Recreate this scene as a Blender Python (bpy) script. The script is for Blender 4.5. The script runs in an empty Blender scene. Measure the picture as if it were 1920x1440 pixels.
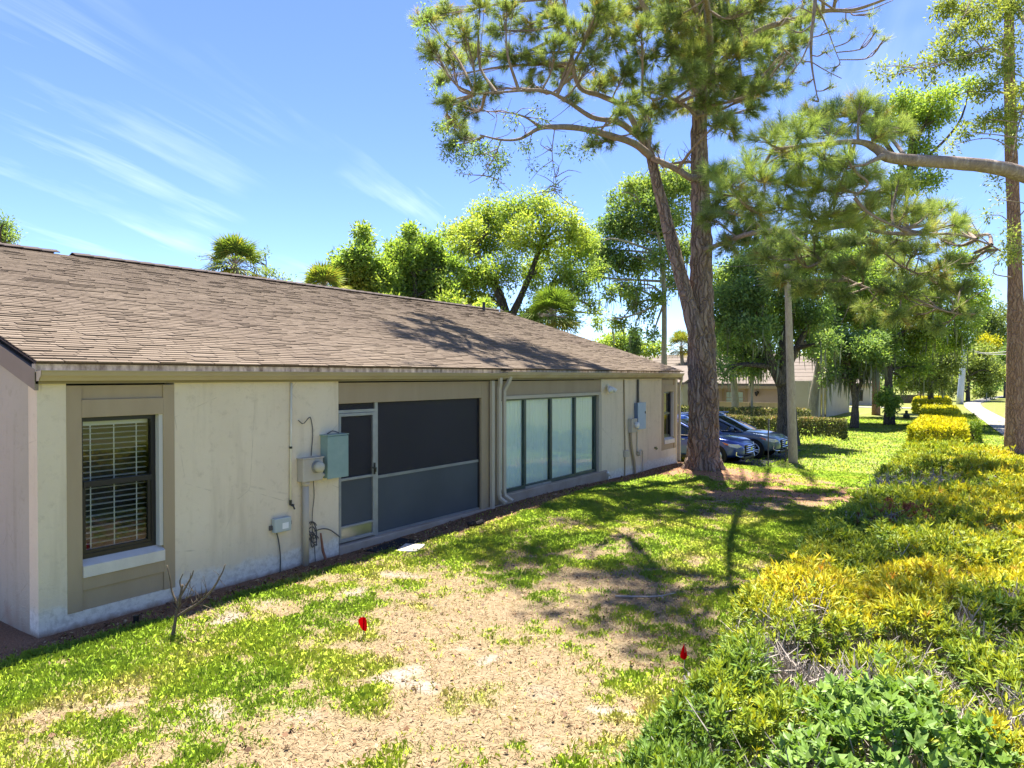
import bpy, bmesh, math, random
import numpy as np
from mathutils import Vector, Matrix

rng = np.random.default_rng(11)
random.seed(11)
sc = bpy.context.scene
COL = sc.collection

# ------------------------------------------------------------------ camera
EYE = 2.65                     # drone height above the lawn
TH = math.atan(910 / 1331)     # heading, turned left of the long wall
cam_d = bpy.data.cameras.new('camera')
cam = bpy.data.objects.new('camera', cam_d)
COL.objects.link(cam)
cam.location = (0, 0, EYE)
cam.rotation_euler = (math.radians(90 - 0.65), 0, TH)
cam_d.sensor_width = 36
cam_d.lens = 36 * 1331 / 1920
cam_d.clip_start = 0.1
cam_d.clip_end = 3000
sc.camera = cam
SN, CS = math.sin(TH), math.cos(TH)

# ------------------------------------------------------------------ sky, sun, exposure
SUN = Vector((-0.16, 0.30, 1.0)).normalized()          # direction towards the sun
sun_d = bpy.data.lights.new('sun', 'SUN')
sun_d.energy = 4.4
sun_d.angle = math.radians(0.55)
sun_d.color = (1.0, 0.94, 0.84)
sun = bpy.data.objects.new('sun', sun_d)
COL.objects.link(sun)
sun.rotation_euler = SUN.to_track_quat('Z', 'Y').to_euler()
sun.location = (0, 0, 40)

wd = bpy.data.worlds.new('World')
sc.world = wd
wd.use_nodes = True
nt = wd.node_tree
nt.nodes.clear()
N = nt.nodes.new
out = N('ShaderNodeOutputWorld')
bg = N('ShaderNodeBackground')
sky = N('ShaderNodeTexSky')
sky.sky_type = 'NISHITA'
sky.sun_disc = False
sky.sun_elevation = math.asin(SUN.z)
sky.sun_rotation = math.atan2(SUN.x, SUN.y)
sky.air_density = 0.65
sky.dust_density = 0.1
sky.ozone_density = 5.0
hs = N('ShaderNodeHueSaturation')
hs.inputs['Saturation'].default_value = 1.08
hs.inputs['Value'].default_value = 0.80
hs.inputs['Hue'].default_value = 0.513
nt.links.new(sky.outputs[0], hs.inputs['Color'])
geo = N('ShaderNodeTexCoord')
mp = N('ShaderNodeMapping')
mp.inputs['Rotation'].default_value = (0, 0, math.radians(-TH * 57.3))
nt.links.new(geo.outputs['Generated'], mp.inputs['Vector'])
# thin cirrus: project the direction on a high plane, stretch the noise
sx = N('ShaderNodeSeparateXYZ'); nt.links.new(geo.outputs['Generated'], sx.inputs[0])
az = N('ShaderNodeMath'); az.operation = 'ADD'; az.inputs[1].default_value = 0.18
nt.links.new(sx.outputs[2], az.inputs[0])
dv = N('ShaderNodeVectorMath'); dv.operation = 'DIVIDE'
cx = N('ShaderNodeCombineXYZ')
for i in range(3):
    nt.links.new(az.outputs[0], cx.inputs[i])
nt.links.new(geo.outputs['Generated'], dv.inputs[0]); nt.links.new(cx.outputs[0], dv.inputs[1])
mp2 = N('ShaderNodeMapping')
mp0 = N('ShaderNodeMapping'); mp0.inputs['Rotation'].default_value = (0, 0, math.radians(-104))
nt.links.new(dv.outputs[0], mp0.inputs['Vector'])
mp2.inputs['Scale'].default_value = (0.50, 3.0, 0.2)
mp2.inputs['Location'].default_value = (1.3, 0.4, 0)
nt.links.new(mp0.outputs[0], mp2.inputs['Vector'])
n1 = N('ShaderNodeTexNoise'); n1.inputs['Scale'].default_value = 1.25
n1.inputs['Detail'].default_value = 7; n1.inputs['Roughness'].default_value = 0.55
n1.inputs['Distortion'].default_value = 0.5
nt.links.new(mp2.outputs[0], n1.inputs['Vector'])
r1 = N('ShaderNodeMapRange'); r1.inputs['From Min'].default_value = 0.53; r1.inputs['From Max'].default_value = 0.85
nt.links.new(n1.outputs['Fac'], r1.inputs['Value'])
n2 = N('ShaderNodeTexNoise'); n2.inputs['Scale'].default_value = 1.6; n2.inputs['Detail'].default_value = 3
nt.links.new(dv.outputs[0], n2.inputs['Vector'])
r2 = N('ShaderNodeMapRange'); r2.inputs['From Min'].default_value = 0.42; r2.inputs['From Max'].default_value = 0.62
nt.links.new(n2.outputs['Fac'], r2.inputs['Value'])
mm = N('ShaderNodeMath'); mm.operation = 'MULTIPLY'
nt.links.new(r1.outputs[0], mm.inputs[0]); nt.links.new(r2.outputs[0], mm.inputs[1])
mk = N('ShaderNodeMath'); mk.operation = 'MULTIPLY'; mk.inputs[1].default_value = 0.38
nt.links.new(mm.outputs[0], mk.inputs[0])
mix = N('ShaderNodeMix'); mix.data_type = 'RGBA'
nt.links.new(mk.outputs[0], mix.inputs['Factor'])
nt.links.new(hs.outputs[0], mix.inputs['A'])
mix.inputs['B'].default_value = (6.2, 6.6, 7.0, 1)
nt.links.new(mix.outputs['Result'], bg.inputs['Color'])
bg.inputs['Strength'].default_value = 0.115
nt.links.new(bg.outputs[0], out.inputs['Surface'])

vs = sc.view_settings
vs.view_transform = 'Standard'
vs.look = 'None'
vs.gamma = 1
vs.use_curve_mapping = False
vs.exposure = 1.88
sc.cycles.max_bounces = 10
sc.cycles.diffuse_bounces = 8
sc.cycles.transmission_bounces = 8
sc.cycles.transparent_max_bounces = 10
sc.cycles.use_denoising = True

# ------------------------------------------------------------------ helpers
def at(px, py, d):
    """Point at depth d metres along the view axis seen at a photo pixel (1920x1440)."""
    k = (px - 960) / 1331
    return np.array([(-SN + CS * k) * d, (CS + SN * k) * d, EYE - (py - 705) / 1331 * d])

def sstep(a, b, x):
    t = np.clip((x - a) / (b - a), 0, 1)
    return t * t * (3 - 2 * t)

_lat = rng.random((64, 64, 64))
def vnoise(p):
    p = np.asarray(p, float)
    i = np.floor(p).astype(int); f = p - i; f = f * f * (3 - 2 * f)
    r = 0
    for dx in (0, 1):
        for dy in (0, 1):
            for dz in (0, 1):
                w = (f[..., 0] if dx else 1 - f[..., 0]) * (f[..., 1] if dy else 1 - f[..., 1]) * (f[..., 2] if dz else 1 - f[..., 2])
                r = r + w * _lat[(i[..., 0] + dx) & 63, (i[..., 1] + dy) & 63, (i[..., 2] + dz) & 63]
    return r

def fbm(p, o=3):
    p = np.asarray(p, float); a = 0.5; s = 0; t = 0
    for k in range(o):
        s = s + a * vnoise(p * 2 ** k + 7.3 * k); t += a; a *= 0.5
    return s / t

def fbm2(x, y, f=1.0, o=3, seed=0.0):
    return fbm(np.stack([x * f + seed, y * f + seed * 1.7, np.zeros_like(x) + seed], -1), o)

WX = -7.96                      # plane of the long house wall

def gz(x, y):
    """height of the lawn"""
    x = np.asarray(x, float); y = np.asarray(y, float)
    z = -0.6 * sstep(20.4, 25.5, y)
    z = z + 0.15 * np.exp(-((y - 12.8) / 4.2) ** 2) * sstep(-5.0, -7.6, x)
    z = z + 0.10 * np.exp(-(((x + 6.6) / 1.4) ** 2 + ((y - 19.2) / 1.4) ** 2))
    z = z + 0.05 * (fbm2(x, y, 0.55, 3, 3.1) - 0.5) * sstep(-8.2, -7.0, x)
    return z

def ground_at(px, py):
    g = 0.0
    for _ in range(30):
        d = 1331 * (EYE - g) / (py - 705)
        p = at(px, py, d)
        g = 0.5 * g + 0.5 * float(gz(p[0], p[1]))
    return np.array([p[0], p[1], float(gz(p[0], p[1]))])

def np_mesh(name, V, quads=None, tris=None, attrs=None, smooth=False):
    me = bpy.data.meshes.new(name)
    V = np.asarray(V, np.float32).reshape(-1, 3)
    nq = 0 if quads is None else len(quads)
    ntr = 0 if tris is None else len(tris)
    me.vertices.add(len(V)); me.vertices.foreach_set('co', V.ravel())
    idx = []
    if nq: idx.append(np.asarray(quads, np.int32).ravel())
    if ntr: idx.append(np.asarray(tris, np.int32).ravel())
    idx = np.concatenate(idx)
    me.loops.add(len(idx)); me.loops.foreach_set('vertex_index', idx)
    me.polygons.add(nq + ntr)
    st = np.concatenate([np.arange(nq) * 4, nq * 4 + np.arange(ntr) * 3]).astype(np.int32)
    me.polygons.foreach_set('loop_start', st)
    me.polygons.foreach_set('use_smooth', np.full(nq + ntr, bool(smooth)))
    me.update(calc_edges=True)
    if attrs:
        for k, (dom, arr) in attrs.items():
            a = me.attributes.new(k, 'FLOAT', dom)
            a.data.foreach_set('value', np.asarray(arr, np.float32))
    return me

def link(name, me, mat=None, parent=None, loc=None, rot=None):
    o = bpy.data.objects.new(name, me)
    COL.objects.link(o)
    if mat is not None and me is not None and len(me.materials) == 0:
        me.materials.append(mat)
    if parent is not None: o.parent = parent
    if loc is not None: o.location = loc
    if rot is not None: o.rotation_euler = rot
    return o

def thing(name, label, cat, loc=(0, 0, 0), rz=0, group=None):
    o = bpy.data.objects.new(name, None)
    o.empty_display_size = 0.2
    COL.objects.link(o)
    o.location = loc; o.rotation_euler = (0, 0, rz)
    return tag(o, label, cat, group)

def tag(o, label=None, cat=None, group=None, kind=None):
    if label: o['label'] = label
    if cat: o['category'] = cat
    if group: o['group'] = group
    if kind: o['kind'] = kind
    return o

class Acc:
    """collects boxes, tubes, quads and triangles and links them as ONE mesh"""
    def __init__(s): s.V = []; s.Q = []; s.T = []; s.n = 0
    def add(s, V, Q=None, T=None):
        V = np.asarray(V, float).reshape(-1, 3)
        if Q is not None and len(Q): s.Q.append(np.asarray(Q, int) + s.n)
        if T is not None and len(T): s.T.append(np.asarray(T, int) + s.n)
        s.V.append(V); s.n += len(V); return s
    def box(s, x0, x1, y0, y1, z0, z1):
        V = [(x, y, z) for x in (x0, x1) for y in (y0, y1) for z in (z0, z1)]
        return s.add(V, [(0, 1, 3, 2), (4, 6, 7, 5), (0, 4, 5, 1), (2, 3, 7, 6), (0, 2, 6, 4), (1, 5, 7, 3)])
    def tube(s, pts, rad, seg=8, cap=True, nz=0.0, nf=4.0, ny=None):
        pts = np.asarray(pts, float); n = len(pts)
        rad = np.broadcast_to(np.asarray(rad, float), (n,))
        tg = np.gradient(pts, axis=0); tg /= np.linalg.norm(tg, axis=1)[:, None] + 1e-9
        ref = np.array([0.31, 0.95, 0.05]) if abs(tg[:, 2]).mean() > 0.5 else np.array([0.02, 0.05, 1.0])
        u = np.cross(tg, ref); u /= np.linalg.norm(u, axis=1)[:, None] + 1e-9
        v = np.cross(u, tg)
        a = np.linspace(0, 2 * np.pi, seg, endpoint=False)
        ring = np.cos(a)[None, :, None] * u[:, None] + np.sin(a)[None, :, None] * v[:, None]
        R = rad[:, None] * np.ones(seg)[None]
        if nz:
            q = pts[:, None] * 1.0 + ring * rad[:, None, None]
            q2 = q * np.array([nf, nf, nf * 0.28])
            rid = np.abs(fbm(q2, 3) - 0.5) * 2
            R = R * (1 + nz * (rid - 0.35))
        V = pts[:, None] + ring * R[..., None]
        i = np.arange(n - 1)[:, None] * seg; j = np.arange(seg)[None]
        k = (j + 1) % seg
        Q = np.stack([i + j, i + k, i + seg + k, i + seg + j], -1).reshape(-1, 4)
        V = V.reshape(-1, 3)
        T = None
        if cap:
            V = np.concatenate([V, pts[:1], pts[-1:]])
            c0, c1 = n * seg, n * seg + 1; e = (n - 1) * seg
            T = [(c0, (q + 1) % seg, q) for q in range(seg)] + [(c1, e + q, e + (q + 1) % seg) for q in range(seg)]
        return s.add(V, Q, T)
    def mesh(s, name, attrs=None, smooth=False):
        V = np.concatenate(s.V)
        return np_mesh(name, V, np.concatenate(s.Q) if s.Q else None, np.concatenate(s.T) if s.T else None, attrs, smooth)
    def build(s, name, mat, parent=None, smooth=False, kind=None):
        o = link(name, s.mesh(name, None, smooth), mat, parent)
        if kind: o['kind'] = kind
        return o

def curve(pts, n=24):
    """Catmull-Rom through the points"""
    P = np.asarray(pts, float)
    P = np.vstack([2 * P[0] - P[1], P, 2 * P[-1] - P[-2]])
    m = len(P) - 3
    t = np.linspace(0, m, n); i = np.minimum(t.astype(int), m - 1); f = (t - i)[:, None]
    a, b, c, d = P[i], P[i + 1], P[i + 2], P[i + 3]
    return 0.5 * (2 * b + (c - a) * f + (2 * a - 5 * b + 4 * c - d) * f ** 2 + (3 * b - a - 3 * c + d) * f ** 3)

def lerp_r(r, n):
    return np.interp(np.linspace(0, 1, n), np.linspace(0, 1, len(r)), r)

def bevel(o, w=0.004, seg=2):
    m = o.modifiers.new('bevel', 'BEVEL'); m.width = w; m.segments = seg; m.limit_method = 'ANGLE'
    return o

# ------------------------------------------------------------------ materials
def mat(name, col, rough=0.8, spec=0.3, metal=0.0):
    m = bpy.data.materials.new(name); m.use_nodes = True
    b = m.node_tree.nodes['Principled BSDF']
    b.inputs['Base Color'].default_value = (*col, 1)
    b.inputs['Roughness'].default_value = rough
    b.inputs['Specular IOR Level'].default_value = spec
    b.inputs['Metallic'].default_value = metal
    return m

class NT:
    def __init__(s, m): s.t = m.node_tree; s.b = s.t.nodes.get('Principled BSDF')
    def n(s, ty, **kw):
        o = s.t.nodes.new(ty)
        for k, v in kw.items():
            if k in o.inputs.keys(): o.inputs[k].default_value = v
            else: setattr(o, k, v)
        return o
    def l(s, a, b): s.t.links.new(a, b)
    def coord(s, kind='Object', scale=(1, 1, 1)):
        c = s.n('ShaderNodeTexCoord'); m = s.n('ShaderNodeMapping'); m.inputs['Scale'].default_value = scale
        s.l(c.outputs[kind], m.inputs['Vector']); return m.outputs[0]
    def noise(s, vec, scale, detail=4, rough=0.55, dist=0):
        o = s.n('ShaderNodeTexNoise'); o.inputs['Scale'].default_value = scale; o.inputs['Detail'].default_value = detail
        o.inputs['Roughness'].default_value = rough; o.inputs['Distortion'].default_value = dist
        if vec is not None: s.l(vec, o.inputs['Vector'])
        return o.outputs['Fac']
    def rng(s, v, a, b, c=0.0, d=1.0):
        o = s.n('ShaderNodeMapRange'); s.l(v, o.inputs['Value'])
        for k, x in zip(('From Min', 'From Max', 'To Min', 'To Max'), (a, b, c, d)): o.inputs[k].default_value = x
        return o.outputs[0]
    def mix(s, f, a, b, mode='MIX'):
        o = s.n('ShaderNodeMix', data_type='RGBA', blend_type=mode)
        if hasattr(f, 'node'): s.l(f, o.inputs['Factor'])
        else: o.inputs['Factor'].default_value = f
        for k, x in (('A', a), ('B', b)):
            if hasattr(x, 'node'): s.l(x, o.inputs[k])
            else: o.inputs[k].default_value = (*x, 1)
        return o.outputs['Result']
    def math(s, op, a, b=None):
        o = s.n('ShaderNodeMath', operation=op)
        for i, x in enumerate((a, b)):
            if x is None: continue
            if hasattr(x, 'node'): s.l(x, o.inputs[i])
            else: o.inputs[i].default_value = x
        return o.outputs[0]
    def bump(s, h, strength=0.3, dist=0.02):
        o = s.n('ShaderNodeBump'); o.inputs['Strength'].default_value = strength; o.inputs['Distance'].default_value = dist
        s.l(h, o.inputs['Height']); s.l(o.outputs[0], s.b.inputs['Normal']); return o
    def ramp(s, v, stops):
        o = s.n('ShaderNodeValToRGB'); e = o.color_ramp.elements
        while len(e) < len(stops): e.new(0.5)
        for q, (p, c) in zip(e, stops): q.position = p; q.color = (*c, 1)
        s.l(v, o.inputs[0]); return o.outputs[0]
    def attr(s, name): return s.n('ShaderNodeAttribute', attribute_name=name).outputs['Fac']
    def color(s, v): s.l(v, s.b.inputs['Base Color'])

def noisy(name, c0, c1, scale=3, rough=0.85, bump=0.2, bscale=60, spec=0.2, metal=0, stretch=(1, 1, 1), dist=0.01):
    m = mat(name, c0, rough, spec, metal); t = NT(m); v = t.coord('Object', stretch)
    f = t.rng(t.noise(v, scale, 6, 0.6), 0.3, 0.7)
    t.color(t.mix(f, c0, c1))
    if bump: t.bump(t.noise(v, bscale, 4, 0.6), bump, dist)
    return m

def leaf_mat(name, stops, trans=0.42, gloss=0.03, rough=0.55, tint=(1.15, 1.2, 0.55), upb=0.4):
    m = bpy.data.materials.new(name); m.use_nodes = True
    t = NT(m); t.t.nodes.clear()
    o = t.n('ShaderNodeOutputMaterial')
    c = t.ramp(t.attr('t'), stops)
    k = t.rng(t.attr('r'), 0, 1, 0.65, 1.3)
    cc = t.n('ShaderNodeVectorMath', operation='SCALE'); t.l(c, cc.inputs[0]); t.l(k, cc.inputs['Scale'])
    d = t.n('ShaderNodeBsdfDiffuse'); t.l(cc.outputs[0], d.inputs['Color'])
    if upb:          # brightens leaves: facet normals bent upwards to catch the high sun
        gn = t.n('ShaderNodeNewGeometry'); vm = t.n('ShaderNodeVectorMath', operation='SCALE'); vm.inputs['Scale'].default_value = 1 - upb
        t.l(gn.outputs['Normal'], vm.inputs[0])
        va = t.n('ShaderNodeVectorMath', operation='ADD'); t.l(vm.outputs[0], va.inputs[0]); va.inputs[1].default_value = (0, 0, upb)
        vn = t.n('ShaderNodeVectorMath', operation='NORMALIZE'); t.l(va.outputs[0], vn.inputs[0]); t.l(vn.outputs[0], d.inputs['Normal'])
    tr = t.n('ShaderNodeBsdfTranslucent')
    t.l(t.mix(1.0, cc.outputs[0], tint, 'MULTIPLY'), tr.inputs['Color'])
    m1 = t.n('ShaderNodeMixShader'); m1.inputs[0].default_value = trans
    t.l(d.outputs[0], m1.inputs[1]); t.l(tr.outputs[0], m1.inputs[2])
    last = m1.outputs[0]
    if gloss:
        g = t.n('ShaderNodeBsdfGlossy'); g.inputs['Roughness'].default_value = rough
        m2 = t.n('ShaderNodeMixShader'); m2.inputs[0].default_value = gloss
        t.l(last, m2.inputs[1]); t.l(g.outputs[0], m2.inputs[2]); last = m2.outputs[0]
    t.l(last, o.inputs['Surface'])
    return m

# stucco: warm off-white render, trowel marks, whiter band at the foot, rusty splash on the end wall
def make_stucco(name, c0, c1, rust=False, foot=True):
    m = mat(name, c0, 0.9, 0.15); t = NT(m); v = t.coord('Object')
    c = t.mix(t.rng(t.noise(v, 0.9, 5, 0.6), 0.3, 0.7), c0, c1)
    c = t.mix(t.rng(t.noise(v, 7, 5, 0.7), 0.55, 0.78, 0, 0.6), c, (c0[0] * .70, c0[1] * .67, c0[2] * .62))
    cs = t.coord('Object', (1, 1, 0.12))
    c = t.mix(t.rng(t.noise(cs, 5, 4, 0.6), 0.52, 0.8, 0, 0.5), c, (c0[0] * .68, c0[1] * .65, c0[2] * .60))
    lw_ = t.n('ShaderNodeTexVoronoi', feature='DISTANCE_TO_EDGE'); lw_.inputs['Scale'].default_value = 0.9; t.l(t.coord('Object', (1, 1, 1)), lw_.inputs['Vector'])
    ck = t.math('MULTIPLY', t.rng(lw_.outputs['Distance'], 0.0, 0.006, 1, 0), t.rng(t.noise(v, 2.7, 3, 0.6), 0.5, 0.62))
    c = t.mix(t.math('MULTIPLY', ck, 0.55), c, (c0[0] * .5, c0[1] * .47, c0[2] * .44))
    sp = t.n('ShaderNodeSeparateXYZ'); t.l(v, sp.inputs[0])
    nz = t.noise(v, 2.2, 5, 0.65)
    if foot:
        edge = t.math('ADD', sp.outputs[2], t.math('MULTIPLY', t.math('SUBTRACT', nz, 0.5), 0.35))
        f = t.rng(edge, 0.30, 0.24)
        ft = t.mix(t.rng(t.noise(v, 14, 4, 0.7), 0.45, 0.62), (0.74, 0.68, 0.58), (0.58, 0.52, 0.43))
        c = t.mix(f, c, ft)
        f2 = t.rng(t.math('ADD', sp.outputs[2], t.math('MULTIPLY', t.noise(v, 6, 4, 0.7), 0.10)), 0.12, 0.05)
        c = t.mix(f2, c, (0.30, 0.20, 0.13))
    if rust:
        f = t.rng(t.math('ADD', sp.outputs[2], t.math('MULTIPLY', t.math('SUBTRACT', nz, 0.5), 0.6)), 0.36, 0.10)
        c = t.mix(t.math('MULTIPLY', f, t.rng(t.noise(v, .9, 3, .6), 0.35, 0.62)), c, (0.30, 0.15, 0.09))
    t.color(c)
    tro = t.noise(t.coord('Object', (1, 1, 1.6)), 5.5, 3, 0.5, 2.5)
    hgt = t.math('ADD', t.math('MULTIPLY', t.rng(tro, 0.47, 0.53), 0.6), t.noise(v, 55, 4, 0.7))
    t.bump(hgt, 0.35, 0.006)
    return m

M = {}
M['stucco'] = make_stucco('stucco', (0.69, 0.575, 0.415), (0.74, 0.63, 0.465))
M['stucco_end_shaded'] = make_stucco('stucco_end_shaded', (0.43, 0.385, 0.295), (0.49, 0.44, 0.345), rust=True, foot=False)  # same stucco, the end wall's shade put into darker tones
M['trim'] = noisy('trim', (0.345, 0.26, 0.16), (0.395, 0.305, 0.195), 2.5, 0.75, 0.25, 40, 0.25, stretch=(1, 1, 0.25))
M['fascia'] = noisy('fascia', (0.24, 0.19, 0.115), (0.30, 0.245, 0.155), 1.5, 0.6, 0.1, 30, 0.3)
M['gutter'] = noisy('gutter', (0.36, 0.29, 0.185), (0.42, 0.345, 0.225), 1.2, 0.45, 0.05, 20, 0.4)
M['gutter_old'] = noisy('gutter_old', (0.40, 0.31, 0.20), (0.50, 0.42, 0.30), 2.2, 0.6, 0.1, 20, 0.3)
M['downspout'] = noisy('downspout', (0.42, 0.36, 0.265), (0.50, 0.43, 0.325), 2, 0.5, 0.05, 20, 0.35)
M['sill'] = noisy('sill', (0.68, 0.62, 0.53), (0.58, 0.53, 0.45), 4, 0.85, 0.3, 50)
M['curb'] = noisy('curb', (0.30, 0.235, 0.175), (0.40, 0.33, 0.26), 2.5, 0.9, 0.3, 30)
M['black_frame'] = mat('black_frame', (0.014, 0.013, 0.014), 0.35, 0.5)
M['slat'] = mat('slat', (0.84, 0.83, 0.79), 0.5, 0.4)
M['dark_room'] = mat('dark_room', (0.05, 0.05, 0.055), 0.9, 0.1)
M['alu'] = noisy('alu', (0.27, 0.27, 0.262), (0.37, 0.37, 0.36), 6, 0.45, 0.05, 80, 0.5, 0.35)
M['curtain'] = mat('curtain', (0.90, 0.95, 0.90), 0.9, 0.1)
M['reveal'] = mat('reveal', (0.52, 0.50, 0.46), 0.8)
M['white_pipe'] = noisy('white_pipe', (0.68, 0.64, 0.52), (0.62, 0.57, 0.45), 5, 0.5, 0)
M['tan_metal'] = noisy('tan_metal', (0.42, 0.37, 0.295), (0.48, 0.43, 0.35), 6, 0.5, 0.05, 60, 0.35)
M['teal_box'] = noisy('teal_box', (0.205, 0.30, 0.275), (0.25, 0.345, 0.315), 7, 0.5, 0.06, 60, 0.35)
M['blue_box'] = noisy('blue_box', (0.30, 0.40, 0.52), (0.36, 0.46, 0.57), 7, 0.45, 0.04, 60, 0.4)
M['grey_plastic'] = mat('grey_plastic', (0.42, 0.46, 0.43), 0.5)
M['white_paper'] = mat('white_paper', (0.75, 0.75, 0.73), 0.8)
M['black_rubber'] = noisy('black_rubber', (0.018, 0.017, 0.018), (0.035, 0.033, 0.034), 30, 0.9, 0.5, 120)
M['cable'] = mat('cable', (0.10, 0.09, 0.08), 0.7)
M['drip_edge'] = None

def glassy(name, tint, refl=0.9, ior=1.75, rough=0.0):
    m = bpy.data.materials.new(name); m.use_nodes = True
    t = NT(m); t.t.nodes.clear()
    o = t.n('ShaderNodeOutputMaterial')
    tr = t.n('ShaderNodeBsdfTransparent'); tr.inputs['Color'].default_value = (*tint, 1)
    g = t.n('ShaderNodeBsdfGlossy'); g.inputs['Roughness'].default_value = rough; g.inputs['Color'].default_value = (refl, refl, refl, 1)
    lw = t.n('ShaderNodeFresnel'); lw.inputs['IOR'].default_value = ior
    mx = t.n('ShaderNodeMixShader'); t.l(lw.outputs[0], mx.inputs[0])
    t.l(tr.outputs[0], mx.inputs[1]); t.l(g.outputs[0], mx.inputs[2])
    t.l(mx.outputs[0], o.inputs['Surface'])
    return m
M['glass'] = glassy('glass', (0.93, 0.97, 0.95), 1.0, 1.6)
M['tint_glass'] = glassy('tint_glass', (0.96, 1.0, 0.975), 0.95, 1.45)
def screen_mat(name, col, alpha, sheen=0.0):
    m = mat(name, col, 0.6, 0.35); t = NT(m)
    v = t.coord('Object'); t.color(t.mix(t.rng(t.noise(v, 1.2, 3, 0.5), 0.35, 0.7), col, tuple(c * 1.25 for c in col)))
    m.node_tree.nodes['Principled BSDF'].inputs['Alpha'].default_value = alpha
    return m
M['screen_dark'] = screen_mat('screen_dark', (0.030, 0.027, 0.033), 0.72)
M['screen_lower'] = screen_mat('screen_lower', (0.062, 0.070, 0.078), 0.93)

# shingles
m = mat('shingle', (0.3, 0.25, 0.2), 0.92, 0.15); t = NT(m)
oi = t.n('ShaderNodeObjectInfo'); gi = t.n('ShaderNodeNewGeometry')
rv = t.math('FRACT', t.math('ADD', t.math('MULTIPLY', oi.outputs['Random'], 7.13), gi.outputs['Random Per Island']))
wp = gi.outputs['Position']
c = t.ramp(rv, [(0, (0.158, 0.122, 0.088)), (0.12, (0.182, 0.142, 0.104)), (0.7, (0.202, 0.159, 0.118)), (1, (0.226, 0.180, 0.136))])
c = t.mix(t.rng(t.noise(wp, 0.5, 5, 0.6), 0.42, 0.75, 0, 0.45), c, (0.12, 0.088, 0.07))
c = t.mix(t.rng(t.noise(wp, 90, 3, 0.8), 0.35, 0.7, 0, 0.35), c, (0.10, 0.075, 0.06))
t.color(c); t.bump(t.noise(wp, 160, 3, 0.8), 0.4, 0.004)
M['shingle'] = m
M['drip_edge'] = noisy('drip_edge', (0.16, 0.12, 0.09), (0.72, 0.64, 0.54), 11, 0.9, 0.2, 40, stretch=(1, 1, 0.5))
M['roof_far'] = noisy('roof_far', (0.165, 0.135, 0.112), (0.205, 0.172, 0.146), 3, 0.9, 0.4, 20)
M['ridge_dark'] = noisy('ridge_dark', (0.06, 0.045, 0.04), (0.10, 0.08, 0.07), 5, 0.9, 0.3, 40)

# barks
def bark(name, c0, c1, c2, sc_=5, strength=0.8, plates=True):
    m = mat(name, c0, 0.95, 0.1); t = NT(m)
    v2 = t.coord('Object')
    wob = t.n('ShaderNodeTexNoise'); wob.inputs['Scale'].default_value = 2.2; wob.inputs['Detail'].default_value = 3; t.l(v2, wob.inputs['Vector'])
    ws = t.n('ShaderNodeVectorMath', operation='SCALE'); t.l(wob.outputs['Color'], ws.inputs[0]); ws.inputs['Scale'].default_value = 0.35
    wa = t.n('ShaderNodeVectorMath', operation='ADD'); t.l(v2, wa.inputs[0]); t.l(ws.outputs[0], wa.inputs[1])
    mpv = t.n('ShaderNodeMapping'); mpv.inputs['Scale'].default_value = (1, 1, 0.17); t.l(wa.outputs[0], mpv.inputs['Vector'])
    a = t.noise(mpv.outputs[0], sc_ * 2.2, 6, 0.65, 0.6); b = t.noise(v2, 1.1, 4, 0.6)
    vo = t.n('ShaderNodeTexVoronoi', feature='DISTANCE_TO_EDGE'); vo.inputs['Scale'].default_value = sc_ * 1.7; t.l(mpv.outputs[0], vo.inputs['Vector'])
    crack = t.rng(vo.outputs['Distance'], 0.0, 0.16)
    c = t.ramp(a, [(0.30, tuple(x * .75 for x in c0)), (0.48, c0), (0.68, c1)])
    c = t.mix(t.rng(b, 0.45, 0.7, 0, 0.6), c, tuple(x * 1.25 for x in c0))
    if plates: c = t.mix(t.rng(crack, 0.0, 0.6, 0.55, 0.0), c, c2)
    h = t.math('ADD', t.math('MULTIPLY', crack, 1.0 if plates else 0.15), t.math('ADD', t.math('MULTIPLY', a, 0.8), t.math('MULTIPLY', t.noise(v2, 45, 4, 0.7), 0.3)))
    t.color(c); t.bump(h, strength, 0.05)
    return m
M['bark_pine'] = bark('bark_pine', (0.27, 0.195, 0.15), (0.44, 0.355, 0.29), (0.10, 0.065, 0.05), 5, 1.0)
M['bark_limb'] = bark('bark_limb', (0.25, 0.195, 0.155), (0.38, 0.32, 0.27), (0.12, 0.09, 0.07), 9, 0.5, False)
M['bark_red'] = bark('bark_red', (0.30, 0.175, 0.12), (0.42, 0.29, 0.21), (0.10, 0.06, 0.045), 6)
M['bark_oak'] = bark('bark_oak', (0.115, 0.098, 0.082), (0.19, 0.17, 0.145), (0.035, 0.030, 0.026), 7)
M['bark_pale'] = bark('bark_pale', (0.30, 0.265, 0.20), (0.42, 0.38, 0.30), (0.16, 0.13, 0.10), 5, 0.4, False)
M['wood_pole'] = bark('wood_pole', (0.36, 0.295, 0.22), (0.46, 0.39, 0.30), (0.22, 0.17, 0.13), 9, 0.3, False)
M['twig'] = noisy('twig', (0.46, 0.41, 0.355), (0.30, 0.25, 0.21), 30, 0.9, 0)
M['twig_dark'] = noisy('twig_dark', (0.085, 0.065, 0.045), (0.15, 0.12, 0.085), 20, 0.9, 0.3, 60)

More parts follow.
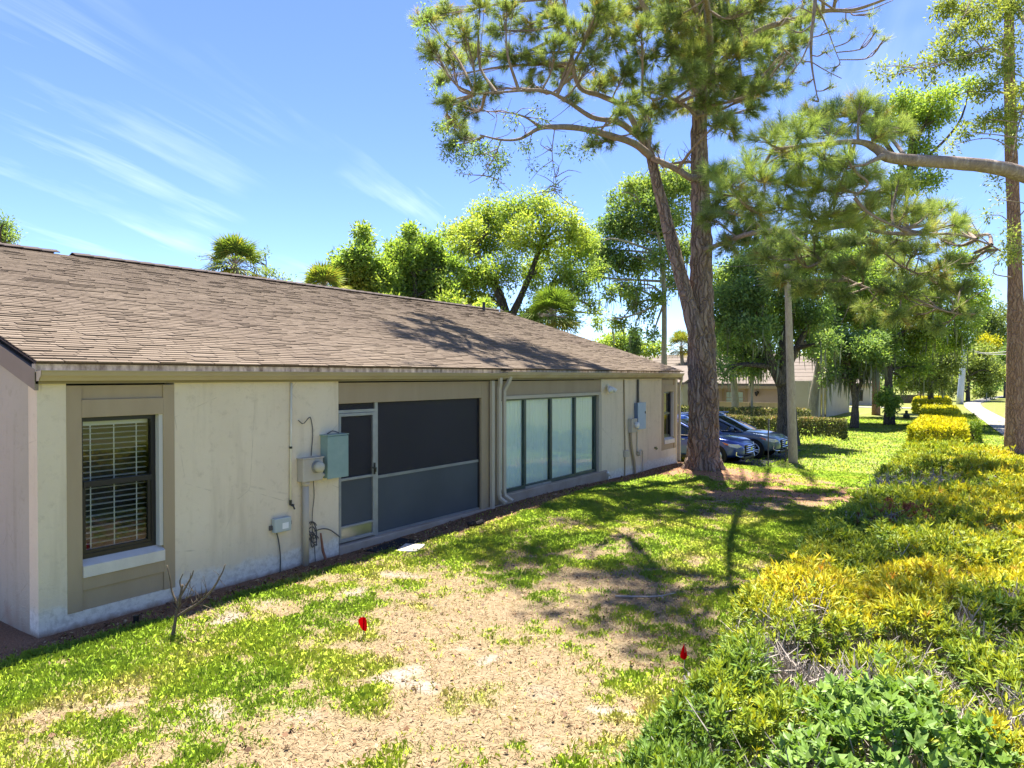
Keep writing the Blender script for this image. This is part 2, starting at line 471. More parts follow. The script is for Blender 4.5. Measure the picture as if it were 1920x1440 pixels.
# leaves
M['needle'] = leaf_mat('needle', [(0, (0.18, 0.25, 0.095)), (0.5, (0.29, 0.36, 0.125)), (0.85, (0.44, 0.46, 0.15)), (1, (0.46, 0.32, 0.13))], 0.5, 0.025)
M['needle_light'] = leaf_mat('needle_light', [(0, (0.22, 0.31, 0.095)), (0.5, (0.36, 0.44, 0.135)), (0.85, (0.50, 0.52, 0.17)), (1, (0.50, 0.36, 0.14))], 0.52, 0.025)
M['oak_leaf'] = leaf_mat('oak_leaf', [(0, (0.13, 0.21, 0.072)), (0.5, (0.225, 0.335, 0.10)), (1, (0.40, 0.46, 0.12))], 0.5, 0.025)
M['bright_leaf'] = leaf_mat('bright_leaf', [(0, (0.17, 0.27, 0.070)), (0.5, (0.30, 0.41, 0.085)), (1, (0.48, 0.53, 0.11))], 0.55, 0.025)
M['olive_leaf'] = leaf_mat('olive_leaf', [(0, (0.15, 0.20, 0.065)), (0.5, (0.26, 0.32, 0.085)), (1, (0.40, 0.42, 0.11))], 0.48, 0.025)
M['palm_leaf'] = leaf_mat('palm_leaf', [(0, (0.090, 0.168, 0.034)), (0.6, (0.180, 0.259, 0.042)), (1, (0.375, 0.308, 0.060))], 0.4, 0.025)
M['moss'] = leaf_mat('moss', [(0, (0.20, 0.21, 0.145)), (1, (0.32, 0.32, 0.23))], 0.35, 0.0)
M['hedge_leaf'] = leaf_mat('hedge_leaf', [(0, (0.085, 0.165, 0.030)), (0.3, (0.16, 0.26, 0.034)), (0.6, (0.36, 0.41, 0.034)), (0.85, (0.62, 0.53, 0.030)), (1, (0.64, 0.34, 0.05))],  0.36, 0.03, 0.5, (1.2, 1.15, 0.5), 0.5)
M['broad_leaf'] = leaf_mat('broad_leaf', [(0, (0.13, 0.235, 0.045)), (0.6, (0.24, 0.355, 0.065)), (1, (0.42, 0.48, 0.08))],  0.36, 0.03, 0.5)
M['clip_leaf'] = leaf_mat('clip_leaf', [(0, (0.07, 0.095, 0.04)), (0.5, (0.15, 0.165, 0.06)), (0.8, (0.27, 0.25, 0.09)), (1, (0.36, 0.20, 0.12))], 0.3, 0.025)
M['gold_leaf'] = leaf_mat('gold_leaf', [(0, (0.120, 0.192, 0.020)), (0.45, (0.408, 0.408, 0.018)), (1, (0.672, 0.552, 0.018))], 0.34, 0.025)
M['red_leaf'] = leaf_mat('red_leaf', [(0, (0.10, 0.08, 0.03)), (1, (0.42, 0.10, 0.06))], 0.3, 0.025)
M['grass'] = leaf_mat('grass', [(0, (0.22, 0.36, 0.050)), (0.45, (0.36, 0.53, 0.058)), (0.75, (0.51, 0.60, 0.085)), (1, (0.60, 0.54, 0.20))],  0.3, 0.02, 0.5, (1.15, 1.15, 0.5), 0.88)
M['straw'] = leaf_mat('straw', [(0, (0.15, 0.10, 0.06)), (0.5, (0.29, 0.205, 0.12)), (1, (0.40, 0.31, 0.20))],  0.1, 0.0, upb=0.7)

# ================================================================== GROUND
def axis(a, b, fine, far, n):
    lo = a - np.geomspace(fine, a + far, n)[::-1] if far else np.array([])
    hi = b + np.geomspace(fine, far - b, n)
    return np.concatenate([lo, np.arange(a, b, fine), hi])
gx = axis(-9.2, 3.0, 0.075, 600, 44)
gy = axis(-0.5, 24.0, 0.10, 900, 48)
X, Y = np.meshgrid(gx, gy, indexing='ij')

def blobs(x, y, lst, base, wbase):
    s = np.full_like(x, base * wbase); w = np.full_like(x, wbase)
    for px, py, r, v in lst:
        c = ground_at(px, py)
        g = np.exp(-(((x - c[0]) ** 2 + (y - c[1]) ** 2) / (r * r)))
        s = s + g * v; w = w + g
    return s / w

GREEN = [  # photo pixel, radius (m), how much grass grows there
    (60, 1290, .55, .82), (150, 1260, .5, .85), (330, 1215, .5, .72), (500, 1250, .55, .95), (590, 1280, .5, .95), (430, 1310, .35, .5),
    (640, 1330, .3, .9), (300, 1330, .4, .45), (120, 1400, .45, .75), (260, 1395, .3, .5), (420, 1370, .3, .5), (60, 1330, .3, .8),
    (560, 1400, .3, .30), (480, 1410, .25, .5), (230, 1180, .35, .6), (430, 1150, .4, .25), (560, 1130, .45, .55), (700, 1080, .5, .5),
    (620, 1050, .5, .45), (760, 1100, .5, .4), (640, 1190, .5, .5), (780, 1180, .5, .18), (800, 1050, .5, .62), (850, 1120, .45, .3), (700, 1350, .4, .12),
    (850, 1180, .6, .06), (950, 1150, .6, .05), (1000, 1230, .6, .05), (900, 1300, .6, .05), (780, 1300, .5, .08), (960, 1300, .15, .65),
    (850, 1370, .4, .12), (1000, 1380, .4, .25), (700, 1410, .3, .3), (1010, 1185, .2, .5), (1190, 1280, .35, .65), (1230, 1300, .3, .6),
    (1100, 1390, .35, .55), (1180, 1400, .35, .6), (1050, 1300, .4, .15), (960, 1420, .2, .5), (1130, 1200, .5, .08), (1240, 1215, .4, .35),
    (1250, 1190, .4, .5), (1300, 1250, .3, .75), (1100, 1120, .7, .12), (1150, 1090, .8, .15), (1045, 1125, .2, .7), (1140, 1105, .15, .7),
    (900, 1040, .6, .85), (950, 1070, .5, .7), (1000, 1000, .8, .85), (880, 1000, .5, .7), (1020, 1060, .5, .45), (1090, 1040, .7, .3), (1080, 985, .8, .55),
    (1300, 1150, .5, .45), (1330, 1080, .8, .6), (1280, 1060, .7, .4), (1230, 1010, .9, .6), (1380, 1010, .9, .85), (1200, 960, .9, .45),
    (1100, 930, 1.0, .95), (1200, 905, .9, .95), (1290, 910, .8, .95), (1050, 960, .8, .9), (1300, 960, .8, .5), (1380, 960, .8, .6), (1470, 985, .8, .9),
    (1400, 930, .8, .18), (1470, 935, .8, .18), (1440, 900, 1.0, .25), (1540, 930, 1.0, .35), (1370, 890, .8, .08), (1330, 885, .7, .03), (1255, 882, .6, .1),
    (1500, 890, 1.0, .7), (1560, 870, 1.6, .95), (1450, 870, 1.0, .8), (1560, 900, 1.2, .85), (1620, 830, 3, .97), (1500, 840, 2, .97)]
SAND = [(908, 1240, .13, 1), (850, 1218, .10, .9), (760, 1262, .18, .9), (795, 1280, .14, .9), (1110, 1345, .10, .8), (1165, 1355, .09, .9), (955, 1222, .08, .7),
        (420, 1160, .30, .75), (350, 1180, .25, .6), (660, 1110, .14, .8), (745, 1085, .28, .6), (190, 1330, .16, .7), (390, 1335, .22, .6), (110, 1310, .18, .45),
        (300, 1210, .2, .5), (985, 1300, .2, .5), (850, 1352, .12, .4), (560, 1345, .15, .5), (90, 1420, .2, .5), (1020, 1410, .12, .5), (500, 1130, .25, .5), (620, 1155, .2, .4)]

def ground_masks(x, y):
    nz = fbm2(x, y, 1.9, 3, 5.5); nf = fbm2(x, y, 7.0, 2, 2.2); nw = fbm2(x, y, 0.8, 2, 9.1)
    wx = x + (fbm2(x, y, 2.5, 2, 1.2) - .5) * .5; wy = y + (fbm2(x, y, 2.5, 2, 8.2) - .5) * .5
    g = blobs(wx, wy, GREEN, 0.93, 0.10)
    far = np.maximum(sstep(21, 24, y), sstep(0.6, 2.0, x))
    g = g * (1 - far) + 0.96 * far
    d = x - WX
    w_m = 0.42 + 0.35 * np.exp(-((y - 11.0) / 2.2) ** 2) + 0.25 * sstep(14.5, 19, y) + 0.35 * (nz - .5)
    mul = sstep(0.16, -0.10, d - w_m) * sstep(22.5, 20.8, y)
    mul = np.maximum(mul, sstep(0.35, 0.1, (y - 3.19 + (nz - .5) * .5) * -1) * sstep(-7.6, -8.0, x) * (y < 3.4))
    mul = np.where(x < WX, np.maximum(mul, 0.85 * sstep(2.5, 2.9, y) * (y < 21)), mul)
    pine = np.exp(-(((x + 6.2 + .2 * (y - 19)) / 1.7) ** 2 + ((y - 18.8) / 1.5) ** 2) ** 1.5) + np.exp(-(((x + 4.2) / 1.8) ** 2 + ((y - 17.2) / 1.4) ** 2))
    pine = np.clip(pine * 1.5 * (0.55 + 0.9 * nz), 0, 1)
    s = np.zeros_like(x)
    for px, py, r, v in SAND:
        c = ground_at(px, py)
        s = np.maximum(s, v * np.exp(-(((wx - c[0]) ** 2 + (wy - c[1]) ** 2) / (r * r * 1.3)) ** 2))
    s = np.clip(s * (0.25 + 1.1 * nf), 0, 1)
    p = np.clip(sstep(-0.26, 0.26, g * .93 - (0.5 + (nz - .5) * 1.3 + (nf - .5) * 0.9)), 0, 1)
    p = p * (1 - 0.97 * mul) * (1 - 0.9 * np.clip(s * 1.2, 0, 1)) * (1 - 0.6 * pine * (y > 18))
    p = np.maximum(p, .05 * sstep(.45, .6, nf) * (1 - mul))
    return p, mul, pine, s

gP, gM, gN, gS = ground_masks(X, Y)
Z = gz(X, Y)
Z = Z + 0.018 * (fbm2(X, Y, 6, 2, 4.4) - .5) * ((X > -9) & (X < 3) & (Y < 24))
nx, ny = X.shape
ii = (np.arange(nx - 1)[:, None] * ny + np.arange(ny - 1)[None]).ravel()
Q = np.stack([ii, ii + ny, ii + ny + 1, ii + 1], -1)
me = np_mesh('lawn', np.stack([X, Y, Z], -1), Q, None,
             {'green': ('POINT', gP.ravel()), 'mulch': ('POINT', gM.ravel()), 'pine': ('POINT', gN.ravel()), 'sand': ('POINT', gS.ravel())}, True)
m = mat('lawn', (0.3, 0.25, 0.15), 0.95, 0.1); t = NT(m); v = t.coord('Object')
n_a = t.noise(v, 55, 5, 0.7); n_b = t.noise(v, 2.2, 5, 0.6); n_c = t.noise(t.coord('Object', (3, 1, 1)), 38, 3, 0.7, 1.0)
straw = t.ramp(n_a, [(0.30, (0.185, 0.138, 0.083)), (0.5, (0.25, 0.192, 0.116)), (0.7, (0.305, 0.242, 0.152))])
straw = t.mix(t.rng(n_c, 0.58, 0.72, 0, 0.28), straw, (0.15, 0.10, 0.06))
straw = t.mix(t.rng(n_b, 0.5, 0.75, 0, 0.5), straw, (0.30, 0.21, 0.14))
green = t.mix(t.rng(n_a, 0.3, 0.7), (0.10, 0.15, 0.025), (0.21, 0.25, 0.05))
green = t.mix(t.rng(n_b, 0.35, 0.7), green, (0.22, 0.22, 0.06))
c = t.mix(t.math('MULTIPLY', t.attr('green'), 0.9), straw, green)
mulch = t.mix(t.rng(n_a, 0.35, 0.65), (0.13, 0.068, 0.036), (0.29, 0.165, 0.095))
pine = t.mix(t.rng(n_c, 0.35, 0.65), (0.22, 0.105, 0.06), (0.36, 0.22, 0.13))
c = t.mix(t.rng(t.attr('pine'), 0.15, 0.6), c, pine)
c = t.mix(t.rng(t.attr('mulch'), 0.2, 0.6), c, mulch)
c = t.mix(t.rng(t.attr('sand'), 0.15, 0.85), c, t.mix(t.rng(n_a, 0.3, 0.7), (0.25, 0.215, 0.175), (0.33, 0.305, 0.27)))
t.color(c); t.bump(t.math('ADD', n_a, n_c), 0.5, 0.02)
tag(link('lawn', me, m), kind='structure')

# grass blades (one uncountable mass)
def blades(n, x0, x1, y0, y1, hl, w, dens_pow=1.0):
    x = rng.uniform(x0, x1, n); y = rng.uniform(y0, y1, n)
    p, mul, pn, s = ground_masks(x, y)
    keep = (rng.random(n) < p ** dens_pow) & ((x > WX + 0.12) | (y < 2.9) | (y > 34))
    x, y, p = x[keep], y[keep], p[keep]
    n = len(x)
    cl = fbm2(x, y, 3.0, 2, 6.6)
    L = rng.uniform(*hl, n) * .78 * (0.55 + 0.9 * cl) * (0.6 + 0.4 * p)
    a = rng.uniform(0, 2 * np.pi, n); lean = rng.uniform(0.15, 1.0, n)
    d = np.stack([np.cos(a), np.sin(a)], -1)
    b = rng.uniform(0, 2 * np.pi, n); sd = np.stack([np.cos(b), np.sin(b), np.zeros(n)], -1) * (w * rng.uniform(.7, 1.3, n))[:, None]
    B = np.stack([x, y, gz(x, y) - .004], -1)
    mid = B + np.concatenate([d * (L * lean * .28)[:, None], (L * .62)[:, None]], 1)
    tip = B + np.concatenate([d * (L * lean * .8)[:, None], (L * (1.05 - .5 * lean))[:, None]], 1)
    V = np.stack([B - sd * .5, B + sd * .5, mid + sd * .35, tip], 1)
    tone = np.clip(0.54 + (fbm2(x, y, 1.3, 3, 2.9) - .5) * 1.3 + rng.normal(0, .09, n) + 0.25 * (1 - p) - 0.12 * sstep(8, 11, y), 0, 1)
    return V.reshape(-1, 3), tone, .25 + .5 * rng.random(n)
parts = [blades(225000, WX - 1.2, -0.9, 1.0, 7.5, (.05, .12), .0085),
         blades(150000, WX, -1.2, 7.5, 14, (.05, .11), .012),
         blades(85000, WX, -1.3, 14, 22, (.05, .10), .024),
         blades(90000, -13, 6, 22, 62, (.06, .12), .05)]
V = np.concatenate([q[0] for q in parts]); tn = np.concatenate([q[1] for q in parts]); rr = np.concatenate([q[2] for q in parts])
n = len(tn); i4 = np.arange(n) * 4
me = np_mesh('grass', V, np.stack([i4, i4 + 1, i4 + 2, i4 + 3], -1), None, {'t': ('FACE', tn), 'r': ('FACE', rr)})
tag(link('grass', me, M['grass']), kind='stuff')

# dry straw lying on the bare ground
n = 90000
x = rng.uniform(WX + .1, -1.2, n); y = 1.2 + 14.4 * rng.random(n) ** 1.3
p, mul, pn, s = ground_masks(x, y)
keep = rng.random(n) < (1 - p) * (1 - .75 * s) * (1 - .5 * mul)
x, y = x[keep], y[keep]; n = len(x)
a = rng.uniform(0, 2 * np.pi, n); L = rng.uniform(.03, .10, n)
B = np.stack([x, y, gz(x, y) + rng.uniform(.002, .014, n)], -1)
U = np.stack([np.cos(a) * L, np.sin(a) * L, rng.normal(0.004, .010, n)], -1)
W = np.stack([-np.sin(a), np.cos(a), rng.normal(0, .4, n)], -1) * .0035
V = np.stack([B - W, B + W, B + U], 1).reshape(-1, 3)
me = np_mesh('dry_grass', V, None, np.arange(3 * n).reshape(-1, 3), {'t': ('FACE', np.clip(rng.normal(.5, .28, n), 0, 1)), 'r': ('FACE', rng.random(n))})
tag(link('dry_grass', me, M['straw']), kind='stuff')

# standing dead blades in and around the thin turf
n = 110000
x = rng.uniform(WX + .1, -1.1, n); y = 1.0 + 15 * rng.random(n) ** 1.3
p, mul, pn, s = ground_masks(x, y)
keep = rng.random(n) < (.18 + .5 * np.exp(-((p - .45) / .3) ** 2)) * (1 - mul) * (1 - s)
x, y = x[keep], y[keep]; n = len(x)
a = rng.uniform(0, 2 * np.pi, n); L = rng.uniform(.03, .085, n); ln = rng.uniform(.4, 1.3, n)
B = np.stack([x, y, gz(x, y)], -1); U = np.stack([np.cos(a) * L * ln, np.sin(a) * L * ln, L * (1.15 - .7 * ln)], -1)
W = np.stack([-np.sin(a), np.cos(a), rng.normal(0, .4, n)], -1) * .004
me = np_mesh('dead_blades', np.stack([B - W, B + W, B + U], 1).reshape(-1, 3), None, np.arange(3 * n).reshape(-1, 3), {'t': ('FACE', np.clip(rng.normal(.62, .22, n), 0, 1)), 'r': ('FACE', rng.random(n))})
tag(link('dead_blades', me, M['straw']), kind='stuff')

# fallen leaves, needles and bits of bark on the ground
n = 4200
x = np.concatenate([rng.uniform(WX + .1, -1.3, n), WX + .1 + rng.exponential(.35, 2500)]); y = np.concatenate([1.2 + 19 * rng.random(n) ** 1.2, rng.uniform(3, 20.5, 2500)])
n = len(x); a = rng.uniform(0, 2 * np.pi, n); L = rng.uniform(.02, .06, n)
B = np.stack([x, y, gz(x, y) + rng.uniform(.006, .03, n)], -1)
U = np.stack([np.cos(a) * L, np.sin(a) * L, rng.normal(0, .010, n)], -1); W = np.stack([-np.sin(a) * L * .3, np.cos(a) * L * .3, rng.normal(0, .008, n)], -1)
V = np.stack([B, B + U * .5 + W, B + U, B + U * .5 - W], 1).reshape(-1, 3); i4 = np.arange(n) * 4
M['litter'] = leaf_mat('litter', [(0, (0.06, 0.035, 0.02)), (0.5, (0.20, 0.11, 0.06)), (1, (0.40, 0.29, 0.16))], 0.1, 0.02, upb=0.5)
me = np_mesh('leaf_litter', V, np.stack([i4, i4 + 1, i4 + 2, i4 + 3], -1), None, {'t': ('FACE', rng.random(n)), 'r': ('FACE', rng.random(n))})
tag(link('leaf_litter', me, M['litter']), kind='stuff')

# concrete footpath
cp = curve([(3.2, -2), (3.0, 8), (2.6, 20), (2.0, 32), (1.2, 45), (-.15, 63), (-2.1, 90), (-2.0, 108), (1.5, 140), (12, 175), (40, 220)], 90)
tg = np.gradient(cp, axis=0); tg /= np.linalg.norm(tg, axis=1)[:, None]; nrm = np.stack([-tg[:, 1], tg[:, 0]], -1)
Lf, Rt = cp + nrm * .8, cp - nrm * .8
A = Acc()
zt = gz(cp[:, 0], cp[:, 1]) + .05
n = len(cp)
Vp = np.concatenate([np.c_[Lf, zt], np.c_[Rt, zt], np.c_[Lf, zt - .2], np.c_[Rt, zt - .2]])
i = np.arange(n - 1)
A.add(Vp, np.concatenate([np.stack([i + n, i + n + 1, i + 1, i], -1), np.stack([i, i + 1, i + 1 + 2 * n, i + 2 * n], -1), np.stack([i + n, i + 3 * n, i + 3 * n + 1, i + n + 1], -1)]))
M['concrete'] = noisy('concrete', (0.25, 0.235, 0.205), (0.30, 0.285, 0.255), 1.2, 0.9, 0.2, 30)
tag(A.build('footpath', M['concrete']), kind='structure')
# side path that crosses the verge
A = Acc(); A.box(1.2, 40, 78.5, 80.2, -.75, -.545)
tag(A.build('side_path', M['concrete']), kind='structure')
# parking area behind the house
M['asphalt'] = noisy('asphalt', (0.05, 0.05, 0.052), (0.075, 0.074, 0.072), 2, 0.9, 0.3, 80)
A = Acc(); A.box(-32, -6.9, 23.9, 33.0, -.9, -.575)
tag(A.build('parking_area', M['asphalt']), kind='structure')

# ================================================================== HOUSE
Y0, Y1 = 3.19, 20.5
house = thing('house', 'long single-storey beige stucco house with a brown shingle gable roof and brown trim', 'house', (WX, Y0, 0))
ORG = Vector((WX, Y0, 0))
def hp(o):
    """geometry is given in world coordinates; bring it under the house"""
    o.data.transform(Matrix.Translation(-ORG)); return o
class HA(Acc):
    def build(s, name, m, parent=None, smooth=False, kind=None):
        par = house if parent is None else parent
        o = hp(Acc.build(s, name, m, None, smooth, kind)); o.parent = par; return o
E_TOP = 2.57
A = HA()
def wseg(y0, y1, z0, z1, x0=WX - .2, x1=WX):
    a = HA(); a.box(x0, x1, y0, y1, z0, z1); a.build('front_wall', M['stucco'])
wseg(Y0, 3.46, -.3, E_TOP)                      # corner strip
wseg(3.46, 4.63, -.3, .17)                      # under the window bay
wseg(4.63, 7.14, -.3, E_TOP)
wseg(15.50, 19.26, -.3, E_TOP)
wseg(19.26, 20.34, -.3, .50)
wseg(20.34, Y1, -.3, E_TOP)
A = HA()   # end wall with its gable, far gable, back wall
RX, RZ = -14.56, 4.94                              # ridge
def rz_at(x): return RZ - abs(x - RX) * .322
for yy0, yy1 in ((Y0, Y0 + .2), (Y1 - .2, Y1)):
    xs = [WX - .2002, RX, -21.1]
    zt = [rz_at(a) - .18 for a in xs]
    Vv = [(a, b, zz) for b in (yy0, yy1) for a, zz in zip(xs, zt)] + [(a, b, -.3) for b in (yy0, yy1) for a in xs]
    A.add(Vv, [(0, 1, 7, 6), (1, 2, 8, 7), (3, 9, 10, 4), (4, 10, 11, 5), (0, 3, 4, 1), (1, 4, 5, 2), (0, 6, 9, 3), (2, 5, 11, 8)])
A.box(-21.1, -20.9, Y0 + .2, Y1 - .2, -.3, 2.55)
A.build('end_wall', M['stucco_end_shaded'])
A = HA()   # inside: floor and partition walls (near-black colour stands in for dim rooms)
A.box(-20.9, WX - .21, Y0 + .21, Y1 - .21, -.2, .03)
A.box(-11.2, -11.1, Y0 + .21, Y1 - .21, .03, 2.55)
A.box(-11.1, WX - .21, 7.0, 7.08, .03, 2.55)
A.box(-11.1, WX - .21, 10.95, 11.05, .03, 2.55)
A.box(-11.1, WX - .21, 15.6, 15.7, .03, 2.55)
A.box(-20.9, WX - .21, Y0 + .21, Y1 - .21, 2.56, 2.6)
A.build('inner_wall', M['dark_room'])

# ---- board trim of the near window bay
def board(name, y0, y1, z0, z1, depth=.03, back=.06, mt='trim', parent=None, bw=.004):
    A = HA(); A.box(WX - back, WX - .02 + depth, y0, y1, z0, z1)
    return bevel(A.build(name, M[mt], parent), bw)
def window_bay(y0, y1, wy0, wy1, wz0, wz1, top, bot, slats, low):
    board('trim_board', y0, wy0, bot, top, .026)
    board('trim_board', wy1 + .045, y1, bot, top, .026)
    board('trim_board', wy0, wy1 + .045, wz1, wz1 + .19, .028)
    board('trim_board', wy0, wy1 + .045, low, wz0 - .17, .028)
    board('trim_panel', wy0, wy1 + .045, wz1 + .19, top, .008)
    board('trim_panel', wy0, wy1 + .045, bot, low, .008)
    A = HA()                                             # sloping sill
    x0, x1 = WX - .13, WX + .03
    Vv = [(x0, wy0, wz0 + .02), (x1, wy0, wz0 - .05), (x1, wy0, wz0 - .17), (x0, wy0, wz0 - .17)]
    Vv += [(a, wy1 + .045, c) for a, b, c in Vv]
    A.add(Vv, [(0, 4, 5, 1), (1, 5, 6, 2), (2, 6, 7, 3), (0, 3, 7, 4), (0, 1, 2, 3), (4, 7, 6, 5)])
    A.build('window_sill', M['sill'])
    A = HA(); A.box(WX - .13, WX - .01, wy1, wy1 + .045, wz0 + .0, wz1); A.build('window_reveal', M['reveal'])
    win = link('window', None, None, house, (0, 0, 0)); win.empty_display_size = .1
    f = .05; fx0, fx1 = WX - .14, WX - .085
    zm = wz0 + (wz1 - wz0) * .525
    A = HA()
    A.box(fx0, fx1, wy0, wy0 + f, wz0, wz1); A.box(fx0, fx1, wy1 - f, wy1, wz0, wz1)
    A.box(fx0, fx1, wy0 + f, wy1 - f, wz1 - f, wz1); A.box(fx0, fx1, wy0 + f, wy1 - f, wz0, wz0 + f)
    A.box(fx0 + .01, fx1 + .012, wy0 + f, wy1 - f, zm - .03, zm + .03)
    A.box(fx0 + .01, fx1 - .012, wy1 - f - .035, wy1 - f, wz0 + f, zm - .03)
    A.box(fx0 + .01, fx1 - .012, wy0 + f, wy0 + f + .03, wz0 + f, zm - .03)
    A.box(fx0 + .01, fx1 - .012, wy0 + f + .03, wy1 - f - .035, wz0 + f, wz0 + f + .035)
    A.build('window_frame', M['black_frame'], win)
    for a, b in ((zm + .03, wz1 - f), (wz0 + f + .035, zm - .03)):
        G = HA(); G.add([(fx0 + .02, wy0 + f, a), (fx0 + .02, wy1 - f, a), (fx0 + .02, wy1 - f, b), (fx0 + .02, wy0 + f, b)], [(0, 1, 2, 3)])
        G.build('pane', M['glass'], win)
    if slats:
        A = HA(); A.box(WX - .235, WX - .185, wy0 + .04, wy1 - .04, wz1 - .10, wz1 - .035); A.build('blind_rail', M['slat'], win)
        sm = None; n = slats
        for i in range(n):
            zz = wz1 - .13 - i * (wz1 - wz0 - .2) / (n - 1)
            if sm is None:
                S = Acc(); S.add([(-.022, 0, .001), (.022, 0, -.004), (.022, wy1 - wy0 - .1, -.004), (-.022, wy1 - wy0 - .1, .001),
                                  (-.022, 0, .004), (.022, 0, -.001), (.022, wy1 - wy0 - .1, -.001), (-.022, wy1 - wy0 - .1, .004)],
                                 [(0, 3, 2, 1), (4, 5, 6, 7), (0, 1, 5, 4), (1, 2, 6, 5), (2, 3, 7, 6), (3, 0, 4, 7)])
                sm = S.mesh('blind_slat'); sm.materials.append(M['slat'])
            link('blind_slat', sm, None, win, Vector((WX - .21, wy0 + .05, zz)) - ORG, (0, random.uniform(-.06, .06), 0))
        for yy in (wy0 + .17, (wy0 + wy1) / 2, wy1 - .17):
            A = HA(); A.box(WX - .186, WX - .184, yy - .006, yy + .006, wz0 + .06, wz1 - .1); A.build('blind_tape', M['slat'], win)
    A = HA(); A.box(WX - .62, WX - .60, wy0 - .1, wy1 + .1, wz0 - .1, wz1 + .1); A.build('dark_backing', M['dark_room'], win)  # near-black sheet: the unlit room's darkness put into its colour
    return win
window_bay(3.46, 4.63, 3.61, 4.45, .69, 2.21, 2.55, .17, 23, .38)
window_bay(19.26, 20.34, 19.44, 20.16, .84, 2.19, 2.55, .50, 0, .66)
A = HA(); A.box(WX - .42, WX - .40, 19.5, 20.1, .9, 2.1); A.build('curtain', M['slat'])

# ---- screened porch
board('trim_header', 7.14, 10.66, 2.24, 2.55, .0, .10)
board('corner_post', 10.66, 10.90, .05, 2.55, .0, .12)
A = HA(); A.box(WX - .12, WX - .05, 10.90, 11.26, .05, 2.55); A.build('trim_panel', M['trim'])
A = HA(); A.box(WX - .12, WX + .03, 7.14, 11.27, -.3, .15); bevel(A.build('porch_curb', M['curb']), .02)
door = link('screen_door', None, None, house); door.empty_display_size = .1
X0, X1 = WX - .10, WX - .06
def frame(acc, y0, y1, z0, z1, w, x0=X0, x1=X1):
    acc.box(x0, x1, y0, y0 + w, z0, z1); acc.box(x0, x1, y1 - w, y1, z0, z1)
    acc.box(x0, x1, y0 + w, y1 - w, z1 - w, z1); acc.box(x0, x1, y0 + w, y1 - w, z0, z0 + w)
A = HA(); frame(A, 7.19, 7.93, .17, 2.09, .045, X0, X1 + .012); A.box(X0, X1 + .008, 7.235, 7.885, 1.085, 1.125); A.box(X0, X1 + .008, 7.235, 7.885, .375, .41)
bevel(A.build('door_frame', M['alu'], door), .004)
def sheet(name, x, y0, y1, z0, z1, m, parent=None):
    G = HA(); G.add([(x, y0, z0), (x, y1, z0), (x, y1, z1), (x, y0, z1)], [(0, 1, 2, 3)]); return G.build(name, m, parent)
sheet('door_screen', WX - .08, 7.235, 7.885, 1.125, 2.045, M['screen_dark'], door)
sheet('door_screen', WX - .08, 7.235, 7.885, .41, 1.085, M['screen_lower'], door)
m = noisy('kick_metal', (0.30, 0.31, 0.31), (0.42, 0.43, 0.43), 3, 0.28, 0.03, 30, 0.5, 0.85)
A = HA(); A.box(WX - .085, WX - .07, 7.235, 7.885, .215, .375); A.build('kick_plate', m, door)
A = HA(); A.box(X1 + .012, X1 + .03, 7.895, 7.92, 1.12, 1.30); A.tube([(X1 + .045, 7.908, 1.16), (X1 + .06, 7.90, 1.22), (X1 + .05, 7.83, 1.23)], .011, 6); A.tube([(X1 + .02, 7.908, 1.2), (X1 + .06, 7.905, 1.22)], .013, 6)
A.build('door_handle', M['black_frame'], door)
A = HA(); A.box(X0, X1, 7.14, 7.185, .15, 2.24); A.box(X0, X1, 7.935, 8.0, .15, 2.24); A.box(X0, X1, 7.185, 7.935, 2.095, 2.14)
A.build('screen_frame', M['alu'])
A = HA(); A.box(X0 + .005, X1 - .005, 8.0, 10.64, 1.04, 1.085); A.box(X0 + .005, X1 - .005, 8.0, 10.64, .15, .185)
A.build('screen_rail', noisy('rail_metal', (0.22, 0.225, 0.23), (0.30, 0.305, 0.31), 4, 0.45, 0.03, 30, 0.5, 0.5))
A = HA(); A.box(X0 + .005, X1 - .005, 10.62, 10.66, .185, 2.24); A.build('screen_frame', M['black_frame'])
sheet('transom_screen', WX - .08, 7.185, 7.935, 2.14, 2.24, M['screen_dark'])
sheet('porch_screen', WX - .08, 8.0, 10.62, 1.085, 2.24, M['screen_dark'])
sheet('porch_screen', WX - .08, 8.0, 10.62, .185, 1.04, M['screen_lower'])
A = HA(); A.box(-11.09, -11.04, 7.3, 8.4, .05, 2.1); A.box(-11.09, -11.04, 9.2, 9.3, .05, 2.1); A.build('inner_door', M['black_frame'])

# ---- sliding glass doors
SY = [11.28, 12.20, 13.24, 14.30, 15.30]; SZ0, SZ1 = .40, 2.19
board('trim_header', 11.27, 15.60, 2.26, 2.55, .004, .12)
A = HA(); A.box(WX - .1, WX + .022, 11.27, 15.45, SZ1 + .001, 2.258); A.build('head_trim', M['downspout'])
A = HA(); A.box(WX - .12, WX + .012, 15.36, 15.498, .25, 2.19); A.build('side_trim', M['downspout'])
A = HA(); A.box(WX - .25, WX + .05, 11.26, 15.75, -.3, .33); bevel(A.build('sill_curb', M['curb']), .02)
sl = link('sliding_door', None, None, house); sl.empty_display_size = .1
M['bronze'] = noisy('bronze', (0.025, 0.045, 0.038), (0.05, 0.075, 0.062), 3, 0.4, 0.03, 30, 0.5)
A = HA()
A.box(WX - .14, WX - .06, 11.27, 15.36, SZ0 - .07, SZ0); A.box(WX - .14, WX - .06, 11.27, 15.36, SZ1 - .035, SZ1)
for k, yy in enumerate(SY): 
    w = .036 if 0 < k < 4 else .03
    A.box(WX - .135, WX - .055 + .004 * (k % 2), yy - w, yy + w, SZ0, SZ1 - .035)
A.build('door_frame', M['bronze'], sl)
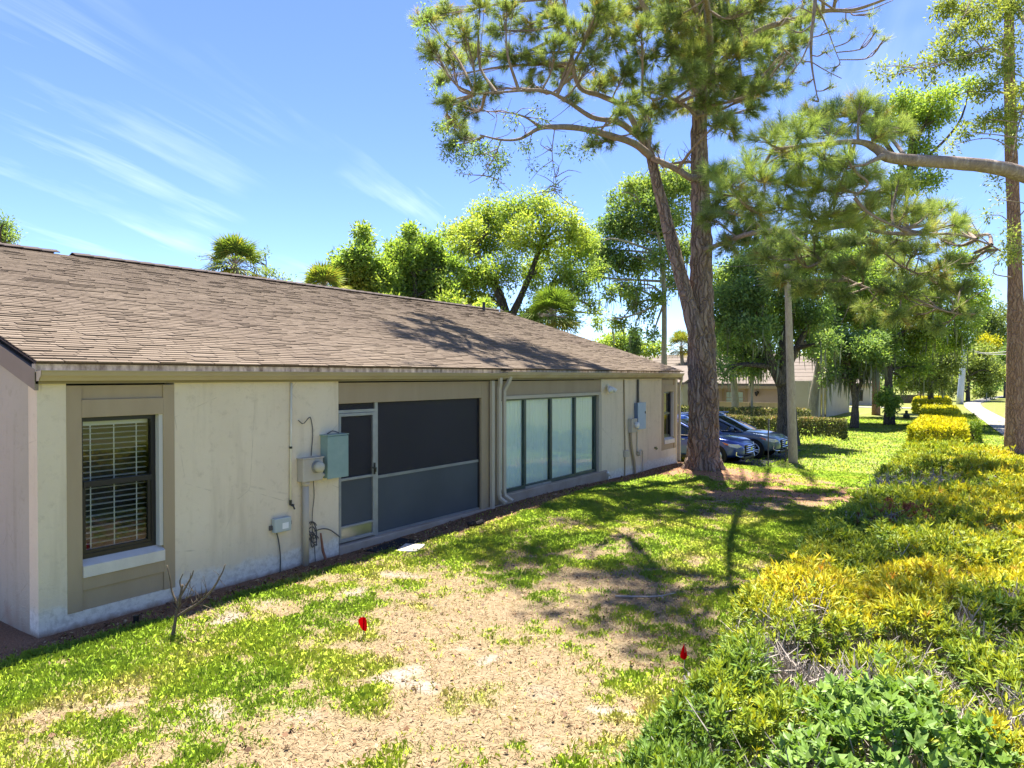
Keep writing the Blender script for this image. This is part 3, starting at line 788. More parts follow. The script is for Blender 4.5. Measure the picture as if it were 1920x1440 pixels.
A = HA(); A.box(WX - .06, WX - .03, 12.2, 13.2, SZ0 - .068, SZ0 - .03); A.build('door_track', M['alu'], sl)
for k in range(4):
    sheet('pane', WX - .10 + .012 * (k % 2), SY[k] + .02, SY[k + 1] - .02, SZ0, SZ1 - .035, M['tint_glass'], sl)
    # gathered curtain
    yy = np.linspace(SY[k] + .0, SY[k + 1] - .0, 120)
    ph = np.cumsum(rng.uniform(.4, 1.5, 120)) * .42
    xx = WX - .128 + .008 * np.sin(ph) + .004 * np.sin(ph * 2.3)
    Vv = np.concatenate([np.c_[xx, yy, np.full(120, .05)], np.c_[xx * 1.0 + .004, yy, np.full(120, 2.24)]])
    i = np.arange(119); G = HA(); G.add(Vv, np.stack([i, i + 1, i + 121, i + 120], -1)); G.build('curtain', M['curtain'], sl, True)

# ---- fascia, gutters, downspouts
A = HA(); A.box(WX - .02, WX + .045, Y0 - .03, Y1 + .03, E_TOP, 2.684); A.build('fascia', M['fascia'])
A = HA(); A.box(WX - .02, WX + .06, Y0 - .035, Y1 + .03, 2.737 - .05, 2.772); A.build('drip_edge', M['drip_edge'])
def gutter(y0, y1, x, z, m, sc_=1.0):
    prof = [(0, .10), (0, 0), (.055, 0), (.075, .03), (.10, .055), (.115, .105), (.128, .108), (.128, .098), (.105, .10), (.092, .06), (.068, .036), (.05, .008), (.008, .008), (.008, .10)]
    pr = np.array(prof) * sc_
    n = len(pr); V = np.concatenate([np.c_[x + pr[:, 0], np.full(n, y), z + pr[:, 1]] for y in (y0, y1)])
    i = np.arange(n); k = (i + 1) % n
    A = HA(); A.add(V, np.stack([i, k, k + n, i + n], -1))
    cap = np.array([(0, .10), (0, 0), (.055, 0), (.075, .03), (.10, .055), (.115, .105)]) * sc_
    for y, dy in ((y0, .006), (y1, -.006)):
        V = np.concatenate([np.c_[x + cap[:, 0], np.full(6, yy), z + cap[:, 1]] for yy in (y, y + dy)])
        A.add(V, [(q, (q + 1) % 6, 6 + (q + 1) % 6, 6 + q) for q in range(6)] + [(0, 1, 2, 3), (0, 3, 4, 5), (6, 9, 8, 7), (6, 11, 10, 9)])
    return A.build('gutter', m)
gutter(Y0 - .03, 11.30, WX + .062, 2.60, M['gutter'])
gutter(11.22, Y1 + .06, WX + .066, 2.612, M['gutter_old'], 1.1)
def rect_pipe(pts, w=.04, d=.028, name='downspout', m='downspout'):
    """folded rectangular pipe running down along the points (x,y,z)"""
    A = HA(); P = np.array(pts, float); n = len(P)
    ring = []
    tg = np.gradient(P, axis=0); tg /= np.linalg.norm(tg, axis=1)[:, None]
    for p, tt in zip(P, tg):
        v = np.array([0, 1, 0]); v = v - tt * np.dot(v, tt); v /= np.linalg.norm(v); u = np.cross(v, tt)
        ring += [p + u * d * a + v * w * b for a, b in ((-1, -1), (1, -1), (1, 1), (-1, 1))]
    Q = [(i * 4 + j, i * 4 + (j + 1) % 4, i * 4 + 4 + (j + 1) % 4, i * 4 + 4 + j) for i in range(n - 1) for j in range(4)] + [(3, 2, 1, 0), tuple((n - 1) * 4 + j for j in range(4))]
    A.add(ring, Q); return bevel(A.build(name, M[m]), .006)
rect_pipe([(WX + .035, 10.93, 2.56), (WX + .035, 10.93, .10)], .045, .03, 'corner_board')
rect_pipe([(WX + .10, 11.10, 2.62), (WX + .10, 11.10, 2.5), (WX + .075, 11.10, 2.4), (WX + .075, 11.10, .40), (WX + .085, 11.12, .30), (WX + .20, 11.16, .21)])
rect_pipe([(WX + .12, 11.42, 2.64), (WX + .11, 11.38, 2.55), (WX + .07, 11.27, 2.36), (WX + .07, 11.27, .42), (WX + .08, 11.29, .32), (WX + .21, 11.36, .22)])
rect_pipe([(WX + .13, 20.50, 2.65), (WX + .12, 20.52, 2.55), (WX + .06, 20.50, 2.35), (WX + .06, 20.50, .1)], .04, .03)

# ---- roof
roof = link('roof', None, None, house); roof.empty_display_size = .2
A = HA()
th = .018
ys = (Y0 - .04, Y1 + .28)
xe, ze = WX + .075, 2.79
xb = 2 * RX - xe
P = [(xe, ze), (RX, RZ - .02), (xb, ze), (xb, ze - th), (RX, RZ - .02 - th), (xe, ze - th)]
V = [(x, y, z) for y in ys for x, z in P]
A.add(V, [(0, 6, 7, 1), (1, 7, 8, 2), (2, 8, 9, 3), (3, 9, 10, 4), (4, 10, 11, 5), (5, 11, 6, 0), (0, 1, 4, 5), (1, 2, 3, 4), (6, 11, 10, 7), (7, 10, 9, 8)])
A.build('roof_deck', M['ridge_dark'], roof)
M['rake'] = noisy('rake', (0.24, 0.19, 0.14), (0.29, 0.235, 0.18), 2, 0.7, 0.1, 30)
for y0, y1 in ((Y0 - .038, Y0 - .003), (Y1 + .24, Y1 + .275)):
    for xa, xb2 in ((WX + .045, RX), (RX, -21.2)):
        za, zb = rz_at(xa) - .085, rz_at(xb2) - .085
        V = [(x, y, z) for y in (y0, y1) for x, z in ((xa, za), (xb2, zb), (xb2, zb - .21), (xa, za - .21))]
        A = HA(); A.add(V, [(0, 1, 2, 3), (4, 7, 6, 5), (0, 4, 5, 1), (1, 5, 6, 2), (2, 6, 7, 3), (3, 7, 4, 0)])
        A.build('rake_board', M['rake'])
# shingles: every tab has its own thickness; the 300 nearest are single parts
slope = math.atan(.322); ex = .09
sl_len = math.hypot(RX - xe, RZ - ze); ncs = int(sl_len / ex) - 1
ux, uz = -math.cos(slope), math.sin(slope)
def tab_verts(L, dep, tk):
    # local: y along course, s up the slope, n outwards
    return np.array([(y, s, nn) for y in (0, L) for s, nn in ((0, 0), (0, tk), (dep, .004), (dep, 0))], float)
TQ = [(0, 4, 5, 1), (1, 5, 6, 2), (2, 6, 7, 3), (0, 3, 7, 4), (0, 1, 2, 3), (4, 7, 6, 5)]
tabs = []
for k in range(ncs + 1):
    y = ys[0] - random.random() * .3
    while y < ys[1] - .02:
        L = random.choice((.24, .28, .30, .32, .36))
        a, b = max(y, ys[0]), min(y + L, ys[1])
        if b - a > .03:
            s0 = k * ex - .012 + random.uniform(-.003, .003)
            tabs.append((a, b - a - .008, s0, random.choice((.014, .016, .016, .022))))
        y += L
def tab_world(a, s):
    return np.array([xe + .02 + ux * s, a, ze + .002 + uz * s])
def dist(tb): 
    p = tab_world(tb[0] + tb[1] / 2, tb[2]); return np.linalg.norm(p - np.array([0, 0, EYE]))
tabs.sort(key=dist)
rot = Matrix(((0, ux, uz), (1, 0, 0), (0, uz, -ux)))       # columns: course dir, slope dir, normal -> world
R = np.array([[0, ux, uz], [1, 0, 0], [0, uz, -ux]])
unit = {}
for tb in tabs[:300]:
    a, L, s0, tk = tb
    key = (round(L, 2), tk)
    if key not in unit:
        V = tab_verts(key[0], ex + .03, tk) @ R.T
        unit[key] = np_mesh('shingle', V, TQ); unit[key].materials.append(M['shingle'])
    p = tab_world(a, s0)
    link('shingle', unit[key], None, roof, Vector(p) - ORG)
A = HA()
for a, L, s0, tk in tabs[300:]:
    A.add(tab_verts(L, ex + .03, tk) @ R.T + tab_world(a, s0), TQ)
for k in range(ncs + 1):      # back slope, plain courses
    s0 = k * ex
    V = tab_verts(ys[1] - ys[0], ex + .03, .013) @ np.array([[0, -ux, -uz], [1, 0, 0], [0, uz, -ux]]).T
    A.add(V + np.array([2 * RX - xe - .02 - ux * s0, ys[0], ze + .002 + uz * s0]), TQ)
o = A.build('shingle_courses', M['shingle'], roof); o['kind'] = 'stuff'
y = ys[0]
rm = None
while y < ys[1] - .3:
    if rm is None:
        S = Acc(); V = [(x, yy, z) for yy, lift in ((0, .0), (.33, .012)) for x, z in ((-.15, -.03 + lift), (0, .028 + lift), (.15, -.03 + lift), (.15, -.045 + lift), (0, .01 + lift), (-.15, -.045 + lift))]
        S.add(V, [(0, 1, 7, 6), (1, 2, 8, 7), (2, 3, 9, 8), (5, 0, 6, 11), (0, 5, 4, 1), (1, 4, 3, 2), (6, 7, 10, 11), (7, 8, 9, 10)]); rm = S.mesh('ridge_cap'); rm.materials.append(M['ridge_dark'])
    if not (6.1 < y < 6.4):
        link('ridge_cap', rm, None, roof, Vector((RX, y, RZ + .035)) - ORG)
    y += .30
A = HA(); A.tube([(-14.2, 19.1, 4.75), (-14.2, 19.1, 5.12)], .05, 10); A.build('vent_pipe', M['black_frame'], roof)
# small roof-edge flap where the gutters meet
A = HA(); A.box(WX + .07, WX + .21, 11.16, 11.36, 2.752, 2.775); A.build('gutter_flap', M['black_rubber'])

# ================================================================== THINGS ON THE WALL
def on_wall(name, label, cat, y, z, group=None):
    return thing(name, label, cat, (WX, y, z), 0, group)
class LA(Acc):
    """shapes given in world coordinates, linked under a thing"""
    def build(s, name, m, parent=None, smooth=False, kind=None):
        o = Acc.build(s, name, m, None, smooth, kind)
        root = parent
        off = Vector((0, 0, 0))
        while root is not None: off += root.location; root = root.parent
        o.data.transform(Matrix.Translation(-off)); o.parent = parent; return o

t_ = on_wall('electric_meter', 'tan electric meter with round glass dial left of the screen door', 'electric meter', 6.55, 1.18)
A = LA(); A.box(WX + .002, WX + .13, 6.39, 6.74, 1.19, 1.50); bevel(A.build('meter_box', M['tan_metal'], t_), .008)
A = LA(); A.box(WX + .001, WX + .145, 6.38, 6.75, 1.503, 1.518); A.build('box_lid', M['tan_metal'], t_)
A = LA(); A.tube([(WX + .13, 6.62, 1.385), (WX + .155, 6.62, 1.385)], .088, 20); A.build('meter_ring', M['alu'], t_)
A = LA(); A.tube([(WX + .155, 6.62, 1.385), (WX + .205, 6.62, 1.385), (WX + .235, 6.62, 1.385), (WX + .25, 6.62, 1.385)], [.078, .077, .066, .03], 20)
dial = A.build('meter_dome', noisy('meter_glass', (0.40, 0.38, 0.29), (0.50, 0.48, 0.38), 12, 0.2, 0), t_, True)
A = LA(); A.box(WX + .237, WX + .243, 6.585, 6.655, 1.365, 1.40); A.build('meter_dial', M['dark_room'], t_)
A = LA(); A.tube([(WX + .06, 6.49, 1.19), (WX + .06, 6.49, -.08)], .045, 14); A.tube([(WX + .06, 6.49, 1.188), (WX + .06, 6.49, 1.13)], .056, 14); A.build('conduit', M['downspout'], t_, True)
A = LA(); A.tube([(WX + .08, 6.74, 1.25), (WX + .08, 6.79, 1.25)], .028, 10); A.build('nipple', M['white_pipe'], t_)

t_ = on_wall('breaker_box', 'large pale teal metal breaker box mounted beside the screen door', 'breaker box', 7.0, 1.17)
A = LA(); A.box(WX + .002, WX + .15, 6.80, 7.17, 1.20, 1.80); bevel(A.build('box_body', M['teal_box'], t_), .008)
A = LA(); A.box(WX + .15, WX + .168, 6.79, 7.18, 1.19, 1.79); bevel(A.build('box_door', M['teal_box'], t_), .005)
A = LA(); A.box(WX + .002, WX + .175, 6.785, 7.185, 1.801, 1.815); A.build('rain_cap', M['teal_box'], t_)
A = LA(); A.tube(curve([(WX + .03, 6.9, 1.816), (WX + .06, 6.94, 1.85), (WX + .05, 7.0, 1.855), (WX + .08, 7.06, 1.83), (WX + .05, 7.1, 1.817)], 14), .008, 5); A.build('wire_loop', M['cable'], t_)

t_ = on_wall('cable_box', 'small grey-green cable box with a white sticker low on the wall', 'cable box', 6.1, .55)
A = LA(); A.box(WX + .002, WX + .075, 5.97, 6.24, .56, .75); bevel(A.build('box_body', M['grey_plastic'], t_), .012)
A = LA(); A.box(WX + .0755, WX + .0775, 6.09, 6.19, .60, .68); A.build('sticker', M['white_paper'], t_)
A = LA(); A.box(WX + .002, WX + .03, 5.93, 5.97, .60, .66); A.box(WX + .002, WX + .03, 6.24, 6.275, .63, .68); A.build('mounting_lug', M['cable'], t_)
A = LA(); A.tube(curve([(WX + .03, 6.03, .56), (WX + .025, 6.07, .42), (WX + .03, 6.09, .2), (WX + .03, 6.08, -.05)], 14), .009, 6); A.build('cable', M['cable'], t_)

t_ = on_wall('wall_conduit', 'thin cream conduit running down from the eave left of the meter', 'conduit', 6.27, .88)
A = LA(); A.tube([(WX + .02, 6.285, 2.56), (WX + .02, 6.265, .93)], .014, 8); A.build('pipe', M['white_pipe'], t_, True)
A = LA(); A.tube([(WX + .02, 6.274, 1.66), (WX + .02, 6.274, 1.69)], .021, 8); A.tube([(WX + .02, 6.265, .96), (WX + .02, 6.265, .90), (WX + .05, 6.30, .88)], .02, 6); A.tube([(WX + .04, 6.29, .89), (WX + .05, 6.31, .83)], .012, 6)
A.build('fitting', M['black_frame'], t_)

t_ = on_wall('loose_cable', 'tangle of loose dark cables hanging below the electric meter', 'cable', 6.72, .2)
A = LA()
A.tube(curve([(WX + .02, 6.40, 2.04), (WX + .04, 6.47, 1.99), (WX + .05, 6.56, 2.07), (WX + .02, 6.62, 2.04), (WX + .02, 6.65, 1.85), (WX + .02, 6.62, 1.53)], 24), .007, 5)
A.tube(curve([(WX + .02, 6.66, 1.18), (WX + .02, 6.67, .95), (WX + .03, 6.63, .72), (WX + .04, 6.62, .5), (WX + .03, 6.66, .3), (WX + .03, 6.68, .03)], 24), .006, 5)
for q in range(5):
    a = np.linspace(0, 2 * np.pi * random.uniform(.7, 1.05), 18) + random.uniform(0, 6)
    r = random.uniform(.05, .09); cz = .44 + random.uniform(-.14, .09); cy = 6.63 + random.uniform(-.03, .05)
    A.tube(np.c_[WX + .05 + .03 * np.cos(a * 1.3), cy + r * np.cos(a) * .8, cz + r * np.sin(a) * 1.3], .008, 5)
A.tube(curve([(WX + .05, 6.65, .47), (WX + .06, 6.78, .48), (WX + .05, 6.92, .44), (WX + .03, 7.05, .36), (WX + .02, 7.14, .29)], 20), .009, 5)
A.build('cable_run', M['cable'], t_)
A = LA(); A.tube([(WX + .05, 6.76, .42), (WX + .05, 6.80, .16), (WX + .06, 6.86, -.02)], [.012, .02, .018], 6); A.build('rusty_strip', noisy('rust', (0.22, 0.085, 0.045), (0.32, 0.15, 0.09), 12, 0.9, 0.2), t_)

t_ = on_wall('floodlight', 'white twin-lamp security floodlight above the corner of the glass doors', 'floodlight', 15.8, 2.3)
A = LA(); A.tube([(WX, 15.78, 2.40), (WX + .05, 15.78, 2.40)], .06, 14); A.build('base', M['white_pipe'], t_)
M['lamp_white'] = mat('lamp_white', (0.72, 0.70, 0.66), 0.4)
for s in (-1, 1):
    A = LA(); A.tube([(WX + .05, 15.78 + s * .02, 2.39), (WX + .09, 15.78 + s * .08, 2.36), (WX + .12, 15.78 + s * .10, 2.33), (WX + .19, 15.78 + s * .13, 2.27)], [.02, .035, .05, .065], 12); A.build('lamp_head', M['lamp_white'], t_, True)
A = LA(); A.tube([(WX + .05, 15.78, 2.37), (WX + .09, 15.78, 2.30)], [.03, .035], 10); A.build('sensor', M['lamp_white'], t_)

t_ = on_wall('service_panel', 'pale blue metal electrical panel on the far stretch of wall', 'electrical panel', 17.65, 1.2)
A = LA(); A.box(WX + .002, WX + .11, 17.38, 17.86, 1.24, 1.93); bevel(A.build('box_body', noisy('blue_side', (0.12, 0.17, 0.25), (0.16, 0.21, 0.29), 6, 0.5, 0), t_), .008)
A = LA(); A.box(WX + .11, WX + .128, 17.37, 17.87, 1.23, 1.94); bevel(A.build('box_door', M['blue_box'], t_), .005)
A = LA(); A.box(WX + .128, WX + .14, 17.80, 17.83, 1.64, 1.70); A.build('latch', M['cable'], t_)
A = LA(); A.tube([(WX + .04, 17.55, 1.94), (WX + .04, 17.55, 2.56)], .03, 10); A.build('conduit', M['cable'], t_)
t_ = on_wall('small_meter', 'small tan meter box left of the pale blue electrical panel', 'electric meter', 17.15, .1)
A = LA(); A.box(WX + .002, WX + .12, 17.0, 17.34, 1.17, 1.53); bevel(A.build('meter_box', M['tan_metal'], t_), .008)
A = LA(); A.tube([(WX + .12, 17.22, 1.36), (WX + .2, 17.22, 1.36), (WX + .22, 17.22, 1.36)], [.085, .08, .04], 14); A.build('meter_dome', M['lamp_white'], t_, True)
A = LA(); A.tube(curve([(WX + .05, 17.06, 1.17), (WX + .05, 17.12, .8), (WX + .05, 17.30, .35), (WX + .05, 17.35, .0)], 14), .035, 10); A.build('conduit', M['trim'], t_, True)
t_ = on_wall('wall_pipe', 'long thin brown pipe from eave to ground on the far wall, with a small box', 'pipe', 16.8, 0)
A = LA(); A.tube([(WX + .02, 16.72, 2.56), (WX + .02, 16.80, .75), (WX + .02, 16.78, .02)], .018, 8); A.build('pipe', M['trim'], t_)
A = LA(); A.box(WX + .002, WX + .07, 16.72, 16.98, .55, .72); bevel(A.build('junction_box', M['tan_metal'], t_), .008)
t_ = on_wall('hose_valve', 'small valve with two pipes below the pale blue electrical panel', 'valve', 17.6, .1)
A = LA(); A.tube([(WX + .03, 17.52, 1.2), (WX + .03, 17.52, .62), (WX + .05, 17.60, .55)], .016, 8); A.tube(curve([(WX + .06, 17.5, .62), (WX + .08, 17.7, .66), (WX + .06, 17.82, .5), (WX + .05, 17.84, .03)], 14), .02, 8); A.build('pipe', M['tan_metal'], t_)
A = LA(); A.tube([(WX + .01, 17.58, .56), (WX + .11, 17.58, .56)], .05, 10); A.build('valve_body', M['tan_metal'], t_)
o = LA(); o.box(WX + .001, WX + .03, 18.75, 18.86, .60, .65); o.box(WX + .001, WX + .025, 18.84, 18.93, .57, .61)
tag(o.build('wall_hole', M['black_frame']), 'small dark socket on the far wall left of the narrow window', 'socket')
t_ = thing('tap', 'small brass tap standing at the end of the glass door sill', 'tap', (WX + .12, 15.62, .08))
A = LA(); A.tube([(WX + .12, 15.62, .05), (WX + .12, 15.62, .27)], .018, 8); A.tube([(WX + .12, 15.62, .24), (WX + .2, 15.6, .22), (WX + .21, 15.6, .17)], .016, 8); A.build('pipe', M['tan_metal'], t_)
A = LA(); A.tube([(WX + .12, 15.58, .29), (WX + .12, 15.66, .29)], .02, 8); A.build('handle', M['lamp_white'], t_)

# ================================================================== THINGS ON THE LAWN
M['flag'] = leaf_mat('flag', [(0, (0.88, 0.006, 0.010)), (1, (0.88, 0.006, 0.010))], 0.5, 0.0, 0.5, (1.1, 1, 1), 0.7)
def flag(px, py, ptop, w, label):
    p = ground_at(px, py); h = ptop
    t_ = thing('marker_flag', label, 'flag', p, 0, 'red marker flags in the lawn')
    A = Acc(); A.tube([(0, 0, -.05), (.004, .01, h)], .0045, 5); A.build('stem', M['alu'], t_)
    r = np.array([CS, SN, 0]); n = 7
    V = []
    f = np.array([.8, .55, 0])
    prof = w
    for (u, z, k) in prof: V.append(r * u + np.array([0, 0, z]) + np.array([-SN, CS, 0]) * k)
    m_ = len(V) // 2
    Q = [(2 * i, 2 * i + 1, 2 * i + 3, 2 * i + 2) for i in range(m_ - 1)]
    A = Acc(); A.add(V, Q); o = A.build('flag_sheet', M['flag'], t_)
flag(680, 1200, .24, [(-.055, .165, .02), (-.055, .185, .02), (-.03, .12, 0), (-.03, .215, 0), (0, .09, -.015), (0, .225, -.01), (.025, .075, 0), (.025, .21, .01), (.036, .10, .01), (.036, .15, .015)], 'red marker flag in the sunny grass below the screen door')
flag(1284, 1262, .25, [(-.036, .135, 0), (-.036, .15, 0), (-.022, .115, .01), (-.02, .195, .01), (0, .11, -.01), (.0, .25, 0), (.018, .115, 0), (.01, .24, .01), (.03, .13, .01), (.028, .165, .01)], 'red marker flag at the foot of the yellow-topped hedge')

p = ground_at(700, 1036)
t_ = tag(Acc().box(-.30, .22, -.42, .42, 0, .02).build('door_mat', M['black_rubber']), 'worn black rubber mat on the ground at the screen door', 'door mat')
t_.location = (WX + .45, 7.95, p[2] + .005); t_.rotation_euler = (.02, .03, .12); bevel(t_, .008)
p = ground_at(770, 1031)
bm_ = Acc(); bm_.box(-.16, .16, -.2, .2, -.02, .035); o = bm_.build('paving_slab', M['sill']); tag(o, 'pale square paving slab beside the black door mat', 'paving slab')
o.location = p; o.rotation_euler = (.03, -.02, .4); bevel(o, .01)
p = ground_at(890, 986)
o = Acc()
for q in range(7):
    a = random.uniform(0, 6.28); o.tube([(random.uniform(-.12, .12), random.uniform(-.12, .12), .01), (random.uniform(-.2, .2), random.uniform(-.15, .15), random.uniform(.02, .10))], [.05, .03], 6)
o = o.build('debris_clump', M['black_rubber']); tag(o, 'dark clump of rotten debris on the soil by the porch', 'debris'); o.location = p
p = ground_at(252, 1168)
o = Acc(); o.tube([(0, 0, -.05), (0, .0, .07)], .03, 10); o = o.build('drain_stub', M['black_frame']); tag(o, 'short black pipe stub in the grass near the house corner', 'pipe'); o.location = p
# bare dead shrub by the near window
p = ground_at(318, 1200)
t_ = thing('dead_shrub', 'bare dead shrub with a few forked sticks below the near window', 'shrub', p)
A = Acc()
def stick(pts, r, n=14): A.tube(curve([np.array([CS * u, SN * u, z]) + np.array([.55, -.1, 0]) * k for u, z, k in pts], n), lerp_r(r, n) * .72, 6, nz=.25, nf=20)
stick([(0, -.05, 0), (.03, .12, .02), (.06, .28, .0), (.10, .45, .0), (.12, .55, .0)], [.032, .026, .022, .018, .014])
stick([(.05, .22, 0), (.16, .30, .03), (.26, .36, .03), (.40, .50, .06), (.50, .66, .05), (.54, .76, .05)], [.024, .02, .018, .014, .010, .006])
stick([(.06, .36, 0), (.02, .48, -.04), (.01, .58, -.06), (-.02, .74, -.08)], [.018, .014, .011, .006])
stick([(.08, .40, 0), (.14, .52, .03), (.20, .64, .05), (.22, .70, .05)], [.016, .013, .01, .006])
stick([(.11, .5, 0), (.10, .58, -.03), (.13, .66, -.02)], [.013, .010, .006])
stick([(.14, .54, .02), (.20, .58, -.06), (.22, .66, -.08)], [.009, .007, .004])
stick([(.26, .36, .03), (.36, .33, .1), (.52, .24, .14)], [.007, .005, .003])
stick([(.50, .66, .05), (.47, .62, .1), (.52, .55, .12)], [.005, .004, .003])
for _ in range(16):
    u0 = random.uniform(.05, .5); z0 = .2 + u0 * .85 + random.uniform(-.08, .1); k0 = random.uniform(-.04, .08)
    stick([(u0, z0, k0), (u0 + random.uniform(-.06, .08), z0 + .06, k0 + random.uniform(-.04, .04)), (u0 + random.uniform(-.08, .12), z0 + random.uniform(.08, .2), k0 + random.uniform(-.08, .08))], [.007, .005, .002], 8)
A.build('stem', M['twig_dark'], t_, True)
A = Acc(); p2 = ground_at(1212, 1128)
A.tube(curve([(-.35, -.1, .02), (-.12, .0, .03), (.1, .08, .05), (.28, .2, .09)], 12), lerp_r([.012, .012, .01, .006], 12), 5); A.tube(curve([(.0, .05, .04), (.14, .1, .05), (.2, .04, .06)], 8), .006, 5)
o = A.build('fallen_stick', M['twig']); tag(o, 'fallen dry stick on the shaded bare ground', 'stick'); o.location = p2

# ================================================================== PLANTS: shared builders
def unit(v): return v / (np.linalg.norm(v, axis=-1, keepdims=True) + 1e-9)
def rdir(n, up=0.0):
    v = unit(rng.normal(0, 1, (n, 3))); v[:, 2] += up; return unit(v)

def leaf_geom(P, U, L, W, twist=None):
    """one folded rhombic leaf per point"""
    n = len(P)
    r = rdir(n, 1.1) if twist is None else twist
    S = unit(np.cross(U, r))
    Nn = np.cross(S, U)
    L = np.broadcast_to(L, (n,))[:, None]; W = np.broadcast_to(W, (n,))[:, None]
    a = P; b = P + U * L * .48 + S * W * .5 + Nn * W * .12; c = P + U * L; d = P + U * L * .48 - S * W * .5 + Nn * W * .12
    return np.stack([a, b, c, d], 1).reshape(-1, 3)

def leaf_mesh(name, V, t, r):
    n = len(V) // 4; i = np.arange(n) * 4
    return np_mesh(name, V, np.stack([i, i + 1, i + 2, i + 3], -1), None, {'t': ('FACE', np.clip(t, 0, 1)), 'r': ('FACE', r)})

def cloud_points(clumps, n, gap=0.42, gf=0.9, shell=0.45):
    """twig ends scattered through the clumps of a crown, denser to the outside, with gaps"""
    C = np.array([c[:3] for c in clumps]); R = np.array([c[3] for c in clumps])
    p = R ** 2 / np.sum(R ** 2)
    out = []
    got = 0
    while got < n:
        k = rng.choice(len(R), n, p=p)
        d = rdir(n)
        q = C[k] + d * (R[k] * rng.random(n) ** shell)[:, None] * np.array([1, 1, .82]) * (0.75 + .6 * vnoise(C[k] * 3.1 + d * 1.7))[:, None]
        keep = vnoise(q * gf / max(.5, R.mean()) * 1.6) > gap * rng.uniform(.6, 1.25, n)
        out.append(np.c_[q[keep], k[keep]]); got += int(keep.sum())
    return np.concatenate(out)[:n]

def foliage(clumps, n, k, spread, L, W, tone=0.45, tvar=0.18, gap=0.42, gf=0.9, up=0.2, droop=0.0, shell=0.45):
    q = cloud_points(clumps, n, gap, gf, shell)
    P0 = np.repeat(q[:, :3], k, 0)
    ctone = rng.normal(0, .10, len(clumps))[q[:, 3].astype(int)]
    t0 = np.repeat(np.clip(tone + ctone + rng.normal(0, tvar * .6, n) + .25 * (vnoise(q[:, :3] * .8) - .5), 0, 1), k)
    m_ = len(P0)
    off = rng.normal(0, spread, (m_, 3))
    U = unit(off + rdir(m_, up) * spread * 1.2); U[:, 2] -= droop; U = unit(U)
    V = leaf_geom(P0 + off, U, L * rng.uniform(.7, 1.3, m_), W * rng.uniform(.7, 1.3, m_))
    return V, t0 + rng.normal(0, tvar * .5, m_), rng.random(m_), q

def moss_strands(pts, n, L, w):
    k = rng.integers(0, len(pts), n)
    P = pts[k] + rng.normal(0, .18, (n, 3))
    ln = L * rng.uniform(.3, 1.2, n)
    a = rng.uniform(0, np.pi, n); S = np.stack([np.cos(a), np.sin(a), np.zeros(n)], -1) * (w * rng.uniform(.6, 1.4, n))[:, None]
    mid = P + rng.normal(0, .03, (n, 3)); mid[:, 2] = P[:, 2] - ln * .5
    tip = P + rng.normal(0, .06, (n, 3)); tip[:, 2] = P[:, 2] - ln
    V = np.stack([P, mid + S, tip, mid - S], 1).reshape(-1, 3)
    return leaf_mesh('moss', V, rng.random(n), rng.random(n))

def pxc(lst, D, dv=1.0):
    """crown clumps given as they were measured: pixel, pixel, radius in pixels, optional depth shift"""
    o = []
    for c in lst:
        d = D + (c[3] if len(c) > 3 else random.uniform(-dv, dv))
        p = at(c[0], c[1], d); o.append((*p, c[2] / 1331 * d))
    return o

def limbs_to(acc, clumps, nodes, r0, r1, seg=6, sag=0.1, twigs=3):
    """a bent limb from the nearest trunk node below every clump, and twigs inside the clump"""
    nodes = np.asarray(nodes)
    for c in clumps:
        p = np.array(c[:3]); dd = np.linalg.norm(nodes[:, :3] - p, axis=1) + 1.2 * np.maximum(0, nodes[:, 2] - p[2] + .3)
        b = nodes[np.argmin(dd), :3]
        mid = (b + p) / 2 + rng.normal(0, .10, 3) * np.linalg.norm(p - b); mid[2] += sag * np.linalg.norm(p - b)
        pts = curve([b, mid, p], 9)
        rr = np.linspace(r0, r1, 9) * (.6 + .5 * min(1, np.linalg.norm(p - b) / 3))
        acc.tube(pts, rr, seg, nz=.15)
        for _ in range(twigs):
            e = p + rdir(1, .2)[0] * c[3] * random.uniform(.6, .95)
            s = pts[random.randint(4, 8)]
            acc.tube(curve([s, (s + e) / 2 + rng.normal(0, .12, 3) * c[3], e], 5), np.linspace(r1 * .8, r1 * .25, 5), 4, cap=False)

def leafy_tree(name, label, cat, base, trunk, tr, clumps, n, k, spread, L, W, leaf, bk='bark_oak', tone=.45, tvar=.18, gap=.42, gf=.9, group=None,
               moss=0, mossL=1.2, limb=.09, droop=.1, seg=12, twigs=3, extra=None, shell=.45):
    t_ = thing(name, label, cat, base, 0, group)
    off = np.array(base)
    A = Acc()
    pts = curve(trunk, 26); A.tube(pts, lerp_r(tr, 26), seg, nz=.22, nf=3.5)
    nodes = [p for p in pts[12:]]
    for ex_ in (extra or []):
        q = curve(ex_[0], 18); A.tube(q, lerp_r(ex_[1], 18), seg, nz=.2, nf=3.5); nodes += [p for p in q[6:]]
    o = A.build('trunk', M[bk], None, True); o.data.transform(Matrix.Translation(-Vector(off))); o.parent = t_
    A = Acc(); limbs_to(A, clumps, nodes, limb, limb * .25, twigs=twigs)
    o = A.build('branch', M[bk], None, True); o.data.transform(Matrix.Translation(-Vector(off))); o.parent = t_
    V, t, r, q = foliage(clumps, n, k, spread, L, W, tone, tvar, gap, gf, droop=droop, shell=shell)
    link('crown', leaf_mesh('crown', V - off, t, r), M[leaf], t_)
    if moss:
        low = q[:, :3]
        low = low[low[:, 2] < np.quantile(low[:, 2], .45)]
        me = moss_strands(low - off, moss, mossL, .022 * max(1, np.linalg.norm(off[:2]) / 22)); link('moss', me, M['moss'], t_)['kind'] = 'stuff'
    return t_

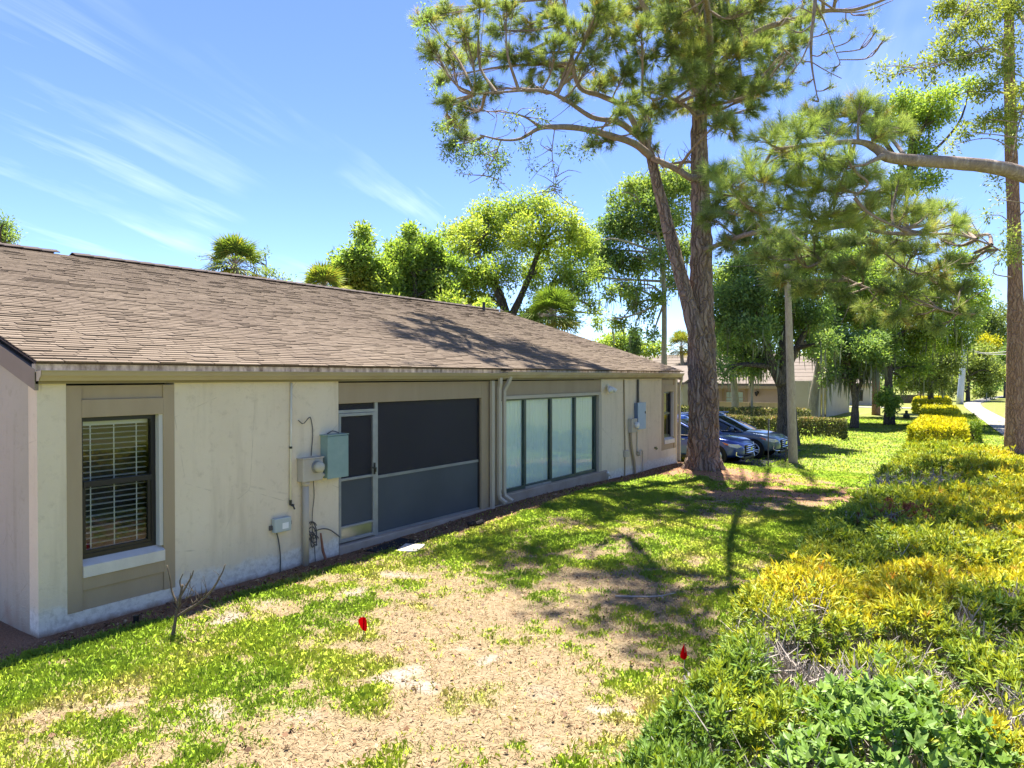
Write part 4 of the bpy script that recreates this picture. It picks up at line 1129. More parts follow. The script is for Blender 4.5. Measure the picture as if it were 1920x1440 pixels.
def needles(P, Ax, k, L, w, spread=(.25, 1.15)):
    """pine tufts: k needles round each shoot axis"""
    n = len(P); P = np.repeat(P, k, 0); A_ = np.repeat(unit(Ax), k, 0); m_ = n * k
    perp = unit(np.cross(A_, rdir(m_)))
    th = rng.uniform(*spread, m_)[:, None]
    U = A_ * np.cos(th) + perp * np.sin(th)
    s = rng.uniform(-.10, .05, m_)[:, None] * A_
    ln = (L * rng.uniform(.7, 1.15, m_))[:, None]
    S = unit(np.cross(U, rdir(m_))) * w * .5
    B = P + s
    tip = B + U * ln; tip[:, 2] -= .10 * ln[:, 0]
    return np.stack([B - S, B + S, tip], 1).reshape(-1, 3)

def tuft_mesh(name, V, t, r):
    n = len(V) // 3
    return np_mesh(name, V, None, np.arange(3 * n).reshape(-1, 3), {'t': ('FACE', np.clip(t, 0, 1)), 'r': ('FACE', r)})

def pine_crown(clumps, per, k, L, w, acc, nodes, tone=.42, tvar=.2, r0=.05, flat=.6, hang=0.0, brown=.04):
    C = []; Ax = []; T = []
    nodes = np.asarray(nodes)
    for c in clumps:
        p = np.array(c[:3]); R = c[3]
        dd = np.linalg.norm(nodes - p, axis=1) + .8 * np.maximum(0, nodes[:, 2] - p[2])
        b = nodes[np.argmin(dd)]
        ln = np.linalg.norm(p - b)
        mid = (b + p) / 2 + rng.normal(0, .09, 3) * ln; mid[2] -= .05 * ln
        pts = curve([b, mid, p], 8); acc.tube(pts, np.linspace(min(r0, .018 * ln + .012), .012, 8), 5, cap=False)
        m_ = max(6, int(per * (R / .7) ** 2))
        d = rdir(m_, .15); q = p + d * (R * rng.random(m_) ** .5)[:, None] * np.array([1, 1, flat])
        q[:, 2] -= hang * rng.random(m_) * R
        ax = unit(d * .8 + unit(p - b)[None] * .5 + rdir(m_) * .35 + np.array([0, 0, .35 - hang]))
        for i in range(0, m_, 2):
            s = pts[random.randint(3, 7)]
            acc.tube(curve([s, (s + q[i]) / 2 + rng.normal(0, .08, 3) * R, q[i]], 4), np.linspace(.010, .005, 4), 3, cap=False)
        C.append(q); Ax.append(ax)
        tt = tone + rng.normal(0, .09) + rng.normal(0, tvar * .6, m_)
        tt = np.where(rng.random(m_) < brown, .97, np.minimum(tt, .88)); T.append(tt)
    C = np.concatenate(C); Ax = np.concatenate(Ax); T = np.concatenate(T)
    V = needles(C, Ax, k, L, w)
    t = np.repeat(T, k) + rng.normal(0, .06, len(C) * k)
    return V, t, rng.random(len(C) * k)

def shift(o, base, parent):
    o.data.transform(Matrix.Translation(-Vector(base))); o.parent = parent; return o

# ================================================================== THE BIG TWIN-STEMMED PINE
PB = np.array([-6.7, 19.2, .05]); D0 = 19.6
pine = thing('pine_tree', 'huge twin-stemmed pine with a flared trunk rising beside the end of the beige house', 'tree', PB)
def pp(l): return [at(*q) for q in l]
A = Acc()
base_pts = pp([(1322, 893, D0), (1321, 878, D0), (1320, 850, D0), (1319, 780, D0), (1317, 700, D0), (1316, 640, D0), (1314, 560, D0), (1314, 450, D0), (1313, 380, D0), (1310, 300, D0), (1309, 240, D0), (1316, 180, D0), (1322, 110, D0), (1316, 20, D0), (1322, -120, D0 + .2), (1330, -260, D0), (1336, -380, D0 - .3)])
mainc = curve(base_pts, 260)
A.tube(mainc, lerp_r([.58, .50, .45, .40, .385, .385, .33, .285, .265, .24, .205, .20, .18, .16, .13, .10, .05], 260), 72, nz=.26, nf=8)
# root flares
for a in np.linspace(0, 6.28, 9)[:-1]:
    e = PB + np.array([math.cos(a), math.sin(a), 0]) * random.uniform(.55, .68)
    A.tube(curve([PB + np.array([math.cos(a) * .25, math.sin(a) * .25, .6]), PB + np.array([math.cos(a) * .40, math.sin(a) * .40, .2]), e + np.array([0, 0, -.02])], 12), lerp_r([.10, .16, .08], 12), 10, nz=.3, nf=6)
stemB = curve(pp([(1340, 800, D0 - .2), (1336, 740, D0 - .35), (1322, 680, D0 - .42), (1306, 630, D0 - .38), (1291, 570, D0 - .25), (1274, 510, D0 - .2), (1258, 450, D0 - .1), (1245, 400, D0), (1231, 345, D0), (1219, 295, D0 + .1), (1203, 262, D0)]), 110)
A.tube(stemB, lerp_r([.12, .17, .21, .23, .21, .19, .175, .165, .15, .135, .10], 110), 26, nz=.22, nf=6)
o = A.build('trunk', M['bark_pine'], None, True); shift(o, PB, pine)
A = Acc()
nodes = list(mainc[165:]) 
LIMBS = [
    ([(1219, 295, 19.6), (1190, 272, 19.2), (1150, 258, 18.6), (1090, 243, 18), (1040, 240, 17.6), (1010, 243, 17.4), (975, 262, 17.2), (940, 264, 17), (900, 255, 17)], [.11, .09, .07, .035, .02]),
    ([(1012, 241, 17.4), (985, 222, 17.2), (950, 213, 17), (900, 210, 16.8)], [.035, .02, .012]),
    ([(1203, 262, 19.6), (1160, 232, 19), (1110, 222, 18.5), (1060, 190, 18), (1015, 172, 17.6), (945, 175, 17.2), (880, 180, 17)], [.10, .07, .05, .035, .015]),
    ([(1203, 262, 19.6), (1170, 205, 19.6), (1125, 182, 19.6), (1085, 165, 19.3), (1070, 100, 19), (1062, 40, 18.7), (1050, -40, 18.5)], [.09, .07, .05, .03]),
    ([(1215, 280, 19.6), (1216, 230, 20), (1190, 190, 20.5), (1180, 120, 20.5), (1150, 40, 20.5)], [.07, .05, .025]),
    ([(1312, 330, 19.6), (1295, 335, 19.4), (1270, 320, 19.3), (1240, 306, 19.3), (1222, 298, 19.5)], [.11, .09, .07]),
    ([(1309, 310, 19.6), (1290, 305, 19.8), (1262, 308, 19.9), (1240, 316, 20)], [.05, .04, .02]),
    ([(1310, 235, 19.6), (1290, 205, 19.2), (1240, 180, 18.8), (1200, 175, 18.2)], [.07, .04, .02]),
    ([(1312, 190, 19.6), (1260, 80, 19.2), (1215, 30, 18.8), (1180, -30, 18.5)], [.10, .08, .05]),
    ([(1318, 170, 19.6), (1360, 110, 19.4), (1420, 62, 19.2), (1470, 45, 19), (1540, 25, 18.8), (1600, 22, 18.6), (1680, -6, 18.4)], [.10, .08, .06, .03]),
    ([(1315, 470, 19.6), (1340, 462, 18.8), (1400, 440, 17.6), (1450, 433, 16.6), (1500, 438, 15.8), (1545, 430, 15.2), (1600, 424, 14.6), (1650, 436, 14.2), (1720, 440, 14), (1790, 440, 13.8), (1850, 458, 13.7), (1875, 472, 13.6)], [.075, .065, .055, .05, .04, .025, .012]),
    ([(1315, 400, 19.6), (1340, 390, 19), (1365, 398, 18.4), (1420, 420, 17.8), (1440, 470, 17.4)], [.06, .045, .02]),
    ([(1480, 436, 16), (1530, 480, 15.2), (1580, 520, 14.8), (1640, 545, 14.5), (1710, 560, 14.3), (1760, 580, 14.2), (1800, 590, 14.2)], [.035, .03, .022, .015]),
    ([(1600, 424, 14.6), (1640, 460, 14.4), (1690, 500, 14.3), (1740, 520, 14.2)], [.03, .02, .012]),
    ([(940, 264, 17), (925, 300, 17), (905, 330, 17), (880, 345, 17)], [.015, .010, .006]),
    ([(1040, 240, 17.6), (1035, 290, 17.6), (1042, 340, 17.6), (1040, 360, 17.6)], [.014, .010, .005]),
    ([(1330, 120, 19.6), (1325, 30, 18), (1300, -100, 15), (1290, -220, 12.6)], [.11, .08, .05]),
    ([(1320, 60, 19.6), (1260, -60, 18), (1150, -160, 16)], [.09, .06, .03]),
]
for pts, r in LIMBS:
    q = curve(pp(pts), 40); A.tube(q, lerp_r(r, 40), 8, nz=.15, nf=8); nodes += list(q[6::2])
cl = pxc([(800, 40, 26), (835, 30, 32), (870, 60, 34), (815, 95, 32), (850, 115, 30), (900, 100, 34), (935, 60, 26), (830, 150, 22), (840, 195, 26), (850, 235, 28), (890, 160, 22), (880, 205, 30), (920, 170, 26),
          (900, 15, 26), (950, 20, 30), (990, 55, 32), (960, 110, 34), (1010, 120, 34), (1000, 160, 24), (1040, 40, 30), (1040, 90, 30), (1060, 140, 36), (1090, 60, 36), (1110, 110, 34), (1120, 160, 32), (1070, 190, 20), (1140, 30, 34),
          (1150, 80, 32), (1170, 140, 36), (1180, 190, 28), (1210, 220, 28), (1160, 220, 22), (1200, 60, 36), (1210, 110, 34), (1240, 160, 36), (1235, 205, 28), (1250, 40, 38), (1260, 95, 34), (1285, 140, 34), (1290, 60, 36),
          (1275, 200, 28), (1310, 20, 40), (1300, 110, 36), (1335, 80, 40), (1345, 140, 38), (1330, 190, 30), (1370, 40, 42), (1380, 105, 38), (1385, 165, 32), (1420, 20, 36), (1425, 90, 32), (1430, 140, 26), (1360, 215, 22),
          (1470, 30, 24), (1290, 30, 40, 17.4), (1320, 90, 38, 17.4), (1340, 40, 40, 17.2), (1300, 150, 34, 17.6), (1345, 150, 38, 17.6), (1285, 100, 34, 17.2), (1325, 205, 26, 18), (1390, 70, 38, 17.4), (1400, 180, 26, 18), (1440, 60, 38), (1485, 85, 28), (1455, 120, 34), (1500, 55, 26), (1405, 205, 26), (1425, 170, 32), (1375, 245, 24), (1350, 230, 28), (1460, 165, 22), (1520, 30, 22), (1120, 20, 34), (1190, 20, 36), (1240, 10, 36), (1030, 20, 30), (1130, 265, 24), (1105, 275, 16), (1200, 250, 22), (1225, 275, 18), (870, 260, 24), (850, 275, 14)], 18.6, 1.9)
# lower right sprays, nearer to the camera
cl += pxc([(1345, 330, 30), (1350, 370, 34), (1330, 410, 30), (1375, 400, 36), (1385, 440, 30), (1360, 460, 30), (1410, 430, 34)], 18.3, .6)
cl += pxc([(1450, 440, 26), (1480, 460, 30), (1520, 430, 28), (1550, 460, 30), (1570, 500, 28), (1600, 450, 30), (1640, 470, 30), (1680, 450, 30), (1640, 410, 24), (1720, 470, 28), (1760, 450, 24), (1690, 500, 30), (1740, 510, 30), (1780, 490, 24), (1800, 540, 26), (1750, 560, 30), (1700, 545, 30), (1790, 580, 24), (1820, 445, 20), (1610, 500, 26), (1660, 540, 26), (1530, 490, 26), (1720, 590, 24), (1760, 610, 20), (1490, 500, 24), (1430, 480, 28), (1460, 520, 28), (1500, 540, 26), (1540, 540, 28), (1580, 550, 28), (1620, 580, 26), (1680, 590, 26), (1700, 410, 26), (1650, 380, 26), (1740, 390, 24), (1600, 400, 28), (1560, 410, 26), (1760, 530, 28), (1810, 500, 22), (1820, 590, 18), (1790, 430, 22), (1850, 470, 10), (1800, 410, 16)], 14.6, .8)
# bare side twigs and dead stubs along the boughs
for _ in range(260):
    s0 = nodes[random.randrange(len(mainc[165:]) + 2, len(nodes))]; d_ = rdir(1, .25)[0]; L_ = random.uniform(.15, .9)
    A.tube(curve([s0, s0 + d_ * L_ * .5 + rng.normal(0, .05, 3), s0 + d_ * L_ + rng.normal(0, .10, 3)], 5), np.linspace(.014, .004, 5), 4, cap=False)
# high crown above the picture
hc = []
for i in range(46):
    a = random.uniform(0, 6.28); r = 6.2 * math.sqrt(random.random())
    hc.append((PB[0] + .4 + r * math.cos(a), PB[1] - 1.2 + r * math.sin(a), random.uniform(13.8, 19.5) - .12 * r, random.uniform(.6, 1.0)))
for i in range(20):      # a long bough reaching over the lawn, above the picture
    hc.append((-4.6 + random.uniform(-2.6, 2.6), 13.0 + random.uniform(-3.2, 3.0), random.uniform(12.6, 14.6), random.uniform(.6, .95)))
V, t, r = pine_crown(cl, 118, 46, .25, .0105, A, nodes, .46, .26, hang=.15)
Vh, th_, rh = pine_crown(hc, 36, 24, .26, .014, A, nodes, .46, .26, hang=.15)
V = np.concatenate([V, Vh]); t = np.concatenate([t, th_]); r = np.concatenate([r, rh])
o = A.build('branch', M['bark_limb'], None, True); shift(o, PB, pine)
link('crown', tuft_mesh('crown', V - PB, t, r), M['needle'], pine)
# drooping leafy sprays at the left tips
tips = pxc([(800, 20, 14), (790, 60, 12), (800, 130, 10), (815, 170, 14), (830, 240, 16), (845, 285, 20), (870, 290, 20), (900, 280, 22), (930, 290, 20), (930, 320, 18), (945, 300, 16), (985, 275, 14), (1035, 320, 10), (1040, 350, 9), (1000, 310, 8), (1060, 280, 14), (1090, 290, 14), (870, 320, 10), (925, 345, 10), (1010, 210, 12), (1015, 230, 8), (915, 368, 5), (960, 230, 12), (1110, 250, 14)], 17.0, .5)
V, t, r, q = foliage(tips, 700, 5, .07, .085, .03, .5, .3, gap=.35, droop=.5)
link('leaf_spray', leaf_mesh('leaf_spray', V - PB, t, r), M['oak_leaf'], pine)

# ================================================================== THE PINE BOUGH THAT ENTERS FROM THE RIGHT
RB = np.array([2.2, 13.6, 0.0])
t2 = thing('pine_tree', 'pine whose thick bare bough enters from the right edge and ends in bright needles', 'tree', RB)
A = Acc()
tk = curve([RB + np.array(v) for v in ((0, 0, -.1), (.02, 0, 1.5), (.0, .05, 4), (-.05, .1, 7), (0, .1, 11), (.1, 0, 15), (.1, 0, 18))], 70)
A.tube(tk, lerp_r([.42, .33, .30, .27, .22, .15, .05], 70), 26, nz=.22, nf=5)
o = A.build('trunk', M['bark_red'], None, True); shift(o, RB, t2)
A = Acc(); nodes = list(tk[30:])
b0 = tk[20]
SUBS = [
    ([tuple(b0), (2150, 470, 10.0), (2040, 410, 10.0), (1960, 352, 10), (1915, 328, 10), (1850, 313, 10), (1770, 306, 10), (1700, 301, 10), (1660, 295, 10), (1640, 280, 10.1), (1610, 268, 10.1), (1560, 270, 10.2), (1500, 276, 10.2), (1450, 282, 10.3)], [.15, .135, .125, .115, .105, .095, .085, .08, .07, .045, .035, .028, .02]),
    ([(1655, 293, 10), (1640, 300, 9.9), (1620, 310, 9.8)], [.05, .03, .02]),
    ([(1590, 270, 10.1), (1600, 320, 10.2), (1625, 345, 10.2), (1600, 370, 10.3)], [.03, .02, .015]),
    ([(1600, 372, 10.3), (1625, 398, 10.3), (1660, 418, 10.3), (1690, 430, 10.3)], [.028, .02, .012]),
    ([(1600, 275, 10.1), (1580, 330, 10.6), (1560, 380, 10.8), (1540, 430, 11)], [.022, .016, .01]),
    ([(1500, 276, 10.2), (1450, 300, 10.5), (1400, 340, 10.8), (1370, 360, 10.9)], [.02, .014, .008]),
    ([(1700, 301, 10), (1640, 230, 10.8), (1590, 215, 11)], [.03, .02, .01]),
]
for pts, r in SUBS:
    P_ = [np.array(q) if (len(q) == 3 and abs(q[0]) < 200) else at(*q) for q in pts]
    q = curve(P_, 50); A.tube(q, lerp_r(r, 50), 14, nz=.18, nf=10); nodes += list(q[24::2])
# upper limb and its hanging branch
up = curve([tk[48], at(2100, -120, 10.8), at(1900, -160, 11), at(1720, -130, 11.2), at(1580, -90, 11.4), at(1528, -40, 11.5)], 40)
A.tube(up, lerp_r([.12, .10, .07, .05, .04], 40), 10, nz=.15, nf=8)
hang = [([(1528, -40, 11.5), (1524, 20, 11.5), (1518, 80, 11.5), (1520, 130, 11.6), (1530, 185, 11.6)], [.035, .03, .02, .01]),
        ([(1518, 75, 11.5), (1500, 115, 11.4), (1480, 140, 11.3), (1470, 170, 11.3)], [.016, .010, .006]),
        ([(1526, 10, 11.5), (1545, 50, 11.7), (1560, 90, 11.8), (1572, 120, 11.8)], [.016, .010, .006]),
        ([(1527, 0, 11.5), (1570, 25, 11.8), (1620, 24, 12), (1670, 5, 12.2)], [.02, .014, .008]),
        ([(1520, 120, 11.6), (1545, 135, 11.6), (1575, 150, 11.6)], [.010, .006]),
        ([(1523, 30, 11.5), (1490, 20, 11.2), (1455, 60, 11)], [.012, .006])]
for pts, r in hang:
    q = curve(pp(pts), 24); A.tube(q, lerp_r(r, 24), 7, nz=.2, nf=12)
cl = pxc([(1340, 330, 30), (1370, 350, 30), (1400, 310, 32), (1430, 340, 34), (1400, 370, 30), (1430, 260, 26), (1460, 240, 28), (1470, 290, 34), (1500, 250, 32), (1520, 225, 30), (1560, 215, 32), (1550, 250, 30), (1590, 230, 34), (1610, 200, 28), (1640, 220, 30), (1670, 240, 26), (1690, 250, 20), (1640, 255, 24),
          (1500, 310, 34), (1540, 300, 34), (1580, 310, 34), (1530, 350, 36), (1480, 350, 34), (1570, 360, 34), (1610, 340, 32), (1640, 320, 22), (1660, 360, 26), (1620, 390, 30), (1680, 350, 24), (1700, 390, 26), (1460, 390, 34), (1510, 400, 34), (1560, 400, 32), (1600, 420, 24), (1670, 410, 22),
          (1740, 400, 22), (1770, 390, 20), (1790, 420, 20), (1740, 430, 20), (1420, 400, 30)], 10.6, .8)
V1, t1, r1_ = pine_crown(cl, 200, 66, .21, .0052, A, nodes, .48, .26, r0=.03, flat=.85, brown=.03)
cl2 = [(1480, 140, 12), (1510, 160, 14), (1545, 100, 14), (1500, 120, 12), (1560, 130, 14), (1585, 45, 14), (1600, 70, 14), (1630, 30, 12), (1480, 60, 14), (1460, 90, 12), (1560, 60, 12), (1520, 190, 12), (1555, 165, 12), (1475, 165, 9), (1640, 60, 10), (1655, 75, 8)]
V2, t2_, r2_ = pine_crown(pxc(cl2, 11.6, .4), 50, 22, .12, .006, A, list(np.concatenate([curve(pp(h_[0]), 20) for h_ in hang])), .55, .25, r0=.01)
hi = []
for i in range(10):
    a = random.uniform(0, 6.28); rr_ = 2.4 * math.sqrt(random.random())
    hi.append((RB[0] + rr_ * math.cos(a), RB[1] + rr_ * math.sin(a), random.uniform(12.5, 18), random.uniform(.6, 1.0)))
V3, t3, r3 = pine_crown(hi, 50, 24, .24, .014, A, nodes + list(tk[40:]), .45, .2)
o = A.build('branch', M['bark_limb'], None, True); shift(o, RB, t2)
link('crown', tuft_mesh('crown', np.concatenate([V1, V2, V3]) - RB, np.concatenate([t1, t2_, t3]), np.concatenate([r1_, r2_, r3])), M['needle_light'], t2)

# ================================================================== THE SLENDER PINE BY THE FOOTPATH
SB = np.array([.62, 36.4, -.62]); DS = 29.8
t3_ = thing('pine_tree', 'tall slender reddish pine trunk standing between the hedge and the footpath', 'tree', SB)
A = Acc()
q = curve(pp([(1906, 862, DS), (1905, 845, DS), (1904, 780, DS), (1904, 640, DS), (1901, 500, DS), (1898, 400, DS), (1893, 300, DS), (1890, 200, DS), (1887, 100, DS), (1886, 0, DS), (1884, -150, DS), (1884, -300, DS)]), 90)
A.tube(q, lerp_r([.52, .42, .36, .32, .27, .25, .23, .22, .20, .17, .10, .04], 90), 24, nz=.16, nf=6)
o = A.build('trunk', M['bark_red'], None, True); shift(o, SB, t3_)
A = Acc(); nodes = list(q[30:])
for pts, r in [([(1887, 110, DS), (1850, 95, 28), (1800, 110, 27), (1750, 125, 26), (1690, 135, 25.5)], [.05, .03, .012]), ([(1888, 30, DS), (1830, -10, 28), (1800, 40, 27), (1775, 85, 26.5)], [.05, .03, .015]),
               ([(1892, 180, DS), (1860, 175, 28.5), (1810, 175, 28), (1780, 190, 28)], [.04, .02, .01]), ([(1886, -10, DS), (1920, 60, 28), (1925, 160, 27), (1905, 240, 26.5), (1895, 300, 26)], [.07, .05, .03, .015]),
               ([(1884, -60, DS), (1800, -60, 27), (1700, -20, 26)], [.05, .03, .01])]:
    c_ = curve(pp(pts), 30); A.tube(c_, lerp_r(r, 30), 6, nz=.15, nf=8); nodes += list(c_[5:])
sp = pxc([(1770, 20, 22), (1810, 30, 24), (1850, 15, 26), (1890, 20, 26), (1840, 60, 20), (1890, 80, 22), (1790, 70, 16), (1760, 100, 20), (1800, 115, 24), (1730, 125, 16), (1840, 110, 18), (1760, 75, 12), (1880, 130, 20), (1910, 170, 18), (1900, 215, 20), (1870, 225, 22), (1840, 235, 16), (1825, 180, 14), (1850, 170, 16), (1805, 250, 10), (1775, 275, 9), (1690, 130, 10), (1645, 130, 10), (1660, 145, 8), (1740, 150, 10), (1895, 260, 14), (1896, 430, 12), (1890, 455, 14), (1900, 475, 12), (1880, 480, 9), (1865, 340, 10), (1780, 55, 12), (1870, 375, 6), (1850, 405, 6)], 27.6, 1.2)
V, t, r, qq = foliage(sp, 1900, 6, .13, .17, .06, .75, .3, gap=.35, droop=.2)
limbs_to(A, sp, nodes, .03, .008, twigs=3, sag=.02)
o = A.build('branch', M['bark_limb'], None, True); shift(o, SB, t3_)
link('crown', leaf_mesh('crown', V - SB, t, r), M['olive_leaf'], t3_)
V = []
hi = [(SB[0] + random.uniform(-3, 3), SB[1] + random.uniform(-3, 3), random.uniform(18.5, 24), random.uniform(.7, 1.1)) for _ in range(14)]
A2 = Acc(); V, t, r = pine_crown(hi, 40, 22, .26, .02, A2, nodes, .45, .2)
o = A2.build('twig', M['bark_pine'], None, True); shift(o, SB, t3_)
link('needle_crown', tuft_mesh('needle_crown', V - SB, t, r), M['needle'], t3_)

# ================================================================== TREES BEHIND THE ROOF
def gp(px, d):
    p = at(px, 705, d); p[2] = float(gz(p[0], p[1])); return p
def up(px, py, d): return at(px, py, d)
D = 33
b = gp(955, D)
oakT = leafy_tree('oak_tree', 'broad pale green oak with forked dark limbs showing above the roof ridge', 'tree', b,
    [b, up(955, 660, D), up(950, 600, D), up(940, 560, D), up(925, 520, D)], [.35, .3, .26, .18, .10],
    pxc([(875, 430, 30), (915, 405, 34), (960, 395, 34), (1005, 390, 34), (1050, 405, 34), (1075, 440, 32), (1085, 485, 28), (1060, 520, 32), (1030, 470, 38), (985, 440, 40), (940, 450, 40), (895, 465, 36), (865, 470, 28), (905, 515, 36), (950, 510, 34), (1000, 505, 34), (1020, 550, 30), (870, 530, 34), (890, 570, 30), (850, 570, 28), (1095, 540, 18), (1065, 560, 22), (930, 560, 22), (1020, 385, 16), (1110, 575, 14), (1130, 590, 10), (880, 600, 26), (920, 600, 24), (980, 600, 26), (1010, 590, 24), (1060, 600, 20), (845, 440, 22), (1095, 455, 22), (1105, 510, 18)], D, 1.6),
    7400, 6, .15, .17, .07, 'bright_leaf', 'bark_oak', .62, .28, gap=.46, moss=160, mossL=.7, limb=.10, twigs=5,
    extra=[([up(950, 610, D), up(975, 560, D), up(1000, 500, D), up(1015, 450, D)], [.2, .14, .07]), ([up(953, 600, D), up(935, 560, D - .5), up(910, 500, D - .5), up(890, 460, D)], [.16, .10, .05]), ([up(960, 620, D), up(985, 590, D), up(1030, 540, D)], [.14, .10, .05])])
D = 29
b = gp(690, D)
leafy_tree('leafy_tree', 'yellow-green bushy tree above the roof with one shoot rising at its left', 'tree', b, [b, up(690, 640, D), up(690, 560, D), up(685, 500, D)], [.2, .17, .12, .05],
    pxc([(680, 435, 12), (684, 455, 16), (675, 480, 24), (650, 500, 26), (690, 500, 30), (640, 520, 22), (665, 530, 32), (700, 540, 32), (690, 575, 32), (650, 560, 28), (720, 520, 26), (725, 570, 28), (635, 505, 12), (628, 480, 7)], D, 1.0),
    3800, 6, .12, .17, .08, 'bright_leaf', 'bark_oak', .55, .25, gap=.36)
D = 30.5
b = gp(775, D)
leafy_tree('leafy_tree', 'deep green leafy tree in the middle of the row above the roof ridge', 'tree', b, [b, up(775, 640, D), up(778, 560, D), up(775, 480, D)], [.24, .2, .14, .05],
    pxc([(770, 435, 14), (775, 455, 22), (765, 480, 28), (790, 490, 30), (740, 470, 18), (745, 500, 28), (810, 465, 26), (825, 490, 26), (800, 525, 32), (770, 540, 32), (745, 560, 28), (800, 570, 30), (835, 540, 28), (850, 500, 22), (840, 575, 26), (765, 425, 8)], D, 1.0),
    4400, 6, .12, .17, .08, 'bright_leaf', 'bark_oak', .42, .3, gap=.36)
D = 27.5
b = gp(800, D)
leafy_tree('leafy_tree', 'low bright bush showing just above the roof line before the taller trees', 'tree', b, [b, up(800, 660, D), up(800, 620, D)], [.1, .08, .04],
    pxc([(720, 570, 16), (745, 580, 16), (770, 588, 14), (800, 590, 14), (860, 600, 14), (895, 590, 16), (910, 575, 12), (835, 600, 12)], D, .6), 900, 6, .09, .14, .07, 'bright_leaf', 'bark_oak', .7, .25, gap=.3)
D = 34
b = gp(20, D)
leafy_tree('leafy_tree', 'treetop just showing over the roof at the left edge of the view', 'tree', b, [b, up(5, 600, D), up(0, 470, D)], [.25, .2, .06],
    pxc([(5, 440, 22), (20, 430, 14), (-20, 450, 30), (10, 415, 10), (28, 445, 8), (-40, 430, 30)], D, .8), 800, 6, .11, .15, .06, 'oak_leaf', 'bark_oak', .45, .25, gap=.4)
D = 31
b = gp(520, D)
leafy_tree('leafy_tree', 'thin wispy treetop between the two palms above the roof', 'tree', b, [b, up(500, 600, D), up(500, 490, D)], [.12, .09, .02],
    pxc([(372, 482, 4), (378, 487, 3), (488, 482, 5), (500, 475, 4), (515, 512, 9), (530, 522, 9), (545, 526, 7), (500, 510, 9)], D, .5), 140, 5, .08, .12, .05, 'oak_leaf', 'bark_oak', .5, .25, gap=.3, limb=.03)

def palm(label, px, py, D, rad, n, tone, group='fan palms behind the roof', seed=0):
    b = gp(px, D); c = at(px, py, D)
    t_ = thing('palm_tree', label, 'palm', b, 0, group)
    A = Acc(); q = curve([b, (b + c) / 2 + np.array([.15, .05, 0]), c], 24); A.tube(q, lerp_r([.2, .15, .16], 24), 10, nz=.15, nf=5)
    o = A.build('trunk', M['bark_pale'], None, True); shift(o, b, t_)
    V = []; T = []
    A = Acc()
    for i in range(n):
        el = random.uniform(-.5, 1.45); az = random.uniform(0, 6.28)
        d = np.array([math.cos(az) * math.cos(el), math.sin(az) * math.cos(el), math.sin(el)])
        h = c + d * rad * .45
        A.tube(curve([c, c + d * rad * .25 + np.array([0, 0, .03]), h], 5), .015, 4, cap=False)
        side = unit(np.cross(d, np.array([0, 0, 1.0]))); upv = np.cross(side, d)
        m_ = 20
        for a in np.linspace(-1.75, 1.75, m_):
            u = d * math.cos(a) + side * math.sin(a) * 1.0 - np.array([0, 0, .16 + .12 * abs(a)]) + upv * .05
            ln = rad * .62 * (1 - .12 * abs(a)) * random.uniform(.85, 1.1)
            w = unit(np.cross(u, upv)) * .028
            tip = h + u * ln; tip[2] -= .14 * ln
            V += [h, h + u * ln * .5 + w, tip, h + u * ln * .5 - w]; T.append(tone + random.gauss(0, .12) + (.3 if el < -.2 else 0))
    o = A.build('stalk', M['palm_leaf'] if False else M['twig'], None, True); shift(o, b, t_)
    V = np.array(V); link('frond', leaf_mesh('frond', V - b, np.array(T), rng.random(len(T))), M['palm_leaf'], t_)
palm('fan palm standing alone over the left part of the roof ridge', 441, 503, 27, 1.6, 54, .6)
palm('yellowish fan palm half hidden behind the roof, left of the leafy trees', 606, 545, 26, 1.3, 46, .7)
palm('fan palm at the right foot of the big oak, over the sloping roof end', 1036, 592, 29.5, 1.6, 54, .5)
palm('far yellowing fan palm beyond the second building', 1277, 650, 62, 1.9, 36, .8, group='fan palms behind the roof')

# ================================================================== TREES BEYOND THE HOUSE
D = 43
b = gp(1246, D)
leafy_tree('oak_tree', 'airy mid green oak with a straight thin trunk behind the twin-stemmed pine', 'tree', b, [b, up(1245, 640, D), up(1245, 560, D), up(1240, 480, D), up(1225, 400, D)], [.22, .17, .15, .12, .05],
    pxc([(1175, 385, 34), (1150, 430, 36), (1190, 430, 36), (1225, 390, 36), (1215, 350, 34), (1255, 340, 36), (1235, 440, 34), (1265, 410, 34), (1125, 470, 30), (1120, 510, 24), (1160, 490, 34), (1200, 490, 32), (1240, 490, 30), (1280, 470, 30), (1280, 350, 30), (1170, 540, 20), (1140, 550, 16), (1190, 570, 16), (1215, 590, 18), (1120, 605, 9), (1160, 605, 13), (1185, 545, 16), (1230, 560, 16), (1260, 530, 22), (1110, 455, 20), (1180, 350, 16), (1150, 370, 12), (1190, 620, 10), (1225, 630, 10)], D, 1.8),
    5600, 6, .15, .21, .10, 'oak_leaf', 'bark_pale', .62, .28, gap=.45, moss=260, mossL=1.2, limb=.08)
D = 64
for (lb, lst, tn, nm) in (('low light green trees showing over the second roof, left of the twin-stemmed pine', [(1140, 648, 22), (1165, 640, 22), (1190, 650, 20), (1215, 655, 16), (1120, 655, 14), (1235, 655, 12)], .6, 'bright_leaf'), ):
    b = gp(1180, D)
    leafy_tree('leafy_tree', lb, 'tree', b, [b, up(1175, 700, D), up(1175, 660, D)], [.2, .16, .06], pxc(lst, D, 1.5), 900, 6, .2, .28, .13, nm, 'bark_oak', tn, .2, gap=.28)
D = 60
b = gp(1190, D)
